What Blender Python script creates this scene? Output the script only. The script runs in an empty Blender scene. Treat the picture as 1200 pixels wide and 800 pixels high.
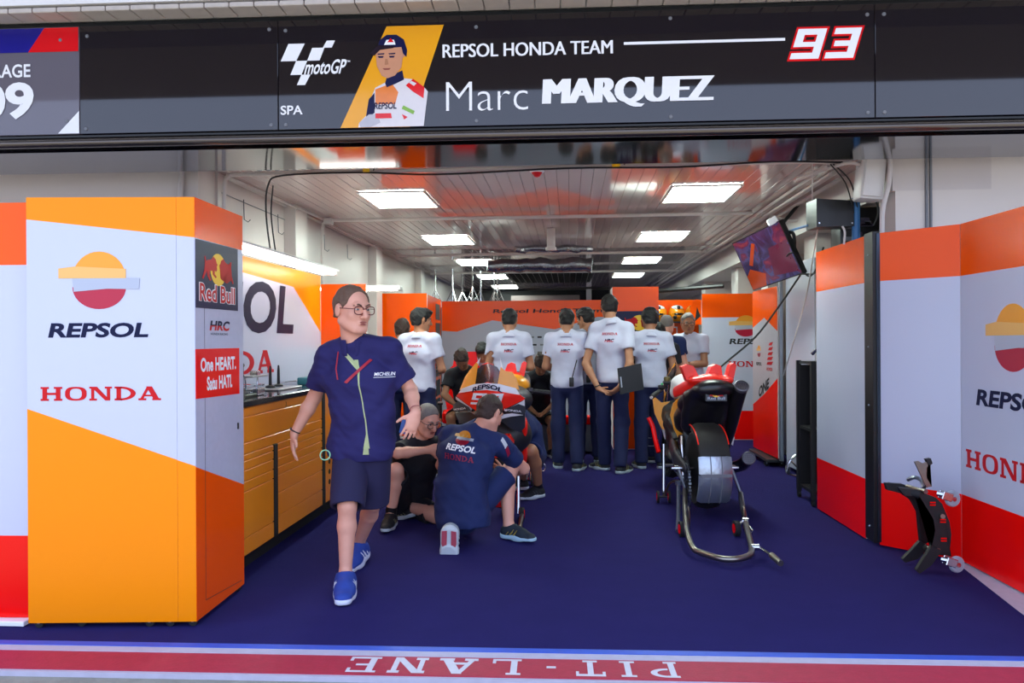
import bpy, bmesh, math, random
import numpy as np
from mathutils import Vector, Matrix, Quaternion
from mathutils.bvhtree import BVHTree
import openvdb

C = bpy.context.scene.collection
V = Vector
PI = math.pi
random.seed(7)

# ------------------------------------------------------------------ camera, world, light, exposure
cam_d = bpy.data.cameras.new('camera')
cam_d.lens = 27.0; cam_d.sensor_width = 36.0; cam_d.clip_start = 0.05; cam_d.clip_end = 200
cam = bpy.data.objects.new('camera', cam_d); C.objects.link(cam)
YAW = math.radians(4.32); ROLL = math.radians(0.31)
cam.matrix_world = (Matrix.Translation((0, 0, 1.4)) @ Matrix.Rotation(YAW, 4, 'Z') @
                    Matrix.Rotation(PI/2, 4, 'X') @ Matrix.Rotation(-ROLL, 4, 'Z'))
bpy.context.scene.camera = cam
SKY_STRENGTH = 2.15
EXPOSURE = 0.25
CEIL_LIGHT = 25.0
vs = bpy.context.scene.view_settings
vs.view_transform = 'Standard'; vs.look = 'None'; vs.gamma = 1.0; vs.exposure = EXPOSURE
vs.use_curve_mapping = False
world = bpy.data.worlds.new('sky'); bpy.context.scene.world = world
world.use_nodes = True
_nt = world.node_tree; _bg = _nt.nodes['Background']
_tc = _nt.nodes.new('ShaderNodeTexCoord'); _sp = _nt.nodes.new('ShaderNodeSeparateXYZ')
_rp = _nt.nodes.new('ShaderNodeValToRGB')
_nt.links.new(_tc.outputs['Generated'], _sp.inputs[0]); _nt.links.new(_sp.outputs['Z'], _rp.inputs[0])
_nt.links.new(_rp.outputs[0], _bg.inputs[0])
_rp.color_ramp.elements[0].position = 0.0; _rp.color_ramp.elements[0].color = (0.64, 0.74, 1.0, 1)
_rp.color_ramp.elements[1].position = 0.6; _rp.color_ramp.elements[1].color = (0.52, 0.66, 1.0, 1)
_bg.inputs[1].default_value = SKY_STRENGTH
sun_d = bpy.data.lights.new("sun", "SUN"); sun_d.energy = 8.0; sun_d.angle = 0.01; sun_d.color = (1.0, 0.95, 0.88)
sun = bpy.data.objects.new("sun", sun_d); C.objects.link(sun); sun.rotation_euler = (math.radians(4), math.radians(5), 0)
# (the lamps of the place -- ceiling panels and tube lights -- are built with their fittings below)

# ------------------------------------------------------------------ materials
def lin(h):
    h = h.lstrip('#'); r = [int(h[i:i+2], 16)/255 for i in (0, 2, 4)]
    return tuple(c/12.92 if c <= 0.04045 else ((c+0.055)/1.055)**2.4 for c in r) + (1,)
_mats = {}
def mat(name, col, rough=0.5, metal=0.0, spec=0.5, coat=0.0, noise=0.06, scale=30, bump=0.0, bscale=200,
        emit=None, es=1.0, trans=0.0, alpha=1.0, sheen=0.0, stretch=None, ior=None):
    if name in _mats: return _mats[name]
    m = bpy.data.materials.new(name); m.use_nodes = True; nt = m.node_tree
    b = nt.nodes['Principled BSDF']; c = lin(col) if isinstance(col, str) else tuple(col)+(1,)
    b.inputs['Base Color'].default_value = c; b.inputs['Roughness'].default_value = rough
    b.inputs['Metallic'].default_value = metal; b.inputs['Specular IOR Level'].default_value = spec
    b.inputs['Coat Weight'].default_value = coat; b.inputs['Transmission Weight'].default_value = trans
    b.inputs['Alpha'].default_value = alpha; b.inputs['Sheen Weight'].default_value = sheen
    if ior: b.inputs['IOR'].default_value = ior
    if emit:
        b.inputs['Emission Color'].default_value = lin(emit); b.inputs['Emission Strength'].default_value = es
    tc = nt.nodes.new('ShaderNodeTexCoord'); src = tc.outputs['Object']
    if stretch:
        mp = nt.nodes.new('ShaderNodeMapping'); mp.inputs['Scale'].default_value = stretch
        nt.links.new(src, mp.inputs[0]); src = mp.outputs[0]
    if noise:
        n = nt.nodes.new('ShaderNodeTexNoise'); n.inputs['Scale'].default_value = scale; n.inputs['Detail'].default_value = 4
        nt.links.new(src, n.inputs['Vector'])
        mr = nt.nodes.new('ShaderNodeMapRange'); mr.inputs['To Min'].default_value = 1-noise; mr.inputs['To Max'].default_value = 1+noise
        nt.links.new(n.outputs[0], mr.inputs[0])
        mx = nt.nodes.new('ShaderNodeVectorMath'); mx.operation = 'SCALE'; mx.inputs[0].default_value = c[:3]
        nt.links.new(mr.outputs[0], mx.inputs['Scale']); nt.links.new(mx.outputs[0], b.inputs['Base Color'])
    if bump:
        n2 = nt.nodes.new('ShaderNodeTexNoise'); n2.inputs['Scale'].default_value = bscale; n2.inputs['Detail'].default_value = 3
        nt.links.new(src, n2.inputs['Vector'])
        bp = nt.nodes.new('ShaderNodeBump'); bp.inputs['Strength'].default_value = bump; bp.inputs['Distance'].default_value = 0.01
        nt.links.new(n2.outputs[0], bp.inputs['Height']); nt.links.new(bp.outputs[0], b.inputs['Normal'])
    _mats[name] = m; return m

# ------------------------------------------------------------------ tagging
def tag(o, label=None, cat=None, group=None, kind=None):
    if label: o['label'] = label
    if cat: o['category'] = cat
    if group: o['group'] = group
    if kind: o['kind'] = kind
    return o
def empty(name, loc=(0, 0, 0), rz=0.0, label=None, cat=None, group=None):
    o = bpy.data.objects.new(name, None); C.objects.link(o); o.location = loc; o.rotation_euler = (0, 0, rz)
    o.empty_display_size = 0.1
    return tag(o, label, cat, group)
def world_mx(o):
    m = Matrix.LocRotScale(o.location, o.rotation_euler, o.scale)
    return (world_mx(o.parent) @ m) if o.parent else m
def copy_tree(o, parent=None):
    c = o.copy(); C.objects.link(c)
    if parent: c.parent = parent
    for ch in KIDS.get(o.name, []): copy_tree(ch, c)
    return c
KIDS = {}
def link(name, me, mats, parent=None, smooth=True, ang=35):
    o = bpy.data.objects.new(name, me); C.objects.link(o)
    for m in mats: me.materials.append(m)
    if smooth and len(me.polygons):
        me.polygons.foreach_set('use_smooth', [True]*len(me.polygons))
        me.set_sharp_from_angle(angle=math.radians(ang))
    if parent:
        o.parent = parent; KIDS.setdefault(parent.name, []).append(o)
    return o

# ------------------------------------------------------------------ mesh gatherer
def frame_for(d):
    d = V(d).normalized(); up = V((0, 0, 1)) if abs(d.z) < 0.95 else V((1, 0, 0))
    u = d.cross(up).normalized(); return u, d.cross(u).normalized()
def catmull(P, n=6):
    P = [V(p) for p in P]; out = []
    for i in range(len(P)-1):
        p0 = P[max(i-1, 0)]; p1 = P[i]; p2 = P[i+1]; p3 = P[min(i+2, len(P)-1)]
        for k in range(n):
            t = k/n
            out.append(0.5*((2*p1)+(p2-p0)*t+(2*p0-5*p1+4*p2-p3)*t*t+(3*p1-p0-3*p2+p3)*t**3))
    out.append(P[-1]); return out
class G:
    def __init__(s): s.v = []; s.f = []; s.m = []
    def add(s, vs, fs, m=0):
        b = len(s.v); s.v += [tuple(v) for v in vs]; s.f += [tuple(i+b for i in f) for f in fs]; s.m += [m]*len(fs); return s
    def box(s, c, size, rot=None, m=0, bev=0.0):
        c = V(c); hx, hy, hz = [q/2 for q in size]
        R = rot if rot is not None else Matrix.Identity(3)
        if isinstance(R, (int, float)): R = Matrix.Rotation(R, 3, 'Z')
        if bev > 0:
            bm = bmesh.new(); bmesh.ops.create_cube(bm, size=1.0)
            for v in bm.verts: v.co = V((v.co.x*hx*2, v.co.y*hy*2, v.co.z*hz*2))
            bmesh.ops.bevel(bm, geom=bm.edges[:], offset=min(bev, hx, hy, hz), segments=2 if bev > 0.004 else 1, affect='EDGES', profile=0.5)
            bm.verts.index_update()
            s.add([R @ v.co + c for v in bm.verts], [[v.index for v in f.verts] for f in bm.faces], m); bm.free(); return s
        vs = [R @ V((x, y, z)) + c for x in (-hx, hx) for y in (-hy, hy) for z in (-hz, hz)]
        return s.add(vs, [(0, 1, 3, 2), (4, 6, 7, 5), (0, 4, 5, 1), (2, 3, 7, 6), (0, 2, 6, 4), (1, 5, 7, 3)], m)
    def bb(s, lo, hi, m=0, bev=0.0):
        lo = V(lo); hi = V(hi); return s.box((lo+hi)/2, hi-lo, None, m, bev)
    def tube(s, pts, r, n=8, m=0, closed=False):
        P = [V(p) for p in pts]; k = len(P); rs = r if isinstance(r, (list, tuple)) else [r]*k
        if len(rs) != k: rs = [rs[0]+(rs[-1]-rs[0])*i/(k-1) for i in range(k)]
        T = []
        for i in range(k):
            if closed: t = P[(i+1) % k]-P[i-1]
            else: t = P[min(i+1, k-1)]-P[max(i-1, 0)]
            if t.length < 1e-9: t = V((0, 0, 1))
            T.append(t.normalized())
        u, w = frame_for(T[0]); vs = []
        for i in range(k):
            if i: 
                q = T[i-1].rotation_difference(T[i]); u = q @ u
            u = (u-T[i]*u.dot(T[i])).normalized(); w = T[i].cross(u)
            for j in range(n):
                a = 2*PI*j/n; vs.append(P[i]+(u*math.cos(a)+w*math.sin(a))*rs[i])
        fs = []
        for i in range(k if closed else k-1):
            for j in range(n):
                a = i*n+j; b = i*n+(j+1) % n; i2 = (i+1) % k
                fs.append((a, b, i2*n+(j+1) % n, i2*n+j))
        if not closed: fs.append(tuple(range(n-1, -1, -1))); fs.append(tuple((k-1)*n+j for j in range(n)))
        return s.add(vs, fs, m)
    def lathe(s, prof, o=(0, 0, 0), ax=(0, 0, 1), n=20, m=0):
        o = V(o); ax = V(ax).normalized(); u, w = frame_for(ax); vs = []
        for (r, z) in prof:
            for j in range(n):
                a = 2*PI*j/n; vs.append(o+ax*z+(u*math.cos(a)+w*math.sin(a))*max(r, 1e-5))
        fs = []
        for i in range(len(prof)-1):
            for j in range(n):
                fs.append((i*n+j, i*n+(j+1) % n, (i+1)*n+(j+1) % n, (i+1)*n+j))
        if prof[0][0] > 1e-4: fs.append(tuple(range(n-1, -1, -1)))
        if prof[-1][0] > 1e-4: fs.append(tuple((len(prof)-1)*n+j for j in range(n)))
        return s.add(vs, fs, m)
    def prism(s, poly, F, d0, d1, m=0):
        """poly in frame F's (a,b) coordinates; extruded from depth d0 to d1 along F.n"""
        ar = sum(poly[i-1][0]*poly[i][1]-poly[i][0]*poly[i-1][1] for i in range(len(poly)))
        if ar < 0: poly = poly[::-1]
        n = len(poly); vs = [F.p(a, b, d0) for a, b in poly]+[F.p(a, b, d1) for a, b in poly]
        fs = [tuple(range(n-1, -1, -1)), tuple(range(n, 2*n))]+[(i, (i+1) % n, n+(i+1) % n, n+i) for i in range(n)]
        return s.add(vs, fs, m)
    def poly(s, pts, F, d0, d1, m=0):
        """like prism, for outlines that may be concave"""
        bm = bmesh.new(); f = bm.faces.new([bm.verts.new((a, b, 0)) for a, b in pts]); bmesh.ops.triangulate(bm, faces=[f]); bm.verts.index_update()
        for f in bm.faces: s.prism([(v.co.x, v.co.y) for v in f.verts], F, d0, d1, m)
        bm.free(); return s
    def ring(s, outer, inner, F, d0, d1, m=0):
        n = len(outer); vs = [F.p(a, b, d) for d in (d0, d1) for P in (outer, inner) for a, b in P]
        fs = []
        for i in range(n):
            j = (i+1) % n
            fs += [(2*n+i, 2*n+j, 3*n+j, 3*n+i), (i, n+i, n+j, j), (i, j, 2*n+j, 2*n+i), (n+i, 3*n+i, 3*n+j, n+j)]
        return s.add(vs, fs, m)
    def ell(s, c, r, rot=None, n=12, m=0):
        c = V(c); R = rot if rot is not None else Matrix.Identity(3); k = max(4, n//2+1); vs = []; fs = []
        for i in range(k+1):
            t = PI*i/k
            for j in range(n):
                a = 2*PI*j/n
                vs.append(c+R @ V((r[0]*math.sin(t)*math.cos(a), r[1]*math.sin(t)*math.sin(a), r[2]*math.cos(t))))
        for i in range(k):
            for j in range(n):
                q = (i*n+j, (i+1)*n+j, (i+1)*n+(j+1) % n, i*n+(j+1) % n)
                if i == 0: q = (q[0], q[1], q[2])
                elif i == k-1: q = (q[0], q[1], q[3])
                fs.append(q)
        return s.add(vs, fs, m)
    def obj(s, name, mats, parent=None, smooth=True, label=None, ang=35, keep_world=False):
        if not isinstance(mats, (list, tuple)): mats = [mats]
        vs = s.v
        if parent is not None and keep_world:
            mi = world_mx(parent).inverted(); vs = [tuple(mi @ V(v)) for v in vs]
        me = bpy.data.meshes.new(name); me.from_pydata(vs, [], s.f); me.polygons.foreach_set('material_index', s.m)
        bm = bmesh.new(); bm.from_mesh(me); bmesh.ops.recalc_face_normals(bm, faces=bm.faces); bm.to_mesh(me); bm.free()
        o = link(name, me, mats, parent, smooth, ang)
        if label: o['label'] = label
        return o
class Fr:
    """flat working frame: origin o, right u, up v, towards the viewer n"""
    def __init__(s, o, u, v, n=None): s.o = V(o); s.u = V(u).normalized(); s.v = V(v).normalized(); s.n = V(n) if n else s.u.cross(s.v)
    def p(s, a, b, d=0.0): return s.o+s.u*a+s.v*b+s.n*d
    def at(s, a, b): return Fr(s.p(a, b), s.u, s.v, s.n)
def arc(cx, cy, rx, ry, a0, a1, n=16):
    return [(cx+rx*math.cos(math.radians(a0+(a1-a0)*i/n)), cy+ry*math.sin(math.radians(a0+(a1-a0)*i/n))) for i in range(n+1)]

# ------------------------------------------------------------------ lettering
_tx = {}
def text_mesh(s, off):
    if (s, off) in _tx: return _tx[(s, off)]
    c = bpy.data.curves.new('t', 'FONT'); c.body = s; c.size = 1; c.offset = off; c.resolution_u = 4; c.fill_mode = 'FRONT'
    o = bpy.data.objects.new('t', c); C.objects.link(o)
    me = bpy.data.meshes.new_from_object(o.evaluated_get(bpy.context.evaluated_depsgraph_get()))
    v = [(p.co.x, p.co.y) for p in me.vertices]; f = [tuple(p.vertices) for p in me.polygons]
    bpy.data.objects.remove(o); bpy.data.curves.remove(c); bpy.data.meshes.remove(me)
    x0 = min(p[0] for p in v); x1 = max(p[0] for p in v); y0 = min(p[1] for p in v); y1 = max(p[1] for p in v)
    v = [((x-x0)/(x1-x0), (y-y0)/(y1-y0)) for x, y in v]
    _tx[(s, off)] = (v, f); return v, f
def put_text(g, F, s, x, y, w, h, m=0, off=0.02, shear=0.0, d=0.004, warp=None, bold=0.0):
    if bold:
        for i in (-2, -1, 0, 1, 2): put_text(g, F, s, x+i*bold*.5, y, w, h, m, off, shear, d+i*.0003, warp)
        return
    v, f = text_mesh(s, off)
    P = [(x+a*w+shear*h*(b-0.5), y+b*h) for a, b in v]
    if warp: P = [warp(*p) for p in P]
    g.add([F.p(a, b, d) for a, b in P], f, m)
SERIF = {
 'H': (1.15, [[(0,0),(.44,0),(.44,.14),(0,.14)],[(0,.86),(.44,.86),(.44,1),(0,1)],[(.71,0),(1.15,0),(1.15,.14),(.71,.14)],[(.71,.86),(1.15,.86),(1.15,1),(.71,1)],
       [(.1,.1),(.34,.1),(.34,.9),(.1,.9)],[(.81,.1),(1.05,.1),(1.05,.9),(.81,.9)],[(.3,.42),(.85,.42),(.85,.58),(.3,.58)]]),
 'N': (1.2, [[(0,0),(.4,0),(.4,.14),(0,.14)],[(.82,.86),(1.2,.86),(1.2,1),(.82,1)],[(0,.86),(.4,.86),(.3,1),(0,1)],[(.1,.1),(.26,.1),(.26,.9),(.1,.9)],
       [(.93,0),(1.1,0),(1.1,.9),(.93,.9)],[(.1,1),(.4,1),(1.1,0),(.85,0)]]),
 'A': (1.2, [[(0,0),(.42,0),(.42,.14),(0,.14)],[(.74,0),(1.2,0),(1.2,.14),(.74,.14)],[(.1,.1),(.26,.1),(.62,1),(.46,1)],[(.42,1),(.72,1),(1.1,.1),(.8,.1)],
       [(.3,.28),(.85,.28),(.85,.4),(.3,.4)]]),
 'P': (.95, [[(0,0),(.44,0),(.44,.1),(0,.1)],[(0,.9),(.4,.9),(.4,1),(0,1)],[(.1,.08),(.3,.08),(.3,.95),(.1,.95)]]),
 'I': (.5, [[(0,0),(.5,0),(.5,.1),(0,.1)],[(0,.9),(.5,.9),(.5,1),(0,1)],[(.15,.08),(.35,.08),(.35,.92),(.15,.92)]]),
 'T': (1.0, [[(0,.88),(1,.88),(1,1),(0,1)],[(0,.72),(.1,.72),(.1,.95),(0,.95)],[(.9,.72),(1,.72),(1,.95),(.9,.95)],[(.4,.06),(.6,.06),(.6,.9),(.4,.9)],[(.25,0),(.75,0),(.75,.1),(.25,.1)]]),
 'L': (.9, [[(0,0),(.9,0),(.9,.1),(0,.1)],[(0,.9),(.45,.9),(.45,1),(0,1)],[(.12,.08),(.32,.08),(.32,.92),(.12,.92)],[(.8,.08),(.9,.08),(.9,.28),(.8,.28)]]),
 'E': (.95, [[(0,0),(.95,0),(.95,.1),(0,.1)],[(0,.9),(.9,.9),(.9,1),(0,1)],[(.12,.08),(.32,.08),(.32,.92),(.12,.92)],[(.3,.46),(.7,.46),(.7,.56),(.3,.56)],[(.85,.08),(.95,.08),(.95,.26),(.85,.26)],[(.8,.74),(.9,.74),(.9,.92),(.8,.92)]]),
 '-': (.5, [[(0,.42),(.4,.42),(.4,.54),(0,.54)]]), 'O': (1.15, []), 'D': (1.12, [])}
def put_serif(g, F, s, x, y, w, h, m=0, d=0.002, gap=0.14, t=0.001):
    tot = sum(SERIF[c][0] for c in s)+gap*(len(s)-1); k = w/tot; cx = x
    for c in s:
        cw, ps = SERIF[c]
        for i_, p in enumerate(ps): g.prism([(cx+a*k, y+b*h) for a, b in p], F, d-t, d+i_*.00012, m)
        if c == 'O':
            g.ring([(cx+(.575+.575*px)*k, y+(.5+.5*py)*h) for px, py in sup(24)], [(cx+(.575+.32*px)*k, y+(.5+.37*py)*h) for px, py in sup(24)], F, d-t, d, m)
        if c == 'D':
            g.prism([(cx, y), (cx+.4*k, y), (cx+.4*k, y+.14*h), (cx, y+.14*h)], F, d-t, d, m); g.prism([(cx, y+h*.86), (cx+.4*k, y+.86*h), (cx+.4*k, y+h), (cx, y+h)], F, d-t, d, m)
            g.prism([(cx+.1*k, y+.05*h), (cx+.34*k, y+.05*h), (cx+.34*k, y+.95*h), (cx+.1*k, y+.95*h)], F, d-t, d, m)
            o = [(.3+.82*math.cos(a), .5+.5*math.sin(a)) for a in [(-90+180*i/14)*PI/180 for i in range(15)]]
            q = [(.3+.55*math.cos(a), .5+.36*math.sin(a)) for a in [(-90+180*i/14)*PI/180 for i in range(15)]]
            for i in range(14): g.prism([(cx+a*k, y+b*h) for a, b in (o[i], o[i+1], q[i+1], q[i])], F, d-t, d, m)
        if c == 'P':
            o = [(.35+.6*math.cos(a), .72+.28*math.sin(a)) for a in [(-90+180*i/12)*PI/180 for i in range(13)]]
            q = [(.35+.38*math.cos(a), .72+.19*math.sin(a)) for a in [(-90+180*i/12)*PI/180 for i in range(13)]]
            for i in range(12): g.prism([(cx+a*k, y+b*h) for a, b in (o[i], o[i+1], q[i+1], q[i])], F, d-t, d, m)
        cx += (cw+gap)*k
def sup(n, e=0.75):
    o = []
    for i in range(n):
        a = 2*PI*i/n; c, s_ = math.cos(a), math.sin(a)
        o.append((math.copysign(abs(c)**e, c), math.copysign(abs(s_)**e, s_)))
    return o

# ------------------------------------------------------------------ signed-distance modelling (bodies, clothes, fairings)
class Sdf:
    def __init__(s, lo, hi, h):
        s.lo = np.array(lo, float); s.h = h; s.n = np.maximum(4, np.ceil((np.array(hi)-s.lo)/h).astype(int)+1)
        s.F = np.full(s.n, 0.2, np.float32)
        s.ax = [s.lo[i]+h*np.arange(s.n[i]) for i in range(3)]
    def _sub(s, lo, hi):
        a = np.clip(((np.array(lo)-s.lo)/s.h).astype(int), 0, s.n-1); b = np.clip(((np.array(hi)-s.lo)/s.h).astype(int)+2, 1, s.n)
        if (b <= a).any(): return None, None
        sl = tuple(slice(a[i], b[i]) for i in range(3))
        X = s.ax[0][a[0]:b[0]][:, None, None]; Y = s.ax[1][a[1]:b[1]][None, :, None]; Z = s.ax[2][a[2]:b[2]][None, None, :]
        return sl, (X, Y, Z)
    def _comb(s, sl, d, k, op):
        f = s.F[sl]
        if op == 'sub':
            hh = np.clip(0.5-0.5*(f+d)/k, 0, 1); s.F[sl] = (f*(1-hh)-d*hh)+k*hh*(1-hh)
        else:
            hh = np.clip(0.5+0.5*(d-f)/k, 0, 1); s.F[sl] = (d*(1-hh)+f*hh)-k*hh*(1-hh)
    def cone(s, a, b, ra, rb=None, k=0.015, op='add', clip=None, side=None, fl=(1, 1)):
        """tapered capsule; fl = flattening along side and across it"""
        rb = ra if rb is None else rb; a = np.array(a, float); b = np.array(b, float)
        R = max(ra, rb)*max(1, fl[0], fl[1])+k+0.03
        sl, G3 = s._sub(np.minimum(a, b)-R, np.maximum(a, b)+R)
        if sl is None: return s
        ab = b-a; L2 = max(float(ab @ ab), 1e-9); px, py, pz = (G3[i]-a[i] for i in range(3))
        t = np.clip((px*ab[0]+py*ab[1]+pz*ab[2])/L2, 0, 1)
        qx, qy, qz = px-t*ab[0], py-t*ab[1], pz-t*ab[2]; r = ra+(rb-ra)*t
        if side is not None:
            e = ab/math.sqrt(L2); sd = np.array(side, float); sd = sd-e*(sd @ e); sd /= np.linalg.norm(sd)+1e-9; fr = np.cross(e, sd)
            cs = qx*sd[0]+qy*sd[1]+qz*sd[2]; cf = qx*fr[0]+qy*fr[1]+qz*fr[2]; ce = qx*e[0]+qy*e[1]+qz*e[2]
            d = (np.sqrt((cs/fl[0])**2+(cf/fl[1])**2+ce**2)-r)*min(1, fl[0], fl[1])**0.5
        else: d = np.sqrt(qx*qx+qy*qy+qz*qz)-r
        if clip:
            for (p, nrm) in (clip if isinstance(clip, list) else [clip]):
                nn = V(nrm).normalized(); d = np.maximum(d, (G3[0]-p[0])*nn[0]+(G3[1]-p[1])*nn[1]+(G3[2]-p[2])*nn[2])
        s._comb(sl, d.astype(np.float32), k, op); return s
    def ell(s, c, r, rot=None, k=0.015, op='add', clip=None):
        """ellipsoid; rot = 3x3 whose columns are its axes"""
        R = max(r)+k+0.03; c = np.array(c, float); sl, G3 = s._sub(c-R, c+R)
        if sl is None: return s
        M = np.array(rot) if rot is not None else np.eye(3); p = [G3[i]-c[i] for i in range(3)]
        q = [(p[0]*M[0][i]+p[1]*M[1][i]+p[2]*M[2][i]) for i in range(3)]
        k0 = np.sqrt(sum((q[i]/r[i])**2 for i in range(3))); k1 = np.sqrt(sum((q[i]/r[i]**2)**2 for i in range(3)))+1e-6
        d = k0*(k0-1)/k1
        if clip:
            for (p0, nrm) in (clip if isinstance(clip, list) else [clip]):
                nn = V(nrm).normalized(); d = np.maximum(d, (G3[0]-p0[0])*nn[0]+(G3[1]-p0[1])*nn[1]+(G3[2]-p0[2])*nn[2])
        s._comb(sl, d.astype(np.float32), k, op); return s
    def clip(s, p, n):
        n = V(n).normalized(); X, Y, Z = s.ax[0][:, None, None], s.ax[1][None, :, None], s.ax[2][None, None, :]
        s.F = np.maximum(s.F, ((X-p[0])*n[0]+(Y-p[1])*n[1]+(Z-p[2])*n[2]).astype(np.float32)); return s
    def wrinkle(s, amp, f=28.0, seed=0, out=False):
        X, Y, Z = s.ax[0][:, None, None], s.ax[1][None, :, None], s.ax[2][None, None, :]
        r = np.random.RandomState(seed); w = 0
        for i in range(5):
            a, b, c, ph = r.uniform(-1, 1, 4); n = math.sqrt(a*a+b*b+c*c)
            ff = f*(0.6+0.35*i); w = w+np.sin((X*a+Y*b+Z*c*1.4)*ff/n+ph*6+1.6*np.sin((X*c-Y*a+Z*b)*ff*0.4+ph))*(1.0/(1+0.5*i))
        s.F = (s.F+amp*w*0.5-(amp*.45 if out else 0)).astype(np.float32); return s
    def mesh(s, name, mats, parent=None, label=None, inv=None, smooth_it=1):
        F = s.F; F[0] = F[-1] = 0.2; F[:, 0] = F[:, -1] = 0.2; F[:, :, 0] = F[:, :, -1] = 0.2
        g = openvdb.FloatGrid(0.2); g.copyFromArray(np.ascontiguousarray(np.clip(F, -0.2, 0.2)))
        P, Q = g.convertToQuads(0.0)
        P = P*s.h+s.lo
        if inv is not None:
            M = np.array(inv); P = P @ M[:3, :3].T+M[:3, 3]
        me = bpy.data.meshes.new(name)
        me.vertices.add(len(P)); me.vertices.foreach_set('co', P.astype(np.float32).ravel())
        Q = np.ascontiguousarray(Q[:, ::-1]); me.loops.add(len(Q)*4); me.loops.foreach_set('vertex_index', Q.ravel())
        me.polygons.add(len(Q)); me.polygons.foreach_set('loop_start', np.arange(0, len(Q)*4, 4)); me.update(calc_edges=True)
        o = link(name, me, mats if isinstance(mats, (list, tuple)) else [mats], parent, True, 60)
        if label: o['label'] = label
        return o
def bvh_of(o):
    me = o.data; M = world_mx(o)
    return BVHTree.FromPolygons([M @ v.co for v in me.vertices], [tuple(p.vertices) for p in me.polygons])
def drape(g, bvhs, n, off=0.002, reach=0.3):
    """push a flat graphic along -n until it lies on a surface"""
    n = V(n).normalized(); out = []
    for v in g.v:
        p = V(v)+n*reach; best = None
        for b in bvhs:
            h = b.ray_cast(p, -n, reach*2)
            if h[0] is not None and (best is None or h[3] < best[3]): best = h
        out.append(tuple(best[0]+n*off) if best else tuple(v))
    g.v = out; return g
# ------------------------------------------------------------------ palette
M = {}
M['carpet'] = mat('navy carpet', '#2a2560', 0.95, spec=0.1, noise=0.12, scale=5, bump=0.5, bscale=900)
M['ground'] = mat('pit lane concrete', '#928f82', 0.9, noise=0.25, scale=14, bump=0.7, bscale=60)
M['redpaint'] = mat('red kerb paint', '#b02440', 0.6, noise=0.2, scale=22, bump=0.2, bscale=90)
M['whitepaint'] = mat('white floor paint', '#d5d2d8', 0.6, noise=0.12, scale=25)
M['lightpaint'] = mat('pale grey floor edge', '#b9b4c4', 0.6, noise=0.12, scale=20)
M['bluepaint'] = mat('blue floor edge', '#2a55c0', 0.5, noise=0.12, scale=20)
M['wallfront'] = mat('front wall cladding', '#dcd2cc', 0.6, noise=0.03, scale=3, spec=.2)
M['wallin'] = mat('garage wall cladding', '#cfc4c0', 0.35, noise=0.04, scale=3)
M['backwall'] = mat('back wall', '#8d8a88', 0.6, noise=0.06, scale=3)
M['slat'] = mat('glossy ceiling slat', '#dcc8c4', 0.10, spec=0.8, noise=0.03, scale=3, coat=0.5)
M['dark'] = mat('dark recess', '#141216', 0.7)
M['orange'] = mat('orange vinyl', '#f98a00', 0.3, noise=0.015, scale=3, spec=.2)
M['orange2'] = mat('deep orange vinyl', '#fb5600', 0.2, noise=0.015, scale=3, spec=.25)
M['white'] = mat('white vinyl', '#bfc2d6', 0.22, noise=0.01, scale=3, spec=.45)
M['red'] = mat('red vinyl', '#f80802', 0.25, noise=0.015, scale=3, spec=.25)
M['navyink'] = mat('navy print', '#0f1538', 0.4, noise=0.02, spec=.15)
M['redink'] = mat('red print', '#c40e18', 0.4, noise=0.02, spec=.2)
M['whiteink'] = mat('white print', '#f2f2f6', 0.35, noise=0.01)
M['yellowink'] = mat('yellow print', '#f6c511', 0.35, noise=0.02)
M['gold'] = mat('amber print', '#ec9a20', 0.35, noise=0.05, scale=2)
M['amber2'] = mat('pale amber print', '#e8b060', 0.3, noise=0.03, scale=2)
M['crimson'] = mat('crimson print', '#b00a34', 0.35, noise=0.05, scale=2)
M['silverink'] = mat('silver grey print', '#aab0c0', 0.3, noise=0.03, scale=2)
M['rbblue'] = mat('midnight blue print', '#0e1040', 0.3, noise=0.02, spec=.25)
M['sign'] = mat('glossy black sign', '#181218', 0.05, spec=0.6, noise=0.02, scale=4, coat=.35)
M['signgrey'] = mat('glossy grey sign', '#66616c', 0.06, spec=0.6, noise=0.02, scale=4)
M['signblue'] = mat('glossy blue sign', '#1d1a86', 0.12, noise=0.02)
M['signred'] = mat('glossy red sign', '#e0101a', 0.12, noise=0.02)
M['signamber'] = mat('glossy amber sign', '#efa41c', 0.15, noise=0.02)
M['steel'] = mat('dark brushed steel', '#5d5652', 0.22, metal=0.85, noise=0.08, scale=8, stretch=(1, 30, 30))
M['mirror'] = mat('polished dark shutter', '#6a6a70', 0.08, metal=1.0, noise=0.05, scale=6)
M['pipewhite'] = mat('white conduit', '#cfc6c2', 0.4, noise=0.03)
M['black'] = mat('black plastic', '#121214', 0.4, noise=0.05)
M['rubber'] = mat('black rubber', '#17161a', 0.75, noise=0.1)
M['blackgloss'] = mat('black gloss', '#0c0c10', 0.12, noise=0.02, coat=0.4)
M['chrome'] = mat('chrome', '#c9c9cc', 0.18, metal=1.0, noise=0.03)
M['alu'] = mat('brushed aluminium', '#a4acb4', 0.3, metal=0.95, noise=0.06, scale=20)
M['titan'] = mat('bare titanium', '#8f8880', 0.28, metal=0.95, noise=0.15, scale=8)
M['greyp'] = mat('grey plastic', '#73757c', 0.5)
M['darkgrey'] = mat('dark grey plastic', '#33353a', 0.45, noise=0.05)
M['bluepole'] = mat('blue enamel', '#2d6aa0', 0.4)
M['ledpanel'] = mat('lit ceiling panel', '#ffffff', 0.5, emit='#eafff4', es=CEIL_LIGHT, noise=0)
M['tubelit'] = mat('lit fluorescent tube', '#ffffff', 0.5, emit='#fff6ee', es=9, noise=0)
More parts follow.
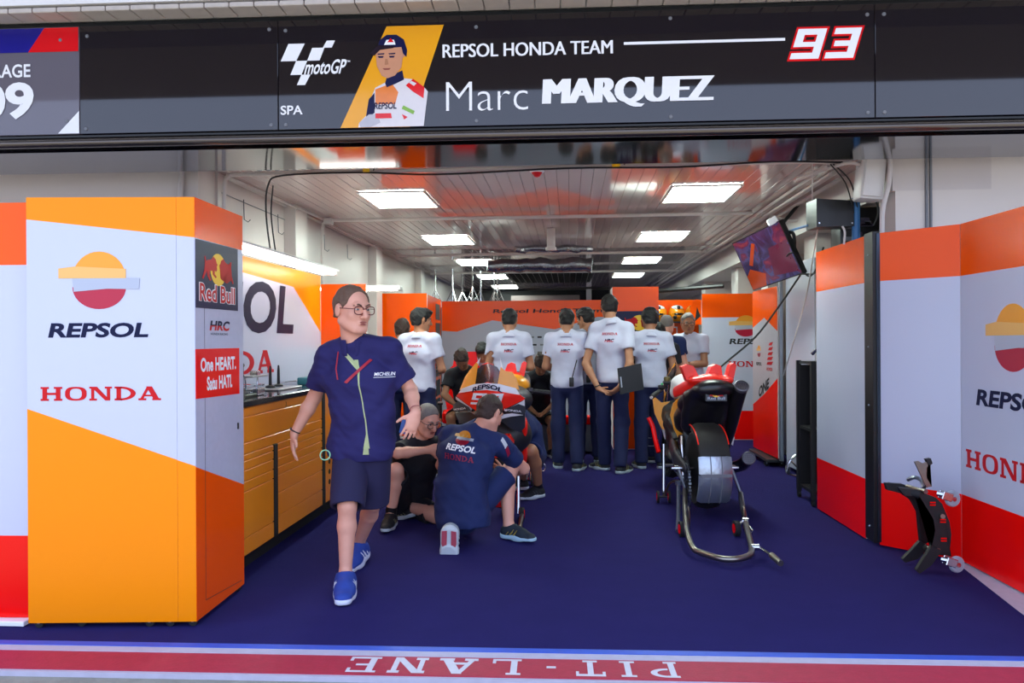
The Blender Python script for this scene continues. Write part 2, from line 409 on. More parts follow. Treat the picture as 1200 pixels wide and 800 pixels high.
M['frame'] = mat('white enamel', '#dcd8d6', 0.4, noise=0.02)
M['benchorange'] = mat('orange drawer enamel', '#f08c10', 0.3, noise=0.02, scale=4, coat=0.3)
M['screen'] = mat('television picture', '#301830', 0.15, noise=0.0)

SL = 0.0215                                   # the front of the building runs a little off the garage's axis
RF = Matrix.Rotation(math.atan(SL), 3, 'Z')
def fy(x, y0): return y0+SL*x
def struct(g, name, m, **k):
    o = g.obj(name, m, **k); o['kind'] = 'structure'; return o
def strip(name, y0, y1, z, m, x0=-9, x1=9):
    g = G(); F = [(x0, fy(x0, y0)), (x1, fy(x1, y0)), (x1, fy(x1, y1)), (x0, fy(x0, y1))]
    g.prism(F, Fr((0, 0, 0), (1, 0, 0), (0, 1, 0)), z-0.03, z, 0); return struct(g, name, m)
struct(G().bb((-30, -30, -0.35), (30, 22, -0.03)), 'ground', M['ground'])
g = G(); g.prism([(-9, fy(-9, 3.50)), (9, fy(9, 3.50)), (9, 21), (-9, 21)], Fr((0, 0, 0), (1, 0, 0), (0, 1, 0)), -0.03, 0.0)
struct(g, 'floor', M['carpet'])
strip('trim_1', 3.455, 3.4995, 0.002, M['bluepaint'])
strip('trim_2', 3.40, 3.4545, -0.001, M['lightpaint'])
kerb = strip('trim_3', 3.21, 3.3995, -0.004, M['redpaint'])
strip('trim_4', 3.19, 3.2095, -0.008, M['lightpaint'])
g = G()
P0 = V((0, 3.285, -0.003))
FP = Fr((0.41, fy(0.41, 3.385), 0.0), RF @ V((-1, 0, 0)), RF @ V((0, -1, 0)), (0, 0, 1))
for s_, a, w in (('P', -0.02, .12), ('I', .16, .065), ('T', .29, .125), ('-', .50, .05), ('L', .65, .125), ('A', .84, .17), ('N', 1.06, .16), ('E', 1.27, .135)):
    put_serif(g, FP, s_, a-0.02, 0, w, 0.155, 0, d=-0.002, t=0.001)
o = g.obj('lettering', M['whitepaint'], kerb)
# slab of pale concrete left of the lane mark
# ------------------------------------------------------------------ building front
g = G(); g.bb((-9, 5.62, -0.02), (-2.80, 5.9, 2.82)); struct(g, 'wall_front_left', M['wallfront'])
g = G(); g.bb((2.30, 5.62, -0.02), (9, 5.9, 2.82)); struct(g, 'wall_front_right', M['wallfront'])
g = G(); g.bb((-9, 5.25, 2.821), (9, 5.9, 3.6)); struct(g, 'wall_front', M['wallfront'])
g = G()
for x in (2.50, 2.53): g.bb((x, 5.60, 0), (x+0.012, 5.6195, 2.8))
g.bb((-2.93, 5.60, 0), (-2.915, 5.6195, 2.8))
struct(g, 'trim_5', M['greyp'])
def rbox(g, x0, x1, y0, y1, z0, z1, m=0, bev=0.0):
    xm = (x0+x1)/2; c = V((xm, fy(xm, (y0+y1)/2), (z0+z1)/2)); return g.box(c, (x1-x0, y1-y0, z1-z0), RF, m, bev)
g = G(); rbox(g, -9, 9, 4.64, 5.24, 2.66, 3.40); struct(g, 'wall_fascia', M['darkgrey'])
g = G(); rbox(g, -9, 9, 4.66, 5.24, 2.600, 2.6585); struct(g, 'shutter_housing', M['mirror'])
g = G(); g.tube([(x, fy(x, 4.60), 2.642) for x in (-9, -3, 0, 3, 9)], 0.030, 14); rbox(g, -9, 9, 4.585, 4.63, 2.672, 2.684, 1)
struct(g, 'trim_6', [M['steel'], M['black']])
# coping tiles above the sign
cop = G(); rbox(cop, -9, 9, 4.42, 5.24, 3.42, 3.60); cop = struct(cop, 'overhang_edge', M['frame'])
tile = None
for i in range(44):
    x = -3.72+i*0.15
    if tile is None:
        gg = G(); gg.box((0, 0, 0), (0.144, 0.15, 0.03), None, 0, 0.004); tile = gg.obj('coping_tile', mat('beige coping', '#b8aea6', 0.6, noise=0.1), cop); t_ = tile
    else:
        t_ = tile.copy(); C.objects.link(t_); t_.parent = cop
    t_.location = (x, fy(x, 4.50), 3.392); t_.rotation_euler = (0, 0, math.atan(SL))
g = G(); rbox(g, -9, 9, 2.86, 3.95, 3.46, 3.62); struct(g, 'overhang', mat('grey soffit', '#6f6864', 0.6, noise=0.03))
g = G(); g.bb((-9, 4.92, 3.61), (9, 21, 7.5)); g.bb((-9, 2.3, 6.4), (9, 4.919, 6.7)); struct(g, 'upper_storey_with_sun_block', mat('white upper wall', '#f4f6fb', 0.6, noise=0.01))  # second box: unseen eave added to keep sun out of the gap below

# ------------------------------------------------------------------ sign over the opening
sf = Fr((0, 4.573, 0), RF @ V((1, 0, 0)), (0, 0, 1))
def sign_panel(x0, x1, m, label, name='fascia_sign', z0=2.690, z1=3.352):
    g = G(); g.box(sf.p((x0+x1)/2, (z0+z1)/2, -0.02), (x1-x0-0.004, 0.035, z1-z0), RF, 0, 0.002)
    o = g.obj(name, m); tag(o, label, 'sign', 'sign boards over the garage opening'); return o
def screws(o, pts):
    for (x, z) in pts:
        g = G(); g.lathe([(0.0, .006), (.010, .005), (.012, 0)], sf.p(x, z, -0.002), sf.n, 10); g.obj('screw', M['greyp'], o, keep_world=True)
s1 = sign_panel(-5.2, -3.0, M['signgrey'], 'grey garage number board with blue and red top, left end of sign')
s2 = sign_panel(-3.0, -1.757, M['sign'], 'blank black sign board beside the grey garage number board')
s3 = sign_panel(-1.757, 1.778, M['sign'], 'long black sign board with rider portrait, name and number 93')
s4 = sign_panel(1.778, 5.0, M['sign'], 'blank black sign board right of the number 93')
for o, pts in ((s1, [(-3.12, 3.27), (-3.08, 2.77)]), (s2, [(-2.96, 2.72), (-1.80, 2.72), (-2.95, 3.29), (-1.81, 3.3)]), (s3, [(-1.71, 2.72), (1.735, 2.72), (-.55, 2.72), (-.55, 3.28), (1.735, 3.29), (-1.71, 3.29), (.6, 2.72), (.6, 3.3)]), (s4, [(1.83, 2.72), (1.83, 3.29), (3.2, 2.72), (3.2, 3.3)])):
    screws(o, pts)
g = G(); d = 0.0
def pz(g, pts, m, d, F=None, t=0.0015): g.prism(pts, F or sf, d-t, d, m)
pz(g, [(-5.18, 3.346), (-3.221, 3.346), (-3.325, 3.199), (-5.18, 3.199)], 0, 0.001)
pz(g, [(-3.221, 3.346), (-3.006, 3.346), (-3.006, 3.199), (-3.325, 3.199)], 1, 0.001)
pz(g, [(-3.137, 2.694), (-3.003, 2.694), (-3.003, 2.831)], 2, 0.001)
put_text(g, sf, 'GARAGE', -3.69, 3.045, .38, .082, 2, 0.02, 0, .002)
put_text(g, sf, '09', -3.66, 2.787, .37, .229, 2, 0.035, 0, .002)
g.obj('print', [M['signblue'], M['signred'], M['whiteink']], s1, smooth=False, keep_world=True)
g = G()
flag = [[(-1.739,3.104),(-1.691,3.208),(-1.591,3.208),(-1.644,3.104)], [(-1.644,3.104),(-1.576,3.104),(-1.612,3.020),(-1.680,3.020)],
        [(-1.612,3.020),(-1.556,3.020),(-1.590,2.958),(-1.640,2.958)], [(-1.576,3.104),(-1.545,3.180),(-1.470,3.180),(-1.50,3.104)], [(-1.48,3.18),(-1.455,3.222),(-1.405,3.222),(-1.425,3.18)]]
for q in flag: pz(g, q, 0, 0.001)
put_text(g, sf, 'motoGP', -1.585, 3.020, .245, .088, 0, 0.02, 0.25, .002)
put_text(g, sf, 'TM', -1.335, 3.088, .022, .012, 0, 0.01, 0, .002)
put_text(g, sf, 'SPA', -1.741, 2.779, .136, .056, 0, 0.02, 0, .002)
put_text(g, sf, 'REPSOL HONDA TEAM', -.75, 3.10, 1.01, .08, 0, 0.0, 0, .002, bold=.0025)
pz(g, [(.327, 3.150), (1.264, 3.150), (1.264, 3.166), (.327, 3.166)], 0, 0.001)
put_text(g, sf, 'Marc', -.732, 2.779, .49, .174, 0, -0.015, 0, .002)
put_text(g, sf, 'MARQUEZ', -.140, 2.782, .975, .176, 0, 0.0, 0.05, .003, bold=.016)
n9 = [(0,0),(.42,0),(.42,1),(0,1)]
def skew(P, x, y, w, h, s=0.30): return [(x+a*w+(b-.5)*h*s, y+b*h) for a, b in P]
NINE = [[(0,.36),(0,1),(1,1),(1,0),(0,0),(0,.2),(.74,.2),(.74,.36)]]
for grow, m, dd in ((0.012, 1, 0.001), (0.0, 0, 0.0025)):
    for P_, x in (([(0,.44),(0,1),(1,1),(1,0),(0,0),(0,.19),(.72,.19),(.72,.44)], 1.315), ([(.12,1),(1,1),(1,0),(0,0),(0,.19),(.70,.19),(.70,.41),(.2,.41),(.2,.58),(.70,.58),(.70,.80),(.12,.80)], 1.513)):
        xm, ym = .5, .5
        Q = [(a+(grow/.165)*(1 if a > .5 else -1), b+(grow/.175)*(1 if b > .5 else -1)) for a, b in P_] if grow else P_
        # build the figures as convex strokes
        def st(rects):
            for (a0, b0, a1, b1) in rects:
                e = grow; pz(g, skew([(a0-e/.165, b0-e/.175), (a1+e/.165, b0-e/.175), (a1+e/.165, b1+e/.175), (a0-e/.165, b1+e/.175)], x, 3.04, .165, .175), m, dd)
        if x < 1.4: st([(0,.4,.28,.8),(0,.8,1,1),(.72,.2,1,.8),(0,0,1,.2),(.28,.4,.72,.56)])
        else: st([(.1,.8,1,1),(.72,.2,1,.8),(0,0,1,.2),(.2,.4,.72,.58)])
g.obj('print', [M['whiteink'], M['signred']], s3, smooth=False, keep_world=True)
# rider portrait, printed flat on the board
g = G()
pz(g, [(-1.374, 2.693), (-1.156+.0, 2.693), (-.95, 2.693), (-.744, 3.298), (-1.09, 3.298)], 0, 0.0015)
pz(g, [(-1.15,2.694),(-.868,2.694),(-.842,2.90),(-.862,2.925),(-.93,2.975),(-1.0,2.985),(-1.09,2.965),(-1.16,2.93),(-1.19,2.86),(-1.20,2.78),(-1.26,2.72),(-1.265,2.694)], 1, 0.003)
pz(g, [(-.93,2.978),(-.862,2.925),(-.868,2.86),(-.93,2.90),(-.975,2.94)], 2, 0.004)
pz(g, [(-1.16,2.92),(-1.06,2.955),(-1.02,2.90),(-1.04,2.83),(-1.16,2.83)], 3, 0.004)
pz(g, [(-1.20,2.86),(-1.165,2.90),(-1.165,2.78),(-1.22,2.74)], 4, 0.004)
pz(g, [(-1.10,2.955),(-1.09,2.99),(-.995,3.03),(-.985,2.975),(-1.04,2.95),(-1.09,2.93)], 4, 0.0045)
pz(g, [(-1.155,3.13),(-1.15,3.06),(-1.12,3.0),(-1.085,2.985),(-1.04,3.0),(-1.0,3.05),(-.99,3.13),(-1.0,3.17),(-1.14,3.17)], 5, 0.005)
pz(g, [(-1.0,3.10),(-.985,3.16),(-.975,3.16),(-.975,3.12)], 5, 0.004)
pz(g, [(-1.155,3.15),(-1.13,3.215),(-1.09,3.245),(-1.03,3.245),(-.985,3.215),(-.965,3.15),(-.97,3.11),(-.99,3.13),(-1.0,3.17),(-1.10,3.165)], 4, 0.0055)
pz(g, [(-1.185,3.128),(-1.19,3.14),(-1.14,3.185),(-1.03,3.175),(-1.05,3.165),(-1.13,3.155),(-1.165,3.122)], 6, 0.0065)
pz(g, [(-1.105,3.185),(-1.09,3.215),(-1.045,3.215),(-1.035,3.185)], 7, 0.006)
pz(g, [(-1.085,3.20),(-1.065,3.225),(-1.045,3.20)], 2, 0.0065)
for x in (-1.125, -1.058): pz(g, [(x-.018, 3.118), (x+.018, 3.118), (x+.012, 3.108), (x-.012, 3.108)], 4, 0.006); pz(g, [(x-.020, 3.134), (x+.022, 3.136), (x+.02, 3.128), (x-.018, 3.127)], 4, 0.006)
pz(g, [(-1.098,3.10),(-1.085,3.10),(-1.078,3.068),(-1.102,3.066)], 8, 0.006)
pz(g, [(-1.115,3.045),(-1.065,3.045),(-1.075,3.035),(-1.105,3.035)], 9, 0.006)
put_text(g, sf, 'REPSOL', -1.165, 2.80, .135, .04, 4, 0.02, 0.1, .006)
pz(g, [(-1.16,2.745),(-1.06,2.745),(-1.065,2.775),(-1.16,2.775)], 2, 0.005)
pz(g, [(-1.0,2.80),(-.93,2.765),(-.922,2.785),(-.99,2.82)], 10, 0.005)
pz(g, [(-1.0,2.768),(-.965,2.75),(-.985,2.735)], 2, 0.005)
pz(g, [(-1.26,2.72),(-1.20,2.77),(-1.15,2.77),(-1.13,2.72),(-1.19,2.694),(-1.25,2.694)], 11, 0.0045)
pz(g, [(-.955,2.955),(-.925,2.935),(-.91,2.95),(-.94,2.965)], 1, 0.005)
skinp = mat('printed skin', '#c98f70', 0.15, noise=0.05)
g.obj('portrait_print', [M['signamber'], mat('printed white leathers', '#dcd6da', .12, noise=.05), M['signred'], mat('printed orange leathers', '#e6803a', .12), M['rbblue'], skinp, mat('printed dark cap', '#241a26', .12), M['whiteink'], mat('printed skin shade', '#b07a5c', .15), mat('printed lips', '#93524a', .15), mat('printed green', '#7fae3a', .15), mat('printed grey leathers', '#b9b6c0', .12)], s3, smooth=False, keep_world=True)

# ------------------------------------------------------------------ garage shell
struct(G().bb((-3.2, 5.9, -0.02), (-2.78, 20.2, 2.9)), 'wall_left', M['wallin'])
struct(G().bb((2.95, 5.9, -0.02), (3.3, 20.2, 2.9)), 'wall_right', M['wallin'])
struct(G().bb((-3.2, 20.0, -0.02), (3.3, 20.3, 2.9)), 'wall_back', M['backwall'])
struct(G().bb((2.28, 5.62, 2.45), (2.95, 20.0, 2.80)), 'beam', M['wallin'])
g = G(); 
for y in (7.47, 10.6, 13.8): g.bb((-2.78, y-.16, 0), (-2.66, y+.16, 2.75), 0, 0.004)
struct(g, 'trim_7', M['wallin'])
for y0, y1 in ((7.75, 8.15), (9.62, 9.95), (11.3, 11.75), (14, 14.4)):
    g = G(); g.bb((2.42, y0, 0), (2.95, y1, 2.45), 0, 0.005); struct(g, 'pilaster', M['wallin'])
ceil = struct(G().bb((-2.80, 5.3, 2.768), (2.30, 20.1, 2.82)), 'ceiling', M['dark'])
sl0 = None; nS = 51
for i in range(nS):
    x = -2.78+(i+.5)*0.0992
    if sl0 is None:
        gg = G(); gg.prism([(-.0488, .012), (-.0492, 0), (-.046, -.004), (.046, -.004), (.0492, 0), (.0488, .012)], Fr((0, 5.4, 0), (1, 0, 0), (0, 0, 1), (0, 1, 0)), 0, 14.6)
        sl0 = gg.obj('ceiling_slat', M['slat'], ceil, smooth=False); q = sl0
    else:
        q = sl0.copy(); C.objects.link(q); q.parent = ceil
    q.location = (x, 0, 2.756)
g = G(); g.tube([(-2.76, 6.0, 2.735), (-2.76, 19.9, 2.735)], .014, 8); struct(g, 'trim_8', M['pipewhite'])
# dark far corner: recess with a grille in the ceiling and a roller door in the back wall
g = G()
for i in range(14): g.bb((-1.2+i*.12, 14.0, 2.70), (-1.19+i*.12, 17.2, 2.745))
for j in range(10): g.bb((-1.25, 14+j*.34, 2.70), (.45, 14.012+j*.34, 2.745))
o = g.obj('ceiling_grille', M['black'], ceil); 
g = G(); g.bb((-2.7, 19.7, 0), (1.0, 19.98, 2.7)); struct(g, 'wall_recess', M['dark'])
g = G()
for i in range(16): g.bb((-1.5, 19.60, .1+i*.155), (.25, 19.69, .1+i*.155+.15), 0, .01)
struct(g, 'door_1', mat('pinkish roller door', '#8c7a78', .5))
struct(G().bb((.42, 19.55, 0), (.55, 19.7, 2.72)), 'trim_9', M['frame'])

# ceiling lights
fr_m = None
lp = None; PLACES = ['first on the left from the opening', 'first on the right from the opening', 'second on the left', 'second on the right', 'third on the left', 'third on the right', 'fourth on the left', 'fourth on the right', 'fifth on the left, by the back wall']
k = 0
for r, y in enumerate((7.14, 10.07, 13.0, 15.9, 18.9)):
    for sx in (-1.59, 1.19):
        if r == 4 and sx > 0: continue
        lab = 'lit square ceiling panel, '+PLACES[k]; k += 1
        if lp is None:
            lp = empty('ceiling_light'); gg = G(); gg.bb((-.29, -.38, -.012), (.29, .38, -.004)); gg.obj('diffuser', M['ledpanel'], lp)
            gg = G()
            for a, b in (((-.31, -.40, -.016), (.31, -.378, .0)), ((-.31, .378, -.016), (.31, .40, .0)), ((-.31, -.378, -.016), (-.288, .378, .0)), ((.288, -.378, -.016), (.31, .378, .0))): gg.bb(a, b)
            gg.obj('light_frame', M['frame'], lp); q = lp
        else: q = copy_tree(lp)
        q.location = (sx, y, 2.747); tag(q, lab, 'ceiling light', 'lit panels in the slatted ceiling')

# conduits
def conduit(name, pts, r, m, label, cat='pipe', n=8, group=None, sm=5):
    g = G(); g.tube(catmull(pts, sm) if sm else pts, r, n); o = g.obj(name, m); return tag(o, label, cat, group)
PW = M['pipewhite']
conduit('conduit', [(-2.91, 5.57, 2.0), (-2.91, 5.57, 2.62), (-2.86, 5.57, 2.74), (-2.72, 5.56, 2.775), (-1, 5.56, 2.78), (1.9, 5.56, 2.775), (2.02, 5.58, 2.775), (2.06, 5.66, 2.73), (2.02, 5.9, 2.72), (1.90, 6.3, 2.72)], .020, PW, 'thick white conduit bending in from the left wall, nearest the shutter')
conduit('conduit', [(-2.68, 5.80, 2.0), (-2.68, 5.80, 2.58), (-2.64, 5.80, 2.69), (-2.5, 5.82, 2.715), (-1, 5.84, 2.72), (1.0, 5.84, 2.72), (1.75, 5.84, 2.72), (1.95, 5.9, 2.72)], .016, PW, 'thinner white conduit behind the first, crossing the ceiling')
g = G(); g.bb((-2.45, 5.74, 2.735), (1.85, 5.80, 2.752)); 
for i in range(60): g.bb((-2.4+i*.07, 5.755, 2.728), (-2.37+i*.07, 5.785, 2.735), 1)
tag(g.obj('cable_tray', [PW, M['greyp']]), 'perforated white cable tray across the front of the ceiling', 'cable tray')
conduit('black_cable', [(-2.35, 5.9, 2.1), (-2.37, 5.86, 2.4), (-2.33, 5.80, 2.62), (-2.2, 5.78, 2.69), (-1.6, 5.78, 2.70), (-1.0, 5.79, 2.675), (0, 5.79, 2.70), (.8, 5.79, 2.69), (1.5, 5.79, 2.715), (2.0, 5.8, 2.70)], .007, M['black'], 'black cable tied along the ceiling tray', 'cable')
conduit('black_cable', [(-2.31, 5.9, 2.1), (-2.33, 5.86, 2.4), (-2.29, 5.80, 2.62)], .006, M['black'], 'second black cable hanging down left of the orange cabinet', 'cable')
for x in (-1.55, .35):
    g = G(); g.box((x, 5.78, 2.715), (.05, .05, .03), .4, 0, .006); g.tube([(x+.06, 5.77, 2.71), (x+.08, 5.76, 2.76)], .004, 6, 1)
    tag(g.obj('yellow_clip', [M['yellowink'], M['black']]), 'yellow clip holding the cable, '+('left' if x < 0 else 'right')+' one of two', 'clip', 'yellow cable clips')
conduit('conduit', [(-2.70, 5.95, 2.715), (-2.62, 8.0, 2.715)], .013, PW, 'white conduit along the top of the left wall', sm=0)
conduit('conduit', [(-2.55, 8.08, 2.71), (0, 8.10, 2.71), (1.88, 8.08, 2.71)], .018, PW, 'white conduit crossing the ceiling behind the first pair of lights', sm=0)
conduit('conduit', [(-2.60, 8.10, 2.70), (-2.66, 8.12, 2.62), (-2.66, 8.12, 2.0)], .016, PW, 'white conduit running down the left wall by the pilaster', sm=4)
conduit('conduit', [(-2.6, 11.4, 2.70), (2.0, 11.4, 2.70)], .020, PW, 'white conduit crossing the ceiling behind the second pair of lights', sm=0)
conduit('conduit', [(-2.6, 14.2, 2.68), (2.0, 14.2, 2.68)], .022, PW, 'white conduit crossing the ceiling behind the third pair of lights', sm=0)
conduit('conduit', [(-2.66, 8.3, 2.71), (-2.66, 19.5, 2.71)], .012, PW, 'thin white conduit running back along the left ceiling edge', sm=0)
g = G(); g.box((-2.58, 8.08, 2.70), (.09, .09, .07), None, 0, .01); tag(g.obj('junction_box', PW), 'small white junction box at the left conduit corner', 'box')
for i in range(5):
    x = 1.93+i*.065; z = 2.70-.03*(i % 2)
    conduit('conduit', [(x, 5.95+.1*i, z), (x, 20-.2*i, z)], .013 if i != 2 else .02, PW, 'white conduit running back along the right ceiling edge', group='bundle of conduits on the right ceiling edge', sm=0) if 0 else conduit('conduit', [(x, 5.95+.1*i, z), (x, 20-.2*i, z)], .013 if i != 2 else .02, PW, 'white conduit along the right ceiling edge, %s from the room side' % ['first', 'second', 'third and thickest', 'fourth', 'fifth'][i], group='bundle of conduits on the right ceiling edge', sm=0)
conduit('conduit', [(1.98, 8.1, 2.70), (2.15, 8.08, 2.66), (2.25, 7.95, 2.60), (2.40, 7.7, 2.60)], .014, PW, 'short bent conduit above the television')
# electrical box right of the opening
g = G(); g.box((2.16, 5.72, 2.55), (.16, .16, .30), Matrix.Rotation(.10, 3, 'Y'), 0, .012); g.box((2.155, 5.625, 2.55), (.13, .02, .27), Matrix.Rotation(.10, 3, 'Y'), 0, .008)
tag(g.obj('electrical_box', M['frame']), 'white electrical box high on the right of the opening', 'electrical box')
for i, (a, b) in enumerate((((1.95, 6.2, 2.73), (2.0, 5.62, 2.76)), ((1.9, 6.3, 2.72), (2.02, 5.7, 2.72)), ((1.85, 6.4, 2.70), (2.0, 5.75, 2.68)))):
    conduit('conduit', [a, b, (2.11, 5.72, 2.71-.03*i)], .013, PW, 'white conduit curving into the electrical box, %s of three' % ['highest', 'middle', 'lowest'][i], group='conduits curving into the electrical box')
conduit('conduit', [(2.0, 5.9, 2.72), (2.1, 5.6, 2.78), (2.2, 5.57, 2.775), (2.245, 5.57, 2.70), (2.24, 5.58, 2.5), (2.20, 5.59, 2.3), (2.20, 5.6, 2.0)], .017, PW, 'white conduit looping over the electrical box and down')
conduit('black_cable', [(1.95, 5.85, 2.70), (2.08, 5.88, 2.58), (2.16, 5.95, 2.38), (2.18, 6.0, 2.3)], .005, M['black'], 'pair of thin black cables hanging beside the electrical box', 'cable')
conduit('black_cable', [(1.93, 5.85, 2.70), (2.05, 5.88, 2.56), (2.13, 5.95, 2.36), (2.16, 6.0, 2.28)], .005, M['black'], 'thin black cable, the left of two beside the electrical box', 'cable')
# alarm + detector + foil
g = G(); g.lathe([(.055, .0), (.058, -.02), (.05, -.03), (.0, -.03)], (-.25, 6.0, 2.747), n=20); g.lathe([(.044, -.03), (.02, -.062), (0, -.068)], (-.25, 6.0, 2.747), n=20, m=1)
tag(g.obj('fire_alarm', [M['whiteink'], mat('red alarm lens', '#c81418', .3)]), 'white and red fire alarm on the ceiling', 'alarm')
g = G(); g.lathe([(.05, 0), (.05, -.22), (.065, -.225), (.065, -.26), (0, -.262)], (-.22, 9.2, 2.747), n=18)
tag(g.obj('ceiling_cylinder', PW), 'pale cylindrical sensor hanging from mid ceiling', 'sensor')
g = G(); 
def foil(y, z, x0, x1, r):
    pts = [(x0+(x1-x0)*i/16, y+random.uniform(-.03, .03), z+random.uniform(-.015, .015)) for i in range(17)]
    g.tube(pts, [r*random.uniform(.8, 1.15) for _ in pts], 14)
foil(12.1, 2.60, -1.3, .35, .11)
tag(g.obj('foil_duct', mat('crumpled foil', '#8a8c92', .25, metal=.9, noise=.4, scale=14, bump=1, bscale=25)), 'thick crumpled silver foil duct under the ceiling', 'duct')
g = G(); foil(10.6, 2.68, -.75, .3, .05); tag(g.obj('foil_duct', _mats['crumpled foil']), 'thin foil wrapped duct nearer the opening, by the ceiling cylinder', 'duct')
# wire with hooks on the left wall
g = G(); g.tube([(-2.77, 5.95, 2.60), (-2.77, 7.9, 2.60)], .004, 6)
wh = g.obj('wall_wire', M['greyp']); tag(wh, 'thin wire strung along the left wall with hooks', 'wire')
for y in (6.35, 7.12, 8.5, 9.4):
    gg = G(); gg.tube([(-2.765, y, 2.62), (-2.76, y, 2.45), (-2.73, y+.01, 2.43), (-2.71, y+.01, 2.45)], .004, 6); gg.obj('hook', M['greyp'], wh)
# ------------------------------------------------------------------ emblems shared by the panels
GM = ['gold', 'amber2', 'silverink', 'crimson']
def globe_emblem(g, F, cx, cy, w, h, m0=0, d=0.002, t=0.001):
    """dome, left-hand bar, pale right-hand bar, lower bowl; m0.. = gold, amber, silver, crimson"""
    r = w*0.315
    X = lambda a: cx+a*w; Y = lambda b: cy+b*h
    dome = [(X(.0)+w*.33*math.cos(a), Y(.02)+h*.47*math.sin(a)) for a in [PI*i/18 for i in range(19)]]
    g.prism(dome, F, d-t, d, m0)
    g.prism([(X(-.5), Y(.20)), (X(-.30), Y(.235)), (X(.33), Y(.19)), (X(.33), Y(.03)), (X(-.5), Y(.03))], F, d, d+t, m0+1)
    bowl = [(X(-.0)+w*.33*math.cos(a), Y(-.12)+h*.38*math.sin(a)) for a in [PI+PI*i/18 for i in range(19)]]
    g.prism(bowl, F, d-t, d, m0+3)
    g.prism([(X(-.33), Y(.03)), (X(.5), Y(.03)), (X(.49), Y(-.16)), (X(.1), Y(-.15)), (X(-.31), Y(-.20))], F, d+t, d+2*t, m0+2)
BULL = [(-1.0,.75),(-.93,.78),(-.88,.45),(-.75,.55),(-.5,.62),(-.3,.85),(-.12,.70),(-.04,.45),(.03,.38),(-.04,.25),(-.02,.0),(-.10,-.12),(-.2,-.02),(-.22,-.3),(-.05,-.45),(-.12,-.55),(-.34,-.35),(-.38,-.1),(-.6,-.12),(-.62,-.45),(-.48,-.75),(-.6,-.78),(-.78,-.5),(-.82,-.15),(-.98,-.5),(-1.1,-.75),(-1.18,-.68),(-1.02,-.2),(-.98,.15),(-.96,.40)]
def bulls(g, F, cx, cy, w, h, mr, my, d=0.003):
    g.prism([(cx+w*.24*math.cos(a), cy+h*.5*math.sin(a)) for a in [2*PI*i/20 for i in range(20)]], F, d-.001, d, my)
    for sg in (-1, 1):
        g.poly([(cx+sg*(.04*w-a*w*.37), cy-h*.02+b*h*.46) for a, b in BULL], F, d, d+.001, mr)
def split_text(g, F, s, x, y, w, h, mt, mb, cut=.5, shear=.3, d=.003, off=.04):
    """upper half in one ink, lower half in the other"""
    v, f = text_mesh(s, off); bm = bmesh.new(); vv = [bm.verts.new((a, b, 0)) for a, b in v]
    for q in f:
        try: bm.faces.new([vv[i] for i in q])
        except ValueError: pass
    bmesh.ops.bisect_plane(bm, geom=bm.verts[:]+bm.edges[:]+bm.faces[:], plane_co=(0, cut, 0), plane_no=(0, 1, 0))
    bm.verts.index_update(); P_ = [F.p(x+p.co.x*w+shear*h*(p.co.y-.5), y+p.co.y*h, d) for p in bm.verts]
    for fc in bm.faces:
        g.add([P_[q.index] for q in fc.verts], [tuple(range(len(fc.verts)))], mt if fc.calc_center_median().y > cut else mb)
    bm.free()
def panel_box(g, p0, p1, z0, z1, th=0.05, m=0):
    """upright slab whose front face runs p0 -> p1 (front on the right-hand side when walking p0->p1 is the viewer side)"""
    F = Fr((p0[0], p0[1], 0), (p1[0]-p0[0], p1[1]-p0[1], 0), (0, 0, 1)); L = math.hypot(p1[0]-p0[0], p1[1]-p0[1])
    g.prism([(0, z0), (L, z0), (L, z1), (0, z1)], F, -th, -0.0015, m); return F, L
def casters(parent, pts, r=0.022):
    for (x, y) in pts:
        g = G(); g.lathe([(r*.3, -.010), (r, -.009), (r, .009), (r*.3, .010)], (x, y, r), (0, 1, 0), 12); g.box((x, y, r*1.5), (.012, .026, r*1.1), None, 1)
        g.obj('caster', [M['rubber'], M['alu']], parent, keep_world=True)

# ------------------------------------------------------------------ left cabinet
A = (-2.66, 3.583); B = (-1.842, 3.655); D = (-1.857, 4.243); ZT = 2.12
cab = empty('wrapped_cabinet', (-2.2, 3.9, 0), label='tall orange and white wrapped cabinet left of the opening', cat='cabinet')
g = G(); Fp = Fr((0, 0, 0), (1, 0, 0), (0, 1, 0))
g.prism([(A[0], A[1]+.002), (B[0]-.002, B[1]+.002), (D[0]-.002, D[1]), (A[0], 4.30)], Fp, 0.045, ZT-.001); g.obj('body', M['frame'], cab, keep_world=True)
FA, LA = Fr((A[0], A[1], 0), (B[0]-A[0], B[1]-A[1], 0), (0, 0, 1)), math.hypot(B[0]-A[0], B[1]-A[1])
FB, LB = Fr((B[0], B[1], 0), (D[0]-B[0], D[1]-B[1], 0), (0, 0, 1)), math.hypot(B[0]-D[0], B[1]-D[1])
g = G(); t = .0015; sm = .732
def band(g, F, a0, a1, zs, ms, seam=None):
    """zs: list of (z at a0, z at a1) from top down; ms: material between"""
    for i in range(len(ms)):
        g.prism([(a0, zs[i+1][0]), (a1, zs[i+1][1]), (a1, zs[i][1]), (a0, zs[i][0])], F, -t, t, ms[i])
lerp = lambda a, b, x: a+(b-a)*x
def at2(a, L=LA, l=(2.012, 1.082), r=(1.921, .795)): return (lerp(l[0], r[0], a/L), lerp(l[1], r[1], a/L))
z0_, z1_, z2_ = at2(0), at2(sm-.003), at2(sm+.003)
band(g, FA, 0, sm-.0007, [(ZT, ZT), (z0_[0], z1_[0]), (z0_[1], z1_[1]), (.03, .03)], [0, 1, 0])
g.obj('front_panel', [M['orange'], M['white']], cab, smooth=False, keep_world=True)
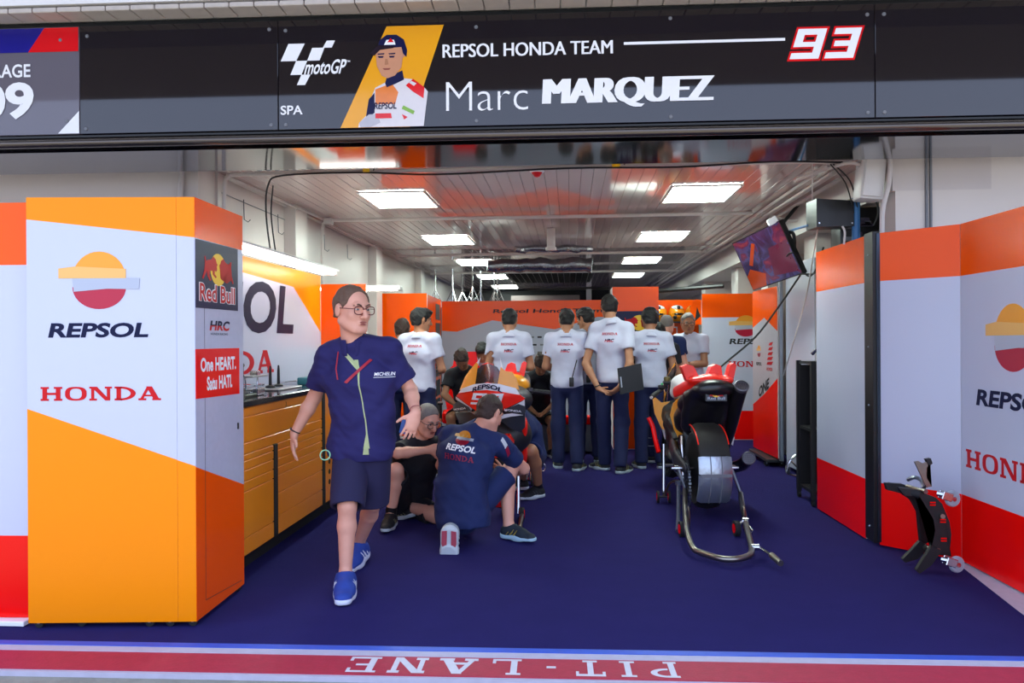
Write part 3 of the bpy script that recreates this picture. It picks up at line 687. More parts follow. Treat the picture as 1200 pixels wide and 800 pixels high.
g = G(); band(g, FA, sm+.0007, LA, [(ZT, ZT), (z2_[0], 1.921), (z2_[1], .795), (.03, .03)], [0, 1, 0]); g.obj('corner_post', [M['orange'], M['white']], cab, smooth=False, keep_world=True)
g = G(); band(g, FB, 0.001, .10, [(ZT, ZT), (1.92, 1.921), (.79, .757), (.03, .03)], [0, 1, 0])
band(g, FB, .10, LB, [(ZT, ZT), (1.921, 1.926), (.757, .596), (.03, .03)], [0, 1, 0])
for zz in ((.10, .104), (2.0, 2.004)): pass
g.prism([(.100, .10), (.103, .10), (.103, 1.915), (.100, 1.915)], FB, t, t+.0006, 2); g.prism([(.10, .10), (.55, .06), (.55, .063), (.10, .103)], FB, t, t+.0006, 2)
g.obj('side_door', [M['orange2'], mat('side white vinyl', '#bfc1d4', .22), M['dark']], cab, smooth=False, keep_world=True)
g = G(); g.prism([(.50, .92), (.512, .92), (.512, .955), (.50, .955)], FB, .002, .008); g.obj('door_lock', M['black'], cab, keep_world=True)
g = G(); globe_emblem(g, FA, .355, 1.713, .397, .286, 0, .003)
put_text(g, FA, 'REPSOL', .112, 1.430, .487, .073, 4, .035, .22, .003)
put_serif(g, FA, 'HONDA', .066, 1.121, .588, .068, 5, .003)
g.obj('sponsor_print', [M[k] for k in GM]+[M['navyink'], M['redink']], cab, smooth=False, keep_world=True, label='oil company globe emblem and two lettered names')
g = G(); g.prism([(.004, 1.576), (.515, 1.579), (.515, 1.924), (.004, 1.915)], FB, .0015, .0035, 0)
bulls(g, FB, .262, 1.785, .40, .17, 2, 1, .0045); put_text(g, FB, 'Red Bull', .035, 1.608, .44, .098, 3, .065, 0, .005); put_text(g, FB, 'Red Bull', .043, 1.612, .424, .09, 2, .018, 0, .006)
g.obj('drinks_sign', [M['rbblue'], M['yellowink'], M['redink'], M['whiteink']], cab, smooth=False, keep_world=True, label='dark blue energy drink sign with red bulls')
g = G(); split_text(g, FB, 'HRC', .165, 1.465, .235, .052, 0, 1); put_text(g, FB, 'HONDA RACING', .17, 1.442, .21, .012, 0, .0, 0, .003)
g.obj('racing_logo', [M['navyink'], M['redink']], cab, smooth=False, keep_world=True)
g = G(); g.prism([(.0, 1.125), (.53, 1.116), (.53, 1.372), (.0, 1.371)], FB, .0015, .0035, 0)
put_text(g, FB, 'One HEART.', .05, 1.255, .43, .072, 1, .035, 0, .0045); put_text(g, FB, 'Satu HATI.', .12, 1.158, .31, .072, 1, .035, 0, .0045)
g.obj('slogan_sign', [M['red'], M['whiteink']], cab, smooth=False, keep_world=True, label='red sign reading One HEART. Satu HATI.')
casters(cab, [(-2.62, 3.61), (-2.42, 3.64), (-2.08, 3.66), (-1.98, 3.67), (-1.87, 3.68), (-1.88, 4.2), (-2.6, 4.25)])
# neighbour panel at the left edge
cab2 = empty('partition', (-3.3, 3.7, 0), label='orange, white and red wrapped panel at the left picture edge', cat='panel')
g = G(); F2, L2_ = panel_box(g, (-4.3, 3.60), (-2.664, 3.66), .045, ZT-.01, .08); g.obj('body', M['frame'], cab2, keep_world=True)
g = G(); band(g, F2, 0, L2_, [(ZT-.01, ZT-.01), (1.797, 1.797), (.44, .44), (.03, .03)], [0, 1, 2]); g.obj('printed_film', [M['orange2'], M['white'], M['red']], cab2, smooth=False, keep_world=True)
g = G(); g.bb((-3.02, 3.60, .004), (-2.7, 3.72, .028), 0, .003); g.obj('foot_plate', M['whiteink'], cab2, keep_world=True)

# ------------------------------------------------------------------ right panels
def wrap_panel(p0, p1, label, zs=((2.12, 2.12), (1.795, 1.795), (.43, .43), (.012, .012)), name='partition', ms=('orange2', 'white', 'red'), group=None, z0=.012, th=.05):
    e = empty(name, (p0[0], p0[1], 0), label=label, cat='panel', group=group)
    g = G(); F, L = panel_box(g, p0, p1, z0, zs[0][0]-.002, th); g.obj('body', M['frame'], e, keep_world=True)
    g = G(); band(g, F, 0, L, list(zs), list(range(len(ms)))); g.obj('printed_film', [M[k] for k in ms], e, smooth=False, keep_world=True)
    return e, F, L
e1, F1, L1 = wrap_panel((2.028, 6.505), (2.052, 5.53), 'orange, white and red wrapped panel on the right, behind the black post')
e2, Fq, Lq = wrap_panel((2.085, 5.371), (2.44, 5.01), 'angled wrapped panel behind the leaning black paddock stand')
e3, F3, L3 = wrap_panel((2.442, 5.008), (2.50, 2.9+0.3), 'wrapped panel with globe emblem at the right picture edge')
g = G(); globe_emblem(g, F3, .535, 1.408, .52, .385, 0, .003); put_text(g, F3, 'REPSOL', .18, 1.00, .72, .10, 4, .035, .22, .003); put_serif(g, F3, 'HONDA', .055, .610, .88, .112, 5, .003)
g.obj('sponsor_print', [M[k] for k in GM]+[M['navyink'], M['redink']], e3, smooth=False, keep_world=True)
g = G(); post = empty('black_post', (2.06, 5.45, 0), label='tall black hinge post between two right-hand panels', cat='post')
g = G(); g.bb((2.048, 5.375, .02), (2.092, 5.53, 2.135), 0, .004); g.obj('profile', M['black'], post, keep_world=True)
g = G(); g.bb((2.070, 5.362, .03), (2.098, 5.378, 2.12), 0, .003); g.obj('edge_strip', mat('satin dark metal', '#3a4450', .25, metal=.8), post, keep_world=True)
for z in (.12, .95, 1.35, 1.98):
    g = G(); g.lathe([(.007, 0), (.005, .006), (0, .006)], (2.047, 5.45, z), (-1, 0, 0), 8); g.obj('bolt', M['alu'], post, keep_world=True)
# pale floor edge running along the right-hand panels
g = G(); g.prism([(2.405, 5.0), (2.475, 4.98), (2.56, 3.55), (2.22, 3.55), (2.30, 4.2)], Fp, 0.0002, .0022); struct(g, 'trim_10', M['lightpaint'])

# ------------------------------------------------------------------ back-of-garage panels
lc, Fl, Ll = wrap_panel((-2.75, 10.9), (-2.05, 10.92), 'tall orange panel behind the white shirted man on the left', zs=((2.10, 2.10), (1.2, 1.2), (.05, .05)), ms=('orange2', 'orange2'))
shelf = empty('shelf_unit', (-2.1, 11.7, 0), label='orange sided shelf unit turning toward the back wall', cat='shelving')
g = G(); Fs, Ls = panel_box(g, (-2.05, 10.93), (-2.12, 12.55), .02, 2.09, .03)
g.obj('side_panel', M['orange2'], shelf, keep_world=True)
g = G()
for i in range(6): g.prism([(.95, .25+i*.3), (1.45, .25+i*.3), (1.45, .50+i*.3), (.95, .50+i*.3)], Fs, .0, .004)
g.obj('opening', M['dark'], shelf, keep_world=True)
bw, Fb, Lb = wrap_panel((-2.12, 12.6), (.75, 12.6), 'long back wall panel with orange zigzag top and team lettering', zs=((2.07, 2.07), (2.06, 2.06), (.02, .02)), ms=('orange2', 'silverink'))
g = G()
bx = lambda px: (px-668)/900*12.6+2.12+.0
bz = lambda py: 1.4+(400-py)/900*12.6
zig = [(517, 387), (535, 388), (577, 375), (650, 386), (700, 372), (721, 372)]
for (a, b), (c, d_) in zip(zig[:-1], zig[1:]): g.prism([(bx(a), bz(b)), (bx(c), bz(d_)), (bx(c), 2.06), (bx(a), 2.06)], Fb, .002, .004, 0)
put_text(g, Fb, 'Repsol Honda Team', bx(578), bz(368), bx(706)-bx(578), .085, 1, .02, .2, .006)
for i in range(5):
    for j in range(3): g.prism([(bx(612+i*9+(j % 2)*3), bz(396+j*9)), (bx(617+i*9+(j % 2)*3), bz(396+j*9)), (bx(617+i*9+(j % 2)*3), bz(394+j*9)), (bx(612+i*9+(j % 2)*3), bz(394+j*9))], Fb, .003, .005, 2 if (i+j) % 2 else 1)
g.obj('sponsor_print', [M['orange2'], M['dark'], M['greyp']], bw, smooth=False, keep_world=True)
rb, Fr_, Lr = wrap_panel((.545, 9.9), (1.13, 9.9), 'tall orange cabinet with energy drink sign behind the group', zs=((2.09, 2.09), (1.78, 1.78), (1.05, 1.05), (.02, .02)), ms=('orange2', 'rbblue', 'orange2'), th=.5, name='drinks_cabinet')
g = G(); bulls(g, Fr_, .34, 1.63, .46, .20, 1, 0, .004); put_text(g, Fr_, 'Red Bull', .05, 1.36, .46, .13, 2, .02, 0, .004); g.prism([(.02, 1.1), (.56, 1.1), (.56, 1.33), (.02, 1.33)], Fr_, .002, .004, 3)
g.obj('drinks_sign', [M['yellowink'], M['redink'], M['silverink'], M['dark']], rb, smooth=False, keep_world=True)
# helmet display
hs, Fh, Lh = wrap_panel((1.15, 11.3), (1.86, 11.3), 'orange helmet display wall between cabinet and right panel', zs=((1.99, 1.99), (1.0, 1.0), (.02, .02)), ms=('orange2', 'orange2'), th=.03)
g = G(); g.bb((1.15, 11.0, 1.655), (1.86, 11.298, 1.67), 0, .002); g.obj('shelf', M['dark'], hs, keep_world=True)
g = G(); Fi = Fr((1.42, 11.27, 1.4), (1, 0, 0), (0, 0, 1))
g.ring([(-.13, 0), (.13, 0), (.13, .2), (-.13, .2)], [(-.115, .015), (.115, .015), (.115, .185), (-.115, .185)], Fi, 0, .03, 0); g.obj('niche_frame', M['frame'], hs, keep_world=True)
conduit('black_bar', [(1.18, 11.0, 2.10), (2.06, 10.5, 2.13)], .03, M['black'], 'black rail above the helmet display', 'rail', sm=0)
hp = None
for i, x in enumerate((1.27, 1.52, 1.76)):
    if hp is None:
        hp = empty('helmet'); g = G(); g.ell((0, 0, .115), (.118, .135, .125), None, 20); g.obj('shell', mat('orange helmet shell', '#e88a12', .2, coat=.6), hp)
        g = G(); g.ell((0, -.012, .105), (.108, .130, .045), None, 18); g.obj('visor', M['blackgloss'], hp)
        g = G(); g.ell((0, -.03, .19), (.085, .09, .045), None, 14); g.obj('white_band', M['whiteink'], hp)
        g = G(); g.ell((0, -.10, .195), (.03, .03, .03), None, 10); g.ell((.05, -.10, .06), (.03, .045, .03), None, 10); g.ell((-.05, -.10, .06), (.03, .045, .03), None, 10); g.obj('vent', M['black'], hp); q = hp
    else: q = copy_tree(hp)
    q.location = (x, 11.13, 1.671); q.rotation_euler = (0, 0, (-.1, .15, .5)[i]); tag(q, 'orange and white race helmet, %s of three on the shelf' % ('left', 'middle', 'right')[i], 'helmet', 'helmets on the display shelf')
g = G(); F_ = Fr((1.78, 10.95, 1.62), (1, 0, 0), (0, 0, 1)); g.prism([(-.06, .0), (.12, 0), (.14, .34), (-.02, .36), (-.10, .25)], F_, -.01, 0)
g.prism([(-.03, .05), (.05, .12), (.0, .25)], F_, .001, .004, 1)
tag(g.obj('hanging_banner', [M['orange2'], M['dark']]), 'orange pennant hanging right of the helmets', 'banner')
rp, Frp, Lrp = wrap_panel((1.84, 10.9), (2.90, 10.9), 'rear right panel with globe emblem and red foot', zs=((2.05, 2.05), (1.72, 1.72), (.42, .42), (.02, .02)))
g = G(); globe_emblem(g, Frp, .60, 1.60, .46, .30, 0, .004); put_text(g, Frp, 'REPSOL', .38, 1.345, .58, .08, 4, .03, .2, .004); put_serif(g, Frp, 'HONDA', .36, 1.03, .58, .08, 5, .004)
g.obj('sponsor_print', [M[k] for k in GM]+[M['dark'], M['redink']], rp, smooth=False, keep_world=True)
mp = empty('rolling_screen', (2.25, 9.1, 0), label='narrow rolling screen with zigzag orange top and red foot', cat='screen')
g = G(); Fm, Lm = panel_box(g, (2.224, 9.56), (2.268, 8.62), .10, 1.99, .04); g.obj('body', M['frame'], mp, keep_world=True)
g = G()
for a0, a1, zt0, zt1, zb0, zb1 in ((0, .47, 1.55, 1.66, .62, .78), (.47, Lm, 1.66, 1.50, .78, .98)):
    g.prism([(a0, zt0), (a1, zt1), (a1, 1.99), (a0, 1.99)], Fm, -.001, .002, 0); g.prism([(a0, zb0), (a1, zb1), (a1, zt1), (a0, zt0)], Fm, -.001, .002, 1); g.prism([(a0, .10), (a1, .10), (a1, zb1), (a0, zb0)], Fm, -.001, .002, 2)
g.obj('printed_film', [M['orange2'], mat('grey vinyl', '#b3b4bf', .3), M['red']], mp, smooth=False, keep_world=True)
g = G(); globe_emblem(g, Fm, .26, 1.27, .2, .14, 0, .004); 
for i in range(5): g.prism([(.56+.02*i, 1.12+.055*i), (.74, 1.12+.055*i), (.80, 1.16+.055*i), (.60+.02*i, 1.15+.055*i)], Fm, .003, .005, 5)
put_text(g, Fm, 'HONDA', .56, 1.05, .22, .04, 5, .02, 0, .005); put_text(g, Fm, 'REPSOL', .15, 1.10, .22, .04, 4, .02, 0, .005)
put_text(g, Fm, 'ONE', .25, .70, .4, .12, 4, .04, .2, .005, warp=lambda x, y: (x, y+(x-.2)*.35))
g.obj('sponsor_print', [M[k] for k in GM]+[M['dark'], M['redink']], mp, smooth=False, keep_world=True)
g = G(); g.bb((2.16, 8.66, .05), (2.34, 9.52, .085), 0, .004); g.obj('base_rail', M['darkgrey'], mp, keep_world=True)
casters(mp, [(2.17, 8.72), (2.33, 8.72), (2.17, 9.46), (2.33, 9.46)], .03)
g = G(); g.bb((2.275, 8.56, .08), (2.315, 8.61, 2.10), 0, .003); tag(g.obj('aluminium_post', M['alu']), 'upright aluminium edge post beside the rolling screen', 'post')
wrap_panel((2.33, 8.50), (2.36, 7.62), 'plain white board leaning between the wall pilasters', zs=((2.2, 2.2), (.05, .05)), ms=('white',), z0=.05)

# ------------------------------------------------------------------ graphic wall over the bench
gw = empty('graphic_wall_board', (-2.48, 5.8, 1.05), label='white wall board with orange top over the tool bench', cat='panel')
g = G(); Fg, Lg = panel_box(g, (-2.473, 3.95), (-2.473, 7.47), 1.06, 2.06, .05); g.obj('body', M['frame'], gw, keep_world=True)
Y_ = lambda y: y-3.95
g = G(); g.prism([(0, 1.06), (Y_(7.465), 1.06), (Y_(7.465), 1.50), (Y_(6.72), 1.90), (0, 1.99)], Fg, -.001, .002, 0)
g.prism([(Y_(6.72), 1.90), (Y_(7.465), 1.50), (Y_(7.465), 2.06), (0, 2.06), (0, 1.99)], Fg, -.001, .002, 1)
g.obj('printed_film', [M['white'], M['orange']], gw, smooth=False, keep_world=True)
g = G(); put_text(g, Fg, 'REPSOL', Y_(3.98), 1.475, 2.76, .42, 0, .03, .2, .004); put_serif(g, Fg, 'HONDA', Y_(4.35), 1.155, 1.9, .185, 1, .004)
g.obj('sponsor_print', [M['navyink'], M['redink']], gw, smooth=False, keep_world=True)
wp, Fw, Lw = wrap_panel((-2.47, 7.48), (-2.02, 7.50), 'short orange panel with drinks sign behind the walking man', zs=((1.98, 1.98), (1.35, 1.35), (.9, .9)), ms=('orange2', 'silverink'), z0=.9)
g = G(); g.prism([(.22, 1.53), (.42, 1.53), (.42, 1.86), (.22, 1.86)], Fw, .002, .006, 0); g.prism([(.235, 1.545), (.405, 1.545), (.405, 1.845), (.235, 1.845)], Fw, .006, .007, 1); bulls(g, Fw, .32, 1.66, .16, .12, 2, 1, .008)
g.obj('drinks_sign', [M['dark'], M['yellowink'], M['redink']], wp, smooth=False, keep_world=True)
tf = None
for i, (x, y, z, rz, L_) in enumerate(((-2.25, 5.75, 2.045, PI/2, 2.6), (-2.2, 7.9, 1.955, 0.02, .85))):
    t_ = empty('tube_light', (x, y, z), rz, 'twin tube light over the tool bench' if i == 0 else 'small tube light behind the walking man\'s head', 'light')
    g = G(); g.bb((-L_/2, -.10, .02), (L_/2, .10, .035), 0, .003); g.obj('reflector', M['frame'], t_)
    for s_ in (-1, 1):
        g = G(); g.tube([(-L_/2+.02, s_*.05, 0), (L_/2-.02, s_*.05, 0)], .014, 10); g.obj('tube', M['tubelit'], t_)
    if i:
        for s_ in (-.3, .3):
            g = G(); g.tube([(-.40, s_*.2, .03), (-.585, s_*.2, .03)], .010, 6); g.obj('wall_arm', M['alu'], t_)
    for s_ in (-1, 1):
        g = G(); g.bb((s_*L_/2-.02, -.08, -.016), (s_*L_/2+.02, .08, .03), 0, .004); g.obj('end_cap', M['frame'], t_)

# ------------------------------------------------------------------ tool bench
be = empty('tool_bench', (-2.18, 5.1, 0), label='orange drawer bench with black worktop along the left wall', cat='bench')
XF = -1.913
g = G(); g.bb((-2.46, 4.31, .145), (XF+.0-.004, 6.62, 1.02)); g.obj('carcass', M['benchorange'], be, keep_world=True)
g = G(); g.bb((-2.46, 4.31, 0.0), (XF-.12, 6.62, .144)); g.obj('plinth', M['dark'], be, keep_world=True)
g = G(); g.bb((-2.46, 4.305, 1.021), (XF+.02, 6.64, 1.058), 0, .004); g.obj('worktop', mat('black worktop', '#1c1a20', .12, noise=.1, scale=60), be, keep_world=True)
for y in (5.815, 4.845):
    g = G(); g.bb((XF-.004, y-.03, .15), (XF+.012, y+.03, 1.02 if y > 5 else .745), 0, .002); g.obj('post', M['dark'], be, keep_world=True)
def drawer(y0, y1, z0, z1, handle=True):
    g = G(); g.bb((XF-.003, y0+.004, z0+.003), (XF+.008, y1-.004, z1-.003), 0, .002); d_ = g.obj('drawer', M['benchorange'], be, keep_world=True)
    if handle:
        gg = G(); gg.tube([(XF+.020, y0+.01, z1-.014), (XF+.020, y1-.01, z1-.014)], .006, 8)
        for y in (y0+.02, y1-.02): gg.tube([(XF+.006, y, z1-.014), (XF+.02, y, z1-.014)], .004, 6)
        gg.obj('handle', M['chrome'], d_)
zt = [1.018, .965, .812]
drawer(4.315, 5.78, .965, 1.018, False); drawer(4.315, 5.78, .812, .965); drawer(4.315, 5.78, .745, .812)
for a, b in ((.707, .745), (.652, .707), (.587, .652), (.527, .587), (.252, .527), (.15, .252)): drawer(4.315, 4.815, a, b, b < .70 and b > .3 or b == .707)
for a, b in ((.70, .745), (.645, .70), (.59, .645), (.535, .59), (.42, .535), (.27, .42), (.15, .27)): drawer(4.875, 5.785, a, b, b > .3)
g = G(); put_text(g, Fr((XF+.009, 0, 0), (0, 1, 0), (0, 0, 1)), '3', 5.02, .975, .018, .03, 0, .02, 0, 0); g.obj('number', M['dark'], be, smooth=False, keep_world=True)
drawer(5.85, 6.6, .15, 1.018, False)
g = G()
for z in (.30, .38, .46): g.lathe([(.02, 0), (.02, .004)], (XF+.008, 5.95, z), (1, 0, 0), 12)
g.obj('vent_hole', M['dark'], be, keep_world=True)
# things on the bench
ZB = 1.058
def thing1(g, name, ms, label, cat, group=None): return tag(g.obj(name, ms), label, cat, group)
g = G(); g.bb((-2.12, 4.36, ZB), (-1.95, 4.50, ZB+.075), 0, .012); g.bb((-2.10, 4.37, ZB+.075), (-1.97, 4.49, ZB+.082), 1, .003); thing1(g, 'tool_case', [M['black'], M['greyp']], 'black tool case at the near end of the bench', 'case')
g = G(); g.bb((-2.25, 4.52, ZB), (-2.0, 4.78, ZB+.02), 0, .004)
for i in range(7): g.tube([(-2.22, 4.55+i*.033, ZB+.03), (-2.03, 4.55+i*.033, ZB+.03)], .008, 6, 1)
thing1(g, 'tool_tray', [M['black'], M['alu']], 'black tray of loose tools on the bench', 'tray')
for i, (x, y) in enumerate(((-2.2, 4.60), (-2.12, 4.66))):
    g = G(); g.lathe([(.035, 0), (.04, .02), (.04, .08), (.02, .10), (0, .10)], (x, y, ZB+.04), n=14); g.tube([(x, y, ZB+.1), (x+.06, y+.05, ZB+.14)], .012, 8, 1)
    thing1(g, 'power_tool', [M['black'], M['darkgrey']], 'dark rounded power tool lying on the tray, %s one' % ('farther' if i else 'nearer'), 'tool', 'power tools on the bench')
ds = empty('display_stand', (-2.07, 4.86, ZB), label='clear and chrome display stand on the bench', cat='stand')
glass = mat('clear acrylic', '#e6eef4', .05, trans=.9, noise=0, ior=1.3)
for z, w in ((.005, .20), (.06, .14), (.12, .24)):
    g = G(); g.bb((-.10, -w/2, z), (.06, w/2, z+.012), 0, .002); g.obj('plate', glass if z < .1 else M['alu'], ds)
g = G(); g.bb((.03, -.06, .0), (.065, .06, .045), 0, .004); g.obj('chrome_block', M['chrome'], ds); g = G(); g.bb((.0, -.03, .125), (.05, .03, .16), 0, .004); g.obj('top_block', M['chrome'], ds)
for s_ in (-1, 1):
    g = G(); g.tube([(0, s_*.07, 0), (0, s_*.10, .12)], .006, 6); g.obj('upright', M['chrome'], ds)
g = G(); g.tube([(-2.3, 4.7, ZB+.185), (-2.3, 5.25, ZB+.185)], .016, 8); g.bb((-2.33, 4.75, ZB), (-2.27, 4.79, ZB+.18)); g.bb((-2.33, 5.16, ZB), (-2.27, 5.20, ZB+.18))
thing1(g, 'black_bar_rest', M['black'], 'long black bar on rests behind the display stand', 'bar')
g = G(); g.bb((-2.3, 5.3, ZB), (-2.06, 5.78, ZB+.012), 0, .003); thing1(g, 'steel_plate', M['alu'], 'thin steel plate lying on the bench', 'plate')
for i, y in enumerate((5.50, 5.66)):
    g = G(); g.lathe([(.035, 0), (.035, .012), (.012, .02), (.01, .12), (.006, .16), (0, .162)], (-2.2, y, ZB+.012), n=12)
    thing1(g, 'black_spindle', M['black'], 'black upright spindle on the steel plate, %s one' % ('right' if i else 'left'), 'spindle', 'spindles on the bench')
g = G(); g.bb((-2.2, 6.05, ZB), (-2.0, 6.3, ZB+.06), 0, .01); thing1(g, 'teal_box', mat('teal plastic', '#3a7f86', .4), 'small teal box at the far end of the bench', 'box')
# ------------------------------------------------------------------ figures
def wp(px, py, Y):
    """a point of the place on the sight line of a photograph point, at depth Y along the garage"""
    a = (px-600)/900.0; b = (400-py)/900.0
    f = V((-math.sin(YAW), math.cos(YAW), 0)); r0 = V((math.cos(YAW), math.sin(YAW), 0)); u0 = V((0, 0, 1)); c, s_ = math.cos(ROLL), math.sin(ROLL)
    d = f+(r0*c-u0*s_)*a+(r0*s_+u0*c)*b
    t = Y/d.y; return V((t*d.x, t*d.y, 1.4+t*d.z))
SKIN = {'fair': mat('fair skin', '#dc9f88', .5, noise=.06, scale=25), 'tan': mat('tan skin', '#ac7656', .5, noise=.06, scale=25), 'brown': mat('brown skin', '#8a5a40', .5, noise=.06, scale=25)}
CL = {'navy': mat('navy shirt cloth', '#201c58', .85, noise=.08, scale=40, bump=.2, bscale=500), 'navy2': mat('navy team cloth', '#152557', .85, noise=.08, scale=40, bump=.2, bscale=500),
      'short': mat('navy shorts cloth', '#1e1a40', .85, noise=.08, scale=40, bump=.2, bscale=500), 'white': mat('white shirt cloth', '#c2c3d8', .85, noise=.03, scale=40, bump=.15, bscale=500),
      'grey': mat('pale grey shirt cloth', '#a3a8bd', .85, noise=.04, scale=40), 'trouser': mat('dark navy trouser cloth', '#141c48', .85, noise=.1, scale=40, bump=.2, bscale=500),
      'black': mat('black team cloth', '#15151f', .8, noise=.08, scale=40)}
HAIR = {'black': mat('black hair', '#0d0b0d', .55, noise=.3, scale=90, bump=.6, bscale=220), 'brown': mat('brown hair', '#3c2a24', .6, noise=.3, scale=90, bump=.6, bscale=220),
        'greyb': mat('greying brown hair', '#6a5142', .7, noise=.3, scale=90, bump=.6, bscale=220), 'grey': mat('grey hair', '#7d7672', .6, noise=.3, scale=90, bump=.6, bscale=220)}
EYEW = mat('eye white', '#b9b0aa', .3, noise=0); EYEI = mat('eye iris', '#33424a', .2, noise=0); LIP = mat('lips', '#9c5a52', .5, noise=.05)
def rotv(v, ax, a): return Matrix.Rotation(a, 3, ax) @ v
def hand(s, w, d, n, ts, curl=.35, sc=1.0, k=.006, spread=.12, thumb=.9, fr=.0085):
    """w wrist, d finger direction, n palm normal (fingers curl towards it), ts thumb side (unit vector)"""
    d = V(d).normalized(); n = V(n); n = (n-d*n.dot(d)).normalized(); e = V(ts); e = (e-d*e.dot(d)-n*e.dot(n)).normalized()
    s.cone(w, w+d*.045*sc, .024*sc, .029*sc, k=.02, side=e, fl=(1.15, .68)); s.cone(w+d*.035*sc, w+d*.080*sc, .030*sc, .030*sc, k=.015, side=e, fl=(1.3, .55))
    for i, (off, L) in enumerate(((.030, .068), (.0105, .076), (-.0095, .070), (-.029, .056))):
        p = w+d*(.088-.004*abs(i-1.3))*sc+e*off*sc; q = rotv(d, n, 0)+e*(spread*(1.2-i*.8)); q.normalize(); ax = q.cross(n).normalized(); r = fr*sc*(1 if i < 3 else .88)
        p0 = p-q*.02
        for j, f_ in enumerate((.45, .31, .24)):
            q = rotv(q, ax, curl*(.6 if j == 0 else 1)); p1 = p+q*L*f_*sc; s.cone(p0 if j == 0 else p, p1, r*(1.06-.05*j), r*(1.0-.07*j), k=k*.5); p = p1
    p = w+d*.022*sc+e*.022*sc; q = (d*.55+e*thumb+n*.25).normalized(); s.cone(p, p+q*.042*sc, .0135*sc, .011*sc, k=.010); p = p+q*.042*sc
    q = (q+d*.45+n*.1).normalized(); p1 = p+q*.026*sc; s.cone(p, p1, .0102*sc, .0095*sc, k=k*.6); q = (q+d*.25).normalized(); s.cone(p1, p1+q*.020*sc, .0095*sc, .0080*sc, k=k*.6)
def head_axes(look, up=(0, 0, 1)):
    f = V(look).normalized(); u = V(up); u = (u-f*u.dot(f)).normalized(); return f.cross(u), f, u
def head(s, c, look, up, sc=1.0, fat=1.0):
    r, f, u = head_axes(look, up); P_ = lambda a, b, z: c+(r*a*fat+f*b+u*z)*sc
    R = np.array([[r[i], f[i], u[i]] for i in range(3)]); q = lambda *t: [x*sc for x in t]
    s.ell(P_(0, -.012, .028), q(.076*fat, .095, .087), R, k=.02); s.ell(P_(0, .026, -.034), q(.066*fat, .064, .080), R, k=.025)
    for g_ in (-1, 1):
        s.cone(P_(g_*.054, .0, -.055), P_(g_*.024, .064, -.093), .026*sc, .022*sc, k=.025); s.ell(P_(g_*.040, .060, -.022), q(.022, .020, .022), R, k=.02)
    s.ell(P_(0, .074, -.097), q(.024, .018, .018), R, k=.015)
    s.cone(P_(-.036, .078, .030), P_(.036, .078, .030), .013*sc, k=.014)
    for g_ in (-1, 1): s.ell(P_(g_*.032, .098, .006), q(.019, .014, .012), R, k=.012, op='sub')
    s.cone(P_(0, .090, .020), P_(0, .114, -.026), .0085*sc, .0145*sc, k=.010); s.ell(P_(-.013, .100, -.031), q(.010, .011, .008), R, k=.006); s.ell(P_(.013, .100, -.031), q(.010, .011, .008), R, k=.006)
    s.ell(P_(0, .084, -.060), q(.025, .012, .013), R, k=.010); s.cone(P_(-.022, .098, -.060), P_(.022, .098, -.060), .0035*sc, k=.005, op='sub')
    for g_ in (-1, 1):
        s.ell(P_(g_*.083, -.006, -.004), q(.010, .019, .033), R, k=.008); s.ell(P_(g_*.093, .0, -.002), q(.006, .010, .018), R, k=.005, op='sub')
    return P_, R
def face_bits(par, c, look, up, sc=1.0, hair='black', brow=True, fat=1.0, inv=None):
    r, f, u = head_axes(look, up); P_ = lambda a, b, z: c+(r*a*fat+f*b+u*z)*sc; R = Matrix([[r[i], f[i], u[i]] for i in range(3)])
    for g_ in (-1, 1):
        g = G(); g.ell(P_(g_*.031, .0825, .007), (.0125*sc, .010*sc, .0055*sc), R, 12); g.ell(P_(g_*.031+.002, .0905, .007), (.005*sc, .003*sc, .005*sc), R, 10, 1); g.obj('eye', [EYEW, EYEI], par, keep_world=True)
        if brow:
            g = G(); g.tube([P_(g_*.014, .094, .026), P_(g_*.032, .092, .033), P_(g_*.050, .076, .026)], [.0035*sc, .0045*sc, .0025*sc], 6); g.obj('eyebrow', HAIR[hair], par, keep_world=True)
    g = G(); g.ell(P_(0, .0945, -.056), (.021*sc, .006*sc, .0045*sc), R, 12); g.ell(P_(0, .0935, -.066), (.018*sc, .006*sc, .005*sc), R, 12); g.obj('lips', LIP, par, keep_world=True)
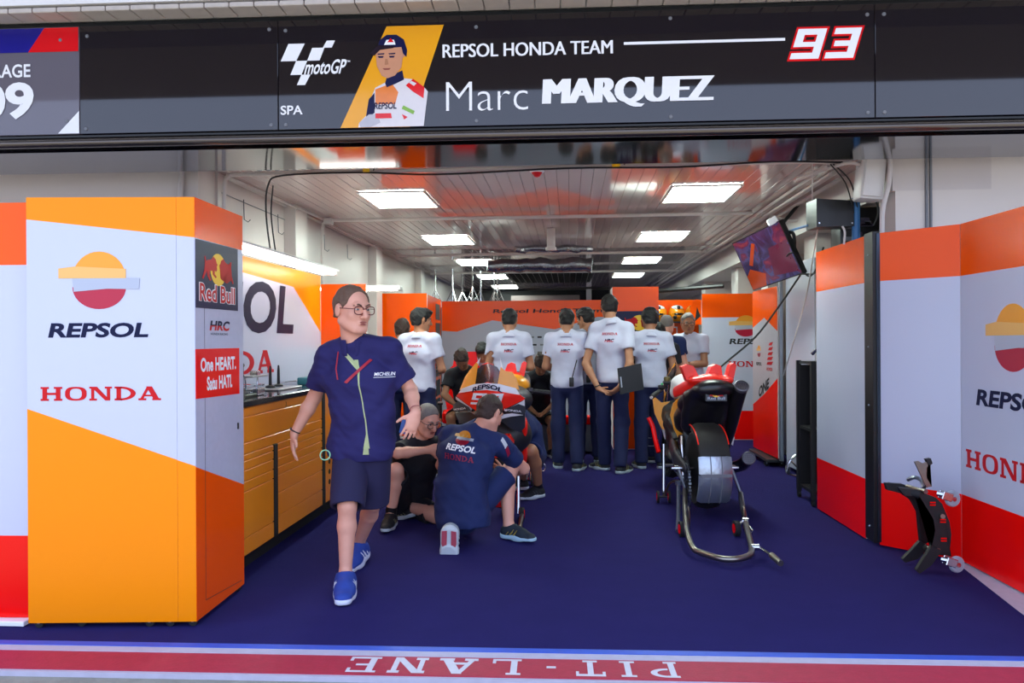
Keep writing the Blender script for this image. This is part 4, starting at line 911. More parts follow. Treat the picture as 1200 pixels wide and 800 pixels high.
def hair_mesh(par, c, look, up, col, style='short', sc=1.0, h=.007, seed=1, fat=1.0):
    r, f, u = head_axes(look, up); P_ = lambda a, b, z: c+(r*a*fat+f*b+u*z)*sc; R = np.array([[r[i], f[i], u[i]] for i in range(3)])
    q = lambda *t: [x*sc for x in t]
    s = Sdf(c-V((.16, .16, .17))*sc, c+V((.16, .16, .17))*sc, h)
    th = {'short': .009, 'full': .016, 'crop': .0045, 'recede': .007}[style]
    s.ell(P_(0, -.014, .030), q(.076*fat+th, .097+th, .088+th*1.15), R)
    if style != 'crop': s.ell(P_(0, -.045, -.035), q(.064*fat+th*.5, .056+th*.5, .046), R, k=.02)
    if style == 'full': s.ell(P_(.01, .055, .095), q(.055, .045, .030), R, k=.02)
    s.wrinkle({'crop': .0018, 'recede': .003}.get(style, .0055)*sc, 80, seed); s.wrinkle(.003*sc if style != 'crop' else .001, 210, seed+3)
    s.ell(P_(0, .085, -.030 if style != 'crop' else -.01), q(.105, .078, .100 if style == 'short' else .090), R, op='sub', k=.006)
    if style != 'crop':
        for g_ in (-1, 1): s.ell(P_(g_*.088, -.002, -.008), q(.035, .024, .042), R, op='sub', k=.004)
    s.clip(P_(0, 0, -.066), -u)
    if style == 'short' or style == 'crop': s.clip(P_(0, .066, .085), f*.8-u*.3)
    if style == 'crop': s.clip(P_(0, .0, .0), f*.5-u*.85)
    if style == 'recede': s.clip(P_(0, .048, .085), f*.9-u*.1); s.clip(P_(0, .006, -.005), f*.70-u*.65); s.clip(P_(0, 0, -.045), -u)
    s.clip(P_(0, -.05, -.070), -u*.8+f*.5)
    return s.mesh('hair', HAIR[col], par, inv=world_mx(par).inverted())
def pose(x, y, th, H=1.74, **k):
    """standing joints; th = heading, 0 looks along +Y (away from the camera), positive turns left"""
    R = Matrix.Rotation(th, 3, 'Z'); o = V((x, y, 0)); W = lambda a, b, z: o+R @ V((a, b, z))
    J = dict(head=W(0, .035, H-.118), look=R @ V((0, 1, -.15)), up=V((0, 0, 1)), neck=W(0, -.005, H-.285), chest=W(0, 0, H*.735), waist=W(0, .01, H*.62), pel=W(0, 0, H*.535), fwd=R @ V((0, 1, 0)), right=R @ V((1, 0, 0)))
    for n, g_ in (('R', 1), ('L', -1)):
        J['sh'+n] = W(g_*.172, -.01, H*.812); J['el'+n] = W(g_*.225, -.035, H*.635); J['wr'+n] = W(g_*.225, .07, H*.495)
        J['hip'+n] = W(g_*.088, 0, H*.51); J['kn'+n] = W(g_*.10, .015, H*.285); J['an'+n] = W(g_*.11, -.03, .09); J['toe'+n] = R @ V((g_*.25, 1, 0)); 
    for a, b in k.items():
        if isinstance(b, tuple) and a not in ('look', 'toeR', 'toeL', 'up'): J[a] = W(*b)
        elif a in ('look', 'toeR', 'toeL'): J[a] = R @ V(b)
        else: J[a] = b
    J['W'] = W; J['R'] = R; return J
def person(label, J, skin='tan', hair='black', style='short', shirt='white', legs='trouser', shoes='white', h=.010, hs=1.0, fat=1.0, bulk=1.0, sleeve=.60, hands=True, curl=.4, group=None, seed=3, faces=True, hem=None, shoeL=None, shoeR=None, untuck=0.0, fr=None, palmR=None, palmL=None, legfat=1.0):
    for a in ('head', 'neck', 'chest', 'waist', 'pel'): J[a] = V(J[a])
    base = J.get('base', V((J['pel'].x, J['pel'].y, 0)))
    t = empty('person', base, label=label, cat='person', group=group); t['shoe_scale'] = J.get('shsc', 1.0); inv = Matrix.Translation(-base)
    pts = [J[k] for k in J if k in ('head', 'neck', 'chest', 'waist', 'pel') or (len(k) == 3 and k[:2] in ('sh', 'el', 'wr', 'hi', 'kn', 'an')) or k in ('hipR', 'hipL')]
    lo = V([min(p[i] for p in pts)-.26 for i in range(3)]); hi = V([max(p[i] for p in pts)+.26 for i in range(3)]); lo.z = max(lo.z, -.02)
    rt = J['right']; up = J.get('up', V((0, 0, 1))); fl = (1.30, .92)
    # body: one continuous skin
    s = Sdf(lo, hi, h)
    s.cone(J['pel'], J['waist'], .105, .098, side=rt, fl=fl, k=.03); s.cone(J['waist'], J['chest'], .098, .115, side=rt, fl=fl, k=.03); s.cone(J['chest'], J['neck'], .11, .06, side=rt, fl=fl, k=.03)
    r_, f_, u_ = head_axes(J['look'], up)
    s.cone(J['neck'], J['head']-f_*.02*hs-u_*.05*hs, .058*hs, .052*hs, k=.02)
    lf = .84 if legs == 'trouser' else legfat
    for n, g_ in (('R', 1), ('L', -1)):
        sh, el, wr = J['sh'+n], J['el'+n], J['wr'+n]
        s.cone(J['neck'], sh, .050, .055, k=.03); s.cone(sh, el, .050, .040, k=.02)
        m_ = el+(wr-el)*.3; s.cone(el, m_, .040, .042, k=.02); s.cone(m_, wr, .041, .026, k=.02)
        hp, kn, an = J['hip'+n], J['kn'+n], J['an'+n]
        s.cone(hp, kn, .072, .056*lf, k=.03); cf = kn+(an-kn)*.32; bk = (V((0, 0, 0))-J['toe'+n]).normalized()*(.018 if lf > .85 else .008)
        s.cone(kn, cf+bk, .053*lf, .057*lf, k=.025); s.cone(cf+bk, an, .056*lf, .036*lf, k=.02); s.cone(an, an+V(J['toe'+n]).normalized()*.07-up_foot(J, n)*.03, .034, .028, k=.02)
        if hands:
            d = J.get('hd'+n, (wr-el).normalized()); pn = J.get('pn'+n, -rt*g_); tsd = J.get('ts'+n, J['fwd'])
            hand(s, wr, d, pn, tsd, curl, 1.0 if h < .009 else 1.05, fr=(.0085 if h < .008 else .0095), spread=.12 if h < .008 else .3)
    head(s, J['head'], J['look'], up, hs, fat)
    b = s.mesh('body', SKIN[skin], t, inv=inv)
    if faces: face_bits(t, J['head'], J['look'], up, hs, hair, True, fat)
    hair_mesh(t, J['head'], J['look'], up, hair, style, hs, .007, seed, fat)
    # shirt
    B = bulk; hc = h*1.05
    s = Sdf(lo, hi, hc)
    lowp = J['pel']+(J['pel']-J['waist']).normalized()*untuck
    s.cone(lowp, J['waist'], .134*B, .120*B, side=rt, fl=fl, k=.04); s.cone(J['waist'], J['chest'], .118*B, .136*B, side=rt, fl=fl, k=.04); s.cone(J['chest'], J['neck'], .132*B, .060, side=rt, fl=fl, k=.04)
    for n, g_ in (('R', 1), ('L', -1)):
        sh, el = J['sh'+n], J['el'+n]; d = (el-sh).normalized(); e = sh+(el-sh)*sleeve
        s.cone(J['neck'], sh, .058, .066, k=.04); s.cone(sh, e+d*.05, .064, .068, k=.04, clip=(e, d))
        s.cone(e-d*.03, el, .056, .052, k=.006, op='sub')
    s.cone(J['neck']+V((0, 0, .02)), J['head'], .060*hs, .060*hs, k=.01, op='sub')
    s.wrinkle(J.get('wr', .006), 24, seed, True); s.wrinkle(J.get('wr', .004)*.45, 55, seed+2, True)
    dn = (J['pel']-J['waist']).normalized(); hz = J['pel']+dn*(.055+untuck) if hem is None else hem
    s.clip(hz, dn)
    sh_o = s.mesh('shirt', CL[shirt], t, inv=inv)
    # collar
    nd = (J['head']-J['neck']).normalized(); s = Sdf(J['neck']-V((.13, .13, .1)), J['neck']+V((.13, .13, .14)), .007)
    cd = (nd-J['fwd']*.35).normalized(); s.cone(J['neck']-nd*.03, J['neck']+nd*.030, .088, .074*hs, k=.01, clip=(J['neck']+nd*.030, cd)); s.cone(J['neck']-nd*.05, J['neck']+nd*.12, .068*hs, .062*hs, k=.005, op='sub'); s.cone(J['neck']+J['fwd']*.085-nd*.05, J['neck']+J['fwd']*.085+nd*.1, .022, .034, k=.004, op='sub'); s.clip(J['neck']-nd*.04, -nd)
    s.mesh('collar', CL[shirt], t, inv=inv)
    # legs
    s = Sdf(lo, hi, hc); long_ = legs in ('trouser', 'navytrouser')
    s.cone(J['pel'], J['pel']+(J['pel']-J['waist']).normalized()*.04, .112, .11, side=rt, fl=fl, k=.03); s.cone(J['pel'], J['waist'], .110, .100, side=rt, fl=fl, k=.03, clip=(J['pel']*.55+J['waist']*.45, (J['waist']-J['pel'])))
    for n in 'RL':
        hp, kn, an = J['hip'+n], J['kn'+n], J['an'+n]
        if long_:
            s.cone(hp, kn, .088, .076, k=.02); s.cone(kn, an, .078, .066, k=.03, clip=(an+(an-kn).normalized()*.02, (an-kn)))
        else:
            e = hp+(kn-hp)*J.get('shortlen', .93); d = (kn-hp).normalized(); q_ = J.get('shortr', 1.0); s.cone(hp, e+d*.05, .094*q_, .086*q_, k=.018, clip=(e, d)); s.cone(e-d*.02, e+d*.15, .074*q_, .070*q_, k=.006, op='sub')
    s.wrinkle(.006, 22, seed+5, True)
    lg = s.mesh('trousers' if long_ else 'shorts', CL['trouser' if long_ else legs], t, inv=inv)
    for n in 'RL':
        ms = (shoeR if n == 'R' else shoeL) or shoes
        put_shoe(t, J['an'+n], V(J['toe'+n]), ms, J.get('shup'+n, V((0, 0, 1))), J.get('xs'+n, 1.0))
        if J.get('sock'+n) or J.get('sock'):
            g = G(); a = J['an'+n]; k_ = (J['kn'+n]-a).normalized(); g.tube([a-k_*.02, a+k_*J.get('socklen', .06)], .042, 14); g.obj('sock', J.get('sock'), t, keep_world=True)
    return t, sh_o, lg, b
def up_foot(J, n): return J.get('shup'+n, V((0, 0, 1)))
_shoe = {}
SHOEC = {}
def shoe_mats(k):
    if k not in SHOEC:
        a, b, c = {'blue': ('#1f3f96', '#d8dcec', '#e8eaf2'), 'black': ('#15161a', '#b9c4cc', '#8b8560'), 'dark': ('#141418', '#c8ccd4', '#3d4048'), 'white': ('#25282c', '#b9c6cc', '#77703c'), 'pale': ('#9aa2a8', '#c9d2d6', '#ffffff'), 'asic': ('#17222e', '#a9c8d8', '#a08a38')}[k]
        SHOEC[k] = (mat('shoe upper '+k, a, .7, noise=.15, scale=80), mat('shoe sole '+k, b, .6), mat('shoe stripe '+k, c, .5))
    return SHOEC[k]
def put_shoe(t, an, toe, k, up=V((0, 0, 1)), xs=1.0):
    """shoe modelled once, lengthwise +Y, ankle above the origin"""
    if 'up' not in _shoe:
        s = Sdf((-.08, -.12, -.01), (.08, .24, .16), .006)
        s.cone((0, -.035, .045), (0, .10, .036), .046, .044, side=(1, 0, 0), fl=(.95, .9), k=.02); s.cone((0, .09, .036), (.004, .165, .030), .043, .036, side=(1, 0, 0), fl=(1.1, .75), k=.02)
        s.cone((0, -.02, .05), (0, -.012, .085), .045, .040, k=.03, clip=((0, 0, .088), (0, -.25, 1))); s.cone((0, .02, .07), (0, .08, .055), .034, .03, k=.03)
        s.cone((0, -.01, .08), (0, -.005, .16), .034, .036, k=.005, op='sub'); s.clip((0, 0, .022), (0, 0, -1)); o = s.mesh('upper', []); _shoe['up'] = o.data; bpy.data.objects.remove(o)
        s = Sdf((-.08, -.12, -.02), (.08, .24, .06), .006)
        s.cone((0, -.035, .02), (0, .08, .02), .050, .047, k=.02, clip=[((0, 0, .032), (0, 0, 1)), ((0, 0, 0), (0, 0, -1))]); s.cone((0, .07, .02), (.004, .172, .02), .049, .038, k=.02, clip=[((0, 0, .030), (0, 0, 1)), ((0, .1, 0), (0, .08, -1))])
        s.clip((0, -.075, .0), (0, -1, -.4)); o = s.mesh('sole', []); _shoe['so'] = o.data; bpy.data.objects.remove(o)
        g = G(); 
        for sg in (-1, 1):
            for i in range(3): g.tube([(sg*.0475, -.01+.03*i, .034), (sg*.0455, .008+.03*i, .052), (sg*.036, .018+.03*i, .072)], [.004, .005, .003], 5)
        for i in range(4): g.tube([(-.02, .045+.02*i, .090-.009*i), (.02, .045+.02*i, .090-.009*i)], .003, 5)
        o = g.obj('stripe', []); _shoe['st'] = o.data; bpy.data.objects.remove(o)
    y = V(toe).normalized(); z = V(up); z = (z-y*z.dot(y)).normalized(); x = y.cross(z); M_ = Matrix([[x.x, y.x, z.x], [x.y, y.y, z.y], [x.z, y.z, z.z]]).to_4x4()
    scl = t.get('shoe_scale', 1.0)*xs; M_ = M_ @ Matrix.Scale(scl, 4); M_.translation = an-z*.088*scl+y*.02-t.location
    ms = shoe_mats(k); par = None
    for nm, key, m in (('shoe', 'up', ms[0]), ('sole', 'so', ms[1]), ('laces', 'st', ms[2])):
        kk = (key, k)
        if kk not in _shoe:
            me = _shoe[key].copy(); me.materials.clear(); me.materials.append(m); _shoe[kk] = me
        o = bpy.data.objects.new(nm, _shoe[kk]); C.objects.link(o)
        if par is None: o.parent = t; o.matrix_local = M_; par = o
        else: o.parent = par
        KIDS.setdefault(o.parent.name, []).append(o)
def glasses(t, c, look, up, sc, frame, lens):
    r, f, u = head_axes(look, up); P_ = lambda a, b, z: c+(r*a+f*b+u*z)*sc
    gl = G()
    for g_ in (-1, 1):
        gl.tube([P_(g_*(.034+.027*math.copysign(abs(math.cos(a))**.7, math.cos(a))), .104-.004*abs(math.cos(a)), .003+.020*math.copysign(abs(math.sin(a))**.7, math.sin(a))) for a in [2*PI*i/16 for i in range(16)]], .0026*sc, 6, 0, closed=True)
        gl.tube([P_(g_*.059, .097, .010), P_(g_*.080, .07, .010), P_(g_*.085, .0, .008), P_(g_*.084, -.02, -.01)], .0022*sc, 6)
    gl.tube([P_(-.010, .103, .010), P_(0, .107, .012), P_(.010, .103, .010)], .0026*sc, 6)
    o = gl.obj('glasses', frame, t, keep_world=True)
    return o
def cloth_print(t, target, F, build, mats, n, name='back_print', reach=.25, off=.005, label=None, refine=.03):
    g = G(); build(g, F)
    # split long edges so the print can follow the cloth
    bm = bmesh.new(); me = bpy.data.meshes.new('tmp'); me.from_pydata([tuple(v) for v in g.v], [], g.f); me.polygons.foreach_set('material_index', g.m); bm.from_mesh(me); bpy.data.meshes.remove(me)
    for _ in range(3):
        es = [e for e in bm.edges if e.calc_length() > refine]
        if not es: break
        bmesh.ops.subdivide_edges(bm, edges=es, cuts=1)
    bmesh.ops.triangulate(bm, faces=bm.faces[:]); bm.verts.index_update()
    g.v = [tuple(v.co) for v in bm.verts]; g.f = [tuple(v.index for v in f.verts) for f in bm.faces]; g.m = [f.material_index for f in bm.faces]; bm.free()
    drape(g, [bvh_of(target)], n, off, reach)
    return g.obj(name, mats, t, keep_world=True, smooth=False, label=label)
WS = .0
def back_prints(t, sh, J, kind='honda', scale=1.0):
    """lettering across the shoulders, laid onto the cloth"""
    b = -J['fwd']; rt = V(J['right']); upv = (J['neck']-J['waist']).normalized(); n = rt.cross(upv)
    if n.dot(b) < 0: n = -n
    o = (J['neck']+J['chest'])/2; F = Fr(o, rt, upv, tuple(n))
    if kind == 'honda':
        def bld(g, F):
            put_serif(g, F, 'HONDA', -.085*scale, -.022, .17*scale, .026, 0, .0, t=.0006); split_text(g, F, 'HRC', -.045*scale, -.095, .095*scale, .034, 1, 0, d=0)
        cloth_print(t, sh, F, bld, [M['redink'], M['rbblue']], n)
    else:
        def bld(g, F):
            globe_emblem(g, F, .01, .03, .15*scale, .11*scale, 0, 0, .0006); put_text(g, F, 'REPSOL', -.10*scale, -.09*scale, .20*scale, .040*scale, 4, .03, .22, 0); put_serif(g, F, 'HONDA', -.10*scale, -.148*scale, .20*scale, .034*scale, 5, 0, t=.0006)
        cloth_print(t, sh, F, bld, [M[k] for k in GM]+[M['whiteink'], mat('pinkish red print', '#c02850', .4)], n)

# --- walking man in front
Yb = 4.40
J = dict(head=wp(413, 363, 4.30), look=V((.80, -.62, -.10)), up=V((0, 0, 1)), neck=wp(414, 405, 4.36), chest=wp(421, 445, 4.40), waist=wp(425, 482, 4.40), pel=wp(424, 520, 4.42),
         fwd=V((.12, -1, 0)).normalized(), right=V((-1, -.10, 0)).normalized(),
         shR=wp(386, 417, 4.38), elR=wp(368, 466, 4.48), wrR=wp(345, 508, 4.46), shL=wp(455, 411, 4.42), elL=wp(481, 457, 4.52), wrL=wp(487, 484, 4.36),
         hipR=wp(411, 528, 4.42), knR=wp(407, 592, 4.26), anR=wp(405, 678, 4.24), hipL=wp(438, 528, 4.44), knL=wp(437, 588, 4.50), anL=wp(421, 640, 4.80),
         toeR=V((.26, -1, .0)), toeL=V((-.03, -1, -.10)), hdR=V((-.02, -.15, -1)), pnR=V((.9, .3, 0)), tsR=V((.2, -1, 0)), hdL=V((-.28, -.25, -1)), pnL=V((-.5, .9, 0)), tsL=V((-1, -.3, .1)), shortlen=1.02, shsc=1.22, shortr=1.10, wr=.010)
J['anR'].z = .107; J['anL'].z = .125
t, sh, lg, bd = person('man walking toward the camera in navy shirt, shorts and blue shoes', J, 'fair', 'greyb', 'recede', 'navy', 'short', 'blue', h=.0065, hs=1.13, bulk=1.10, sleeve=.72, curl=.28, seed=4, fat=1.03, untuck=.02, legfat=.92)
glasses(t, J['head'], J['look'], J['up'], 1.13, mat('dark red spectacle frame', '#5a1c20', .3), None)
# button band, lanyard, chest print, wristband, bracelet, phone, belt loop cord
ff = V((.12, -1, 0)).normalized(); Ff = Fr(J['chest'], V((1, .12, 0)), (0, 0, 1))
def bld(g, F):
    pts = [(-.010, .12), (.012, .05), (.018, -.02), (.035, -.12), (.05, -.22), (.055, -.30), (.04, -.385), (.075, -.385), (.064, -.30), (.057, -.22), (.041, -.12), (.026, -.02), (.024, .05), (.012, .12)]
    for i in range(6): g.prism([pts[i], pts[i+1], pts[12-i], pts[13-i]], F, 0, .001, 0)
    g.prism([(-.075, .150), (-.055, .160), (.020, .085), (.022, .05), (-.005, .075)], F, 0, .001, 0)
    g.prism([(.048, -.345), (.066, -.345), (.070, -.42), (.035, -.42)], F, 0, .001, 0)
cloth_print(t, sh, Ff, bld, [mat('pale lime placket', '#e3ecb4', .6)], ff, 'button_band', off=.003)
def bld(g, F):
    put_text(g, F, 'MICHELIN', .105, .028, .108, .020, 0, .02, .1, 0); g.prism([(.10, .018), (.215, .018), (.215, .021), (.10, .021)], F, 0, .001, 0)
cloth_print(t, sh, Ff, bld, [M['whiteink']], ff, 'chest_print', off=.006)
g = G(); nk = J['neck']; ln = [(-.050, .105), (-.03, .04)]
lan = G()
for i in range(8): lan.prism([(lerp(.075, -.062, i/8), lerp(.125, -.005, i/8)), (lerp(.090, -.045, i/8), lerp(.118, -.012, i/8)), (lerp(.090, -.045, (i+1)/8), lerp(.118, -.012, (i+1)/8)), (lerp(.075, -.062, (i+1)/8), lerp(.125, -.005, (i+1)/8))], Ff, 0, .002, 0)
drape(lan, [bvh_of(sh)], ff, .007); lan.tube([tuple(nk+V((-.075, -.02, .02))), tuple(Ff.p(-.105, .07, .16)), tuple(Ff.p(-.095, .01, .165))], .004, 6, 0)
lan.obj('lanyard', [mat('red lanyard', '#a81c30', .5)], t, keep_world=True)
def ringat(c, ax, r, th, m, name, par):
    u, w = frame_for(ax); g = G(); g.tube([c+(u*math.cos(a)+w*math.sin(a))*r for a in [2*PI*i/20 for i in range(20)]], th, 6, 0, closed=True); return g.obj(name, m, par, keep_world=True)
ringat(J['wrR']+V((.004, 0, .018)), J['wrR']-J['elR'], .031, .0042, M['dark'], 'bracelet', t)
ringat(J['wrL']+V((0, 0, .02)), J['wrL']-J['elL'], .032, .002, mat('red thread', '#8c1c2c', .6), 'wristband', t)
ringat(wp(381, 533, 4.30), V((.5, -1, .1)), .028, .0035, mat('mint cord', '#8fd0a8', .5), 'cord_loop', t)
g = G(); g.box(wp(474, 500, 4.405), (.05, .014, .085), Matrix.Rotation(.25, 3, 'Y'), 0, .007)
tag(g.obj('phone', mat('blue phone case', '#204a94', .4)), 'blue cased phone in the walking man\'s hand', 'phone')

# --- mechanic crouching with his back to us
J = dict(head=wp(574, 484, 5.42), look=V((.55, .70, -.50)), up=V((.1, .15, 1)), neck=wp(561, 505, 5.42), chest=wp(546, 535, 5.36), waist=wp(539, 572, 5.30), pel=wp(541, 600, 5.28),
         fwd=V((.35, .93, 0)), right=V((.95, -.22, -.12)).normalized(), shR=wp(587, 521, 5.40), elR=wp(614, 549, 5.60), wrR=wp(590, 553, 5.85), shL=wp(527, 510, 5.50), elL=wp(517, 545, 5.75), wrL=wp(540, 550, 6.0),
         hipR=wp(556, 598, 5.32), knR=wp(597, 551, 5.52), anR=wp(596, 612, 5.42), hipL=wp(530, 601, 5.35), knL=wp(537, 612, 5.75), anL=wp(528, 616, 5.36),
         toeR=V((.86, -.50, 0)), toeL=V((-.05, .22, -1)), shupL=V((0, 1, .2)), shortlen=.90, wr=.010, xsL=1.22, pnR=V((-1, 0, 0)), tsR=V((0, 0, 1)), hdR=V((-.6, .8, .1)))
J['anR'].z = .10; J['knL'].z = max(J['knL'].z, .07)
J['anL'] = wp(529, 622, 5.10); J['shupL'] = V((0, 1, .25))
t, sh, lg, bd = person('crouching mechanic in navy team shirt with globe emblem, back to the camera', J, 'fair', 'brown', 'short', 'navy2', 'navy2', 'asic', h=.008, hs=1.02, bulk=1.12, sleeve=.62, curl=.8, seed=9, untuck=.05, shoeL='pale')
n = (V((-.16, -1, .10))).normalized(); Fk = Fr(wp(538, 526, 5.2), V((1, -.10, -.13)), V((.05, .1, 1)), tuple(n))
def bld(g, F):
    globe_emblem(g, F, .0, .075, .155, .10, 0, 0, .0006); put_text(g, F, 'REPSOL', -.105, -.018, .215, .044, 4, .03, .22, 0); put_serif(g, F, 'HONDA', -.115, -.08, .22, .038, 5, 0, t=.0006)
cloth_print(t, sh, Fk, bld, [M[k] for k in GM]+[M['whiteink'], mat('pinkish red print', '#c02850', .4)], n)
Fk = Fr(wp(594, 524, 5.3), V((.55, -.35, -.75)), V((.4, -.2, .6)), tuple(V((.3, -1, .3)).normalized()))
def bld(g, F):
    g.prism([(-.07, -.01), (.0, -.01), (.0, .03), (-.07, .03)], F, 0, .001, 0); g.prism([(.005, -.01), (.06, -.01), (.06, .03), (.005, .03)], F, 0, .001, 1)
cloth_print(t, sh, Fk, bld, [M['whiteink'], mat('pinkish red print', '#c02850', .4)], V((.3, -1, .3)), 'sleeve_print')
# pink tread pattern of the raised sole
g = G(); so = J['anL']; y_ = V((-.05, .22, -1)).normalized(); z_ = V((0, 1, .25)); z_ = (z_-y_*z_.dot(y_)).normalized(); x_ = y_.cross(z_)
Fs_ = Fr(so-z_*.109+y_*.02, x_*1.0, y_, tuple(-z_))
for sg in (-1, 1):
    g.prism([(sg*.014, -.075), (sg*.048, -.07), (sg*.050, .02), (sg*.032, .065), (sg*.014, .06)], Fs_, 0, .003, 0); g.prism([(sg*.016, .078), (sg*.042, .072), (sg*.052, .13), (sg*.040, .20), (sg*.016, .215)], Fs_, 0, .003, 0)
g.obj('tread', mat('pink tread rubber', '#b8485a', .7), t, keep_world=True)

# --- grey haired man crouching on the far side
J = dict(head=wp(501, 492, 5.92), look=V((.62, -.62, -.38)), up=V((.05, 0, 1)), neck=wp(493, 517, 5.98), chest=wp(487, 545, 6.02), waist=wp(482, 572, 6.08), pel=wp(480, 592, 6.12),
         fwd=V((.5, -.85, 0)), right=V((-.85, -.45, 0)).normalized(), shR=wp(469, 528, 5.95), elR=wp(466, 531, 5.72), wrR=wp(503, 527, 5.75), shL=wp(515, 522, 6.08), elL=wp(520, 548, 5.95), wrL=wp(540, 540, 5.9),
         hipR=wp(470, 592, 6.05), knR=wp(464, 551, 5.68), anR=wp(458, 608, 5.72), hipL=wp(492, 594, 6.1), knL=wp(510, 604, 5.85), anL=wp(478, 600, 6.0), toeR=V((.05, -1, 0)), toeL=V((-.9, .3, -.3)), shortlen=.86, sock=M['black'])
J['anR'].z = .10; J['anL'].z = .10
t, sh, lg, bd = person('grey haired man in spectacles crouching in black beside the walking man', J, 'fair', 'grey', 'crop', 'black', 'black', 'black', h=.009, hs=1.03, sleeve=.7, curl=.6, seed=12)
glasses(t, J['head'], J['look'], J['up'], 1.03, M['black'], None)

# --- mechanic hidden behind the left motorcycle
J = dict(head=wp(602, 468, 7.05), look=V((-.9, -.3, -.4)), up=V((0, 0, 1)), neck=wp(610, 487, 7.05), chest=wp(618, 503, 7.05), waist=wp(622, 520, 7.05), pel=wp(624, 533, 7.05),
         fwd=V((-1, -.2, 0)), right=V((-.2, 1, 0)), shR=wp(606, 500, 7.22), elR=wp(600, 520, 7.1), wrR=wp(590, 515, 6.9), shL=wp(618, 500, 6.88), elL=wp(612, 520, 6.75), wrL=wp(598, 512, 6.7),
         hipR=wp(622, 535, 7.15), knR=wp(608, 540, 7.0), anR=wp(612, 560, 7.2), hipL=wp(626, 536, 6.95), knL=wp(622, 528, 6.55), anL=wp(631, 556, 6.85), toeR=V((-1, 0, 0)), toeL=V((-.6, -.6, 0)), shortlen=.8, sock=M['black'])
J['anR'].z = .1; J['anL'].z = .10
person('mechanic in navy shorts kneeling behind the orange nosed motorcycle', J, 'tan', 'brown', 'short', 'navy2', 'navy2', 'dark', h=.011, faces=False, seed=15)

# --- the group in white shirts at the back
def std(label, px, Y, th, H, prints='honda', **k):
    kk = {a: k.pop(a) for a in list(k) if a in ('look', 'wrR', 'wrL', 'elR', 'elL', 'hdR', 'hdL', 'knR', 'knL', 'toeR', 'toeL', 'anR', 'anL', 'shR', 'shL', 'head', 'neck', 'hipR', 'hipL', 'chest', 'waist', 'pel')}
    p = wp(px, 400, Y); J = pose(p.x, p.y, th, H, **kk)
    t, sh, lg, bd = person(label, J, h=k.pop('h', .0105), **k)
    if prints: back_prints(t, sh, J, prints)
    return t, sh, J
bend = dict(elR=(.235, .0, 1.12), elL=(-.235, .0, 1.12), wrR=(.12, .20, 1.10), wrL=(-.12, .20, 1.10))
t, sh, J = std('man in white team shirt at left, turned toward the shelf unit', 492, 7.9, -.35, 1.745, look=(.65, .75, -.15), elR=(.25, .02, 1.12), elL=(-.24, 0, 1.13), wrR=(.12, .24, 1.10), wrL=(-.10, .22, 1.10), seed=21, style='full')
t, sh, J = std('brown haired man half hidden behind the walking man\'s shoulder', 471, 8.5, .1, 1.66, None, hair='brown', skin='tan', seed=22, shirt='navy2', faces=False)
t, sh, J = std('man in white team shirt standing behind the orange nosed motorcycle', 597, 8.4, 0, 1.76, seed=23, faces=False, **bend)
t, sh, J = std('man in white team shirt with a walkie-talkie on his belt', 664, 8.45, -.12, 1.755, seed=24, faces=False, anL=(-.10, .02, .09), anR=(.12, -.12, .09), **bend)
wk = G(); p = J['W'](-.0, -.135, .97)
wkF = Matrix.Rotation(.35, 3, 'Y')
wk.box(J['W'](.07, -.15, .96), (.05, .03, .10), None, 0, .008); wk.tube([J['W'](.075, -.15, 1.0), J['W'](.13, -.16, 1.20)], .006, 6)
tag(wk.obj('walkie_talkie', M['black']), 'black walkie-talkie clipped to the belt below the lettered shirt', 'radio')
t, sh, J = std('man in pale grey shirt between two white shirted men', 689, 8.95, .0, 1.78, None, shirt='grey', seed=25, look=(-.75, .6, -.3), head=(-.03, .03, 1.66), style='full')
wk = G(); wk.box(J['W'](-.0, -.15, .97), (.05, .03, .09), None, 0, .008); wk.tube([J['W'](.0, -.15, 1.0), J['W'](-.02, -.16, 1.13)], .005, 6)
tag(wk.obj('walkie_talkie', M['black']), 'black walkie-talkie on the belt of the grey shirted man', 'radio')
t, sh, J = std('tall man in white team shirt holding a black folder behind his back', 717, 8.3, -.28, 1.88, head=(-.04, .05, 1.765), look=(-.45, .85, -.2), style='full', seed=26, faces=False,
      elL=(-.26, -.12, 1.16), wrL=(-.10, -.20, .90), elR=(.22, -.14, 1.16), wrR=(.13, -.22, .92), hdL=V((.9, -.15, -.4)), hdR=V((-.8, -.1, -.6)), anL=(-.10, .06, .09), anR=(.11, -.10, .09), toeL=(-1.2, .7, 0), toeR=(.3, 1, 0))
ringat(J['wrL']+V((-.01, 0, .03)), V((.4, 0, -1)), .033, .006, M['black'], 'watch', t)
g = G(); F_ = Fr(wp(740, 443, 8.0), V((1, .1, .13)), (-.10, 0, 1)); g.prism([(-.135, -.15), (.115, -.13), (.115, .14), (-.135, .12)], F_, -.012, .012, 0); g.prism([(-.118, -.08), (-.105, -.08), (-.105, .03), (-.118, .03)], F_, .012, .014, 1)
tag(g.obj('folder', [mat('black folder', '#1a1c20', .5), M['silverink']]), 'black folder held behind the tall man\'s back', 'folder')
t, sh, J = std('man in white team shirt right of the black folder', 762, 8.55, .05, 1.755, seed=27, style='full', faces=False, elR=(.25, -.02, 1.12), wrR=(.24, .14, .98), elL=(-.235, .0, 1.12), wrL=(-.12, .20, 1.10), look=(-.1, 1, -.25))
t, sh, J = std('short haired man in navy team shirt behind the white shirts', 780, 9.25, -.5, 1.70, 'repsol', shirt='navy2', hair='grey', style='crop', skin='fair', seed=28, look=(-.3, .9, -.3), elR=(.235, .0, 1.12), wrR=(.12, .20, 1.10), elL=(-.235, .0, 1.12), wrL=(-.12, .20, 1.10))
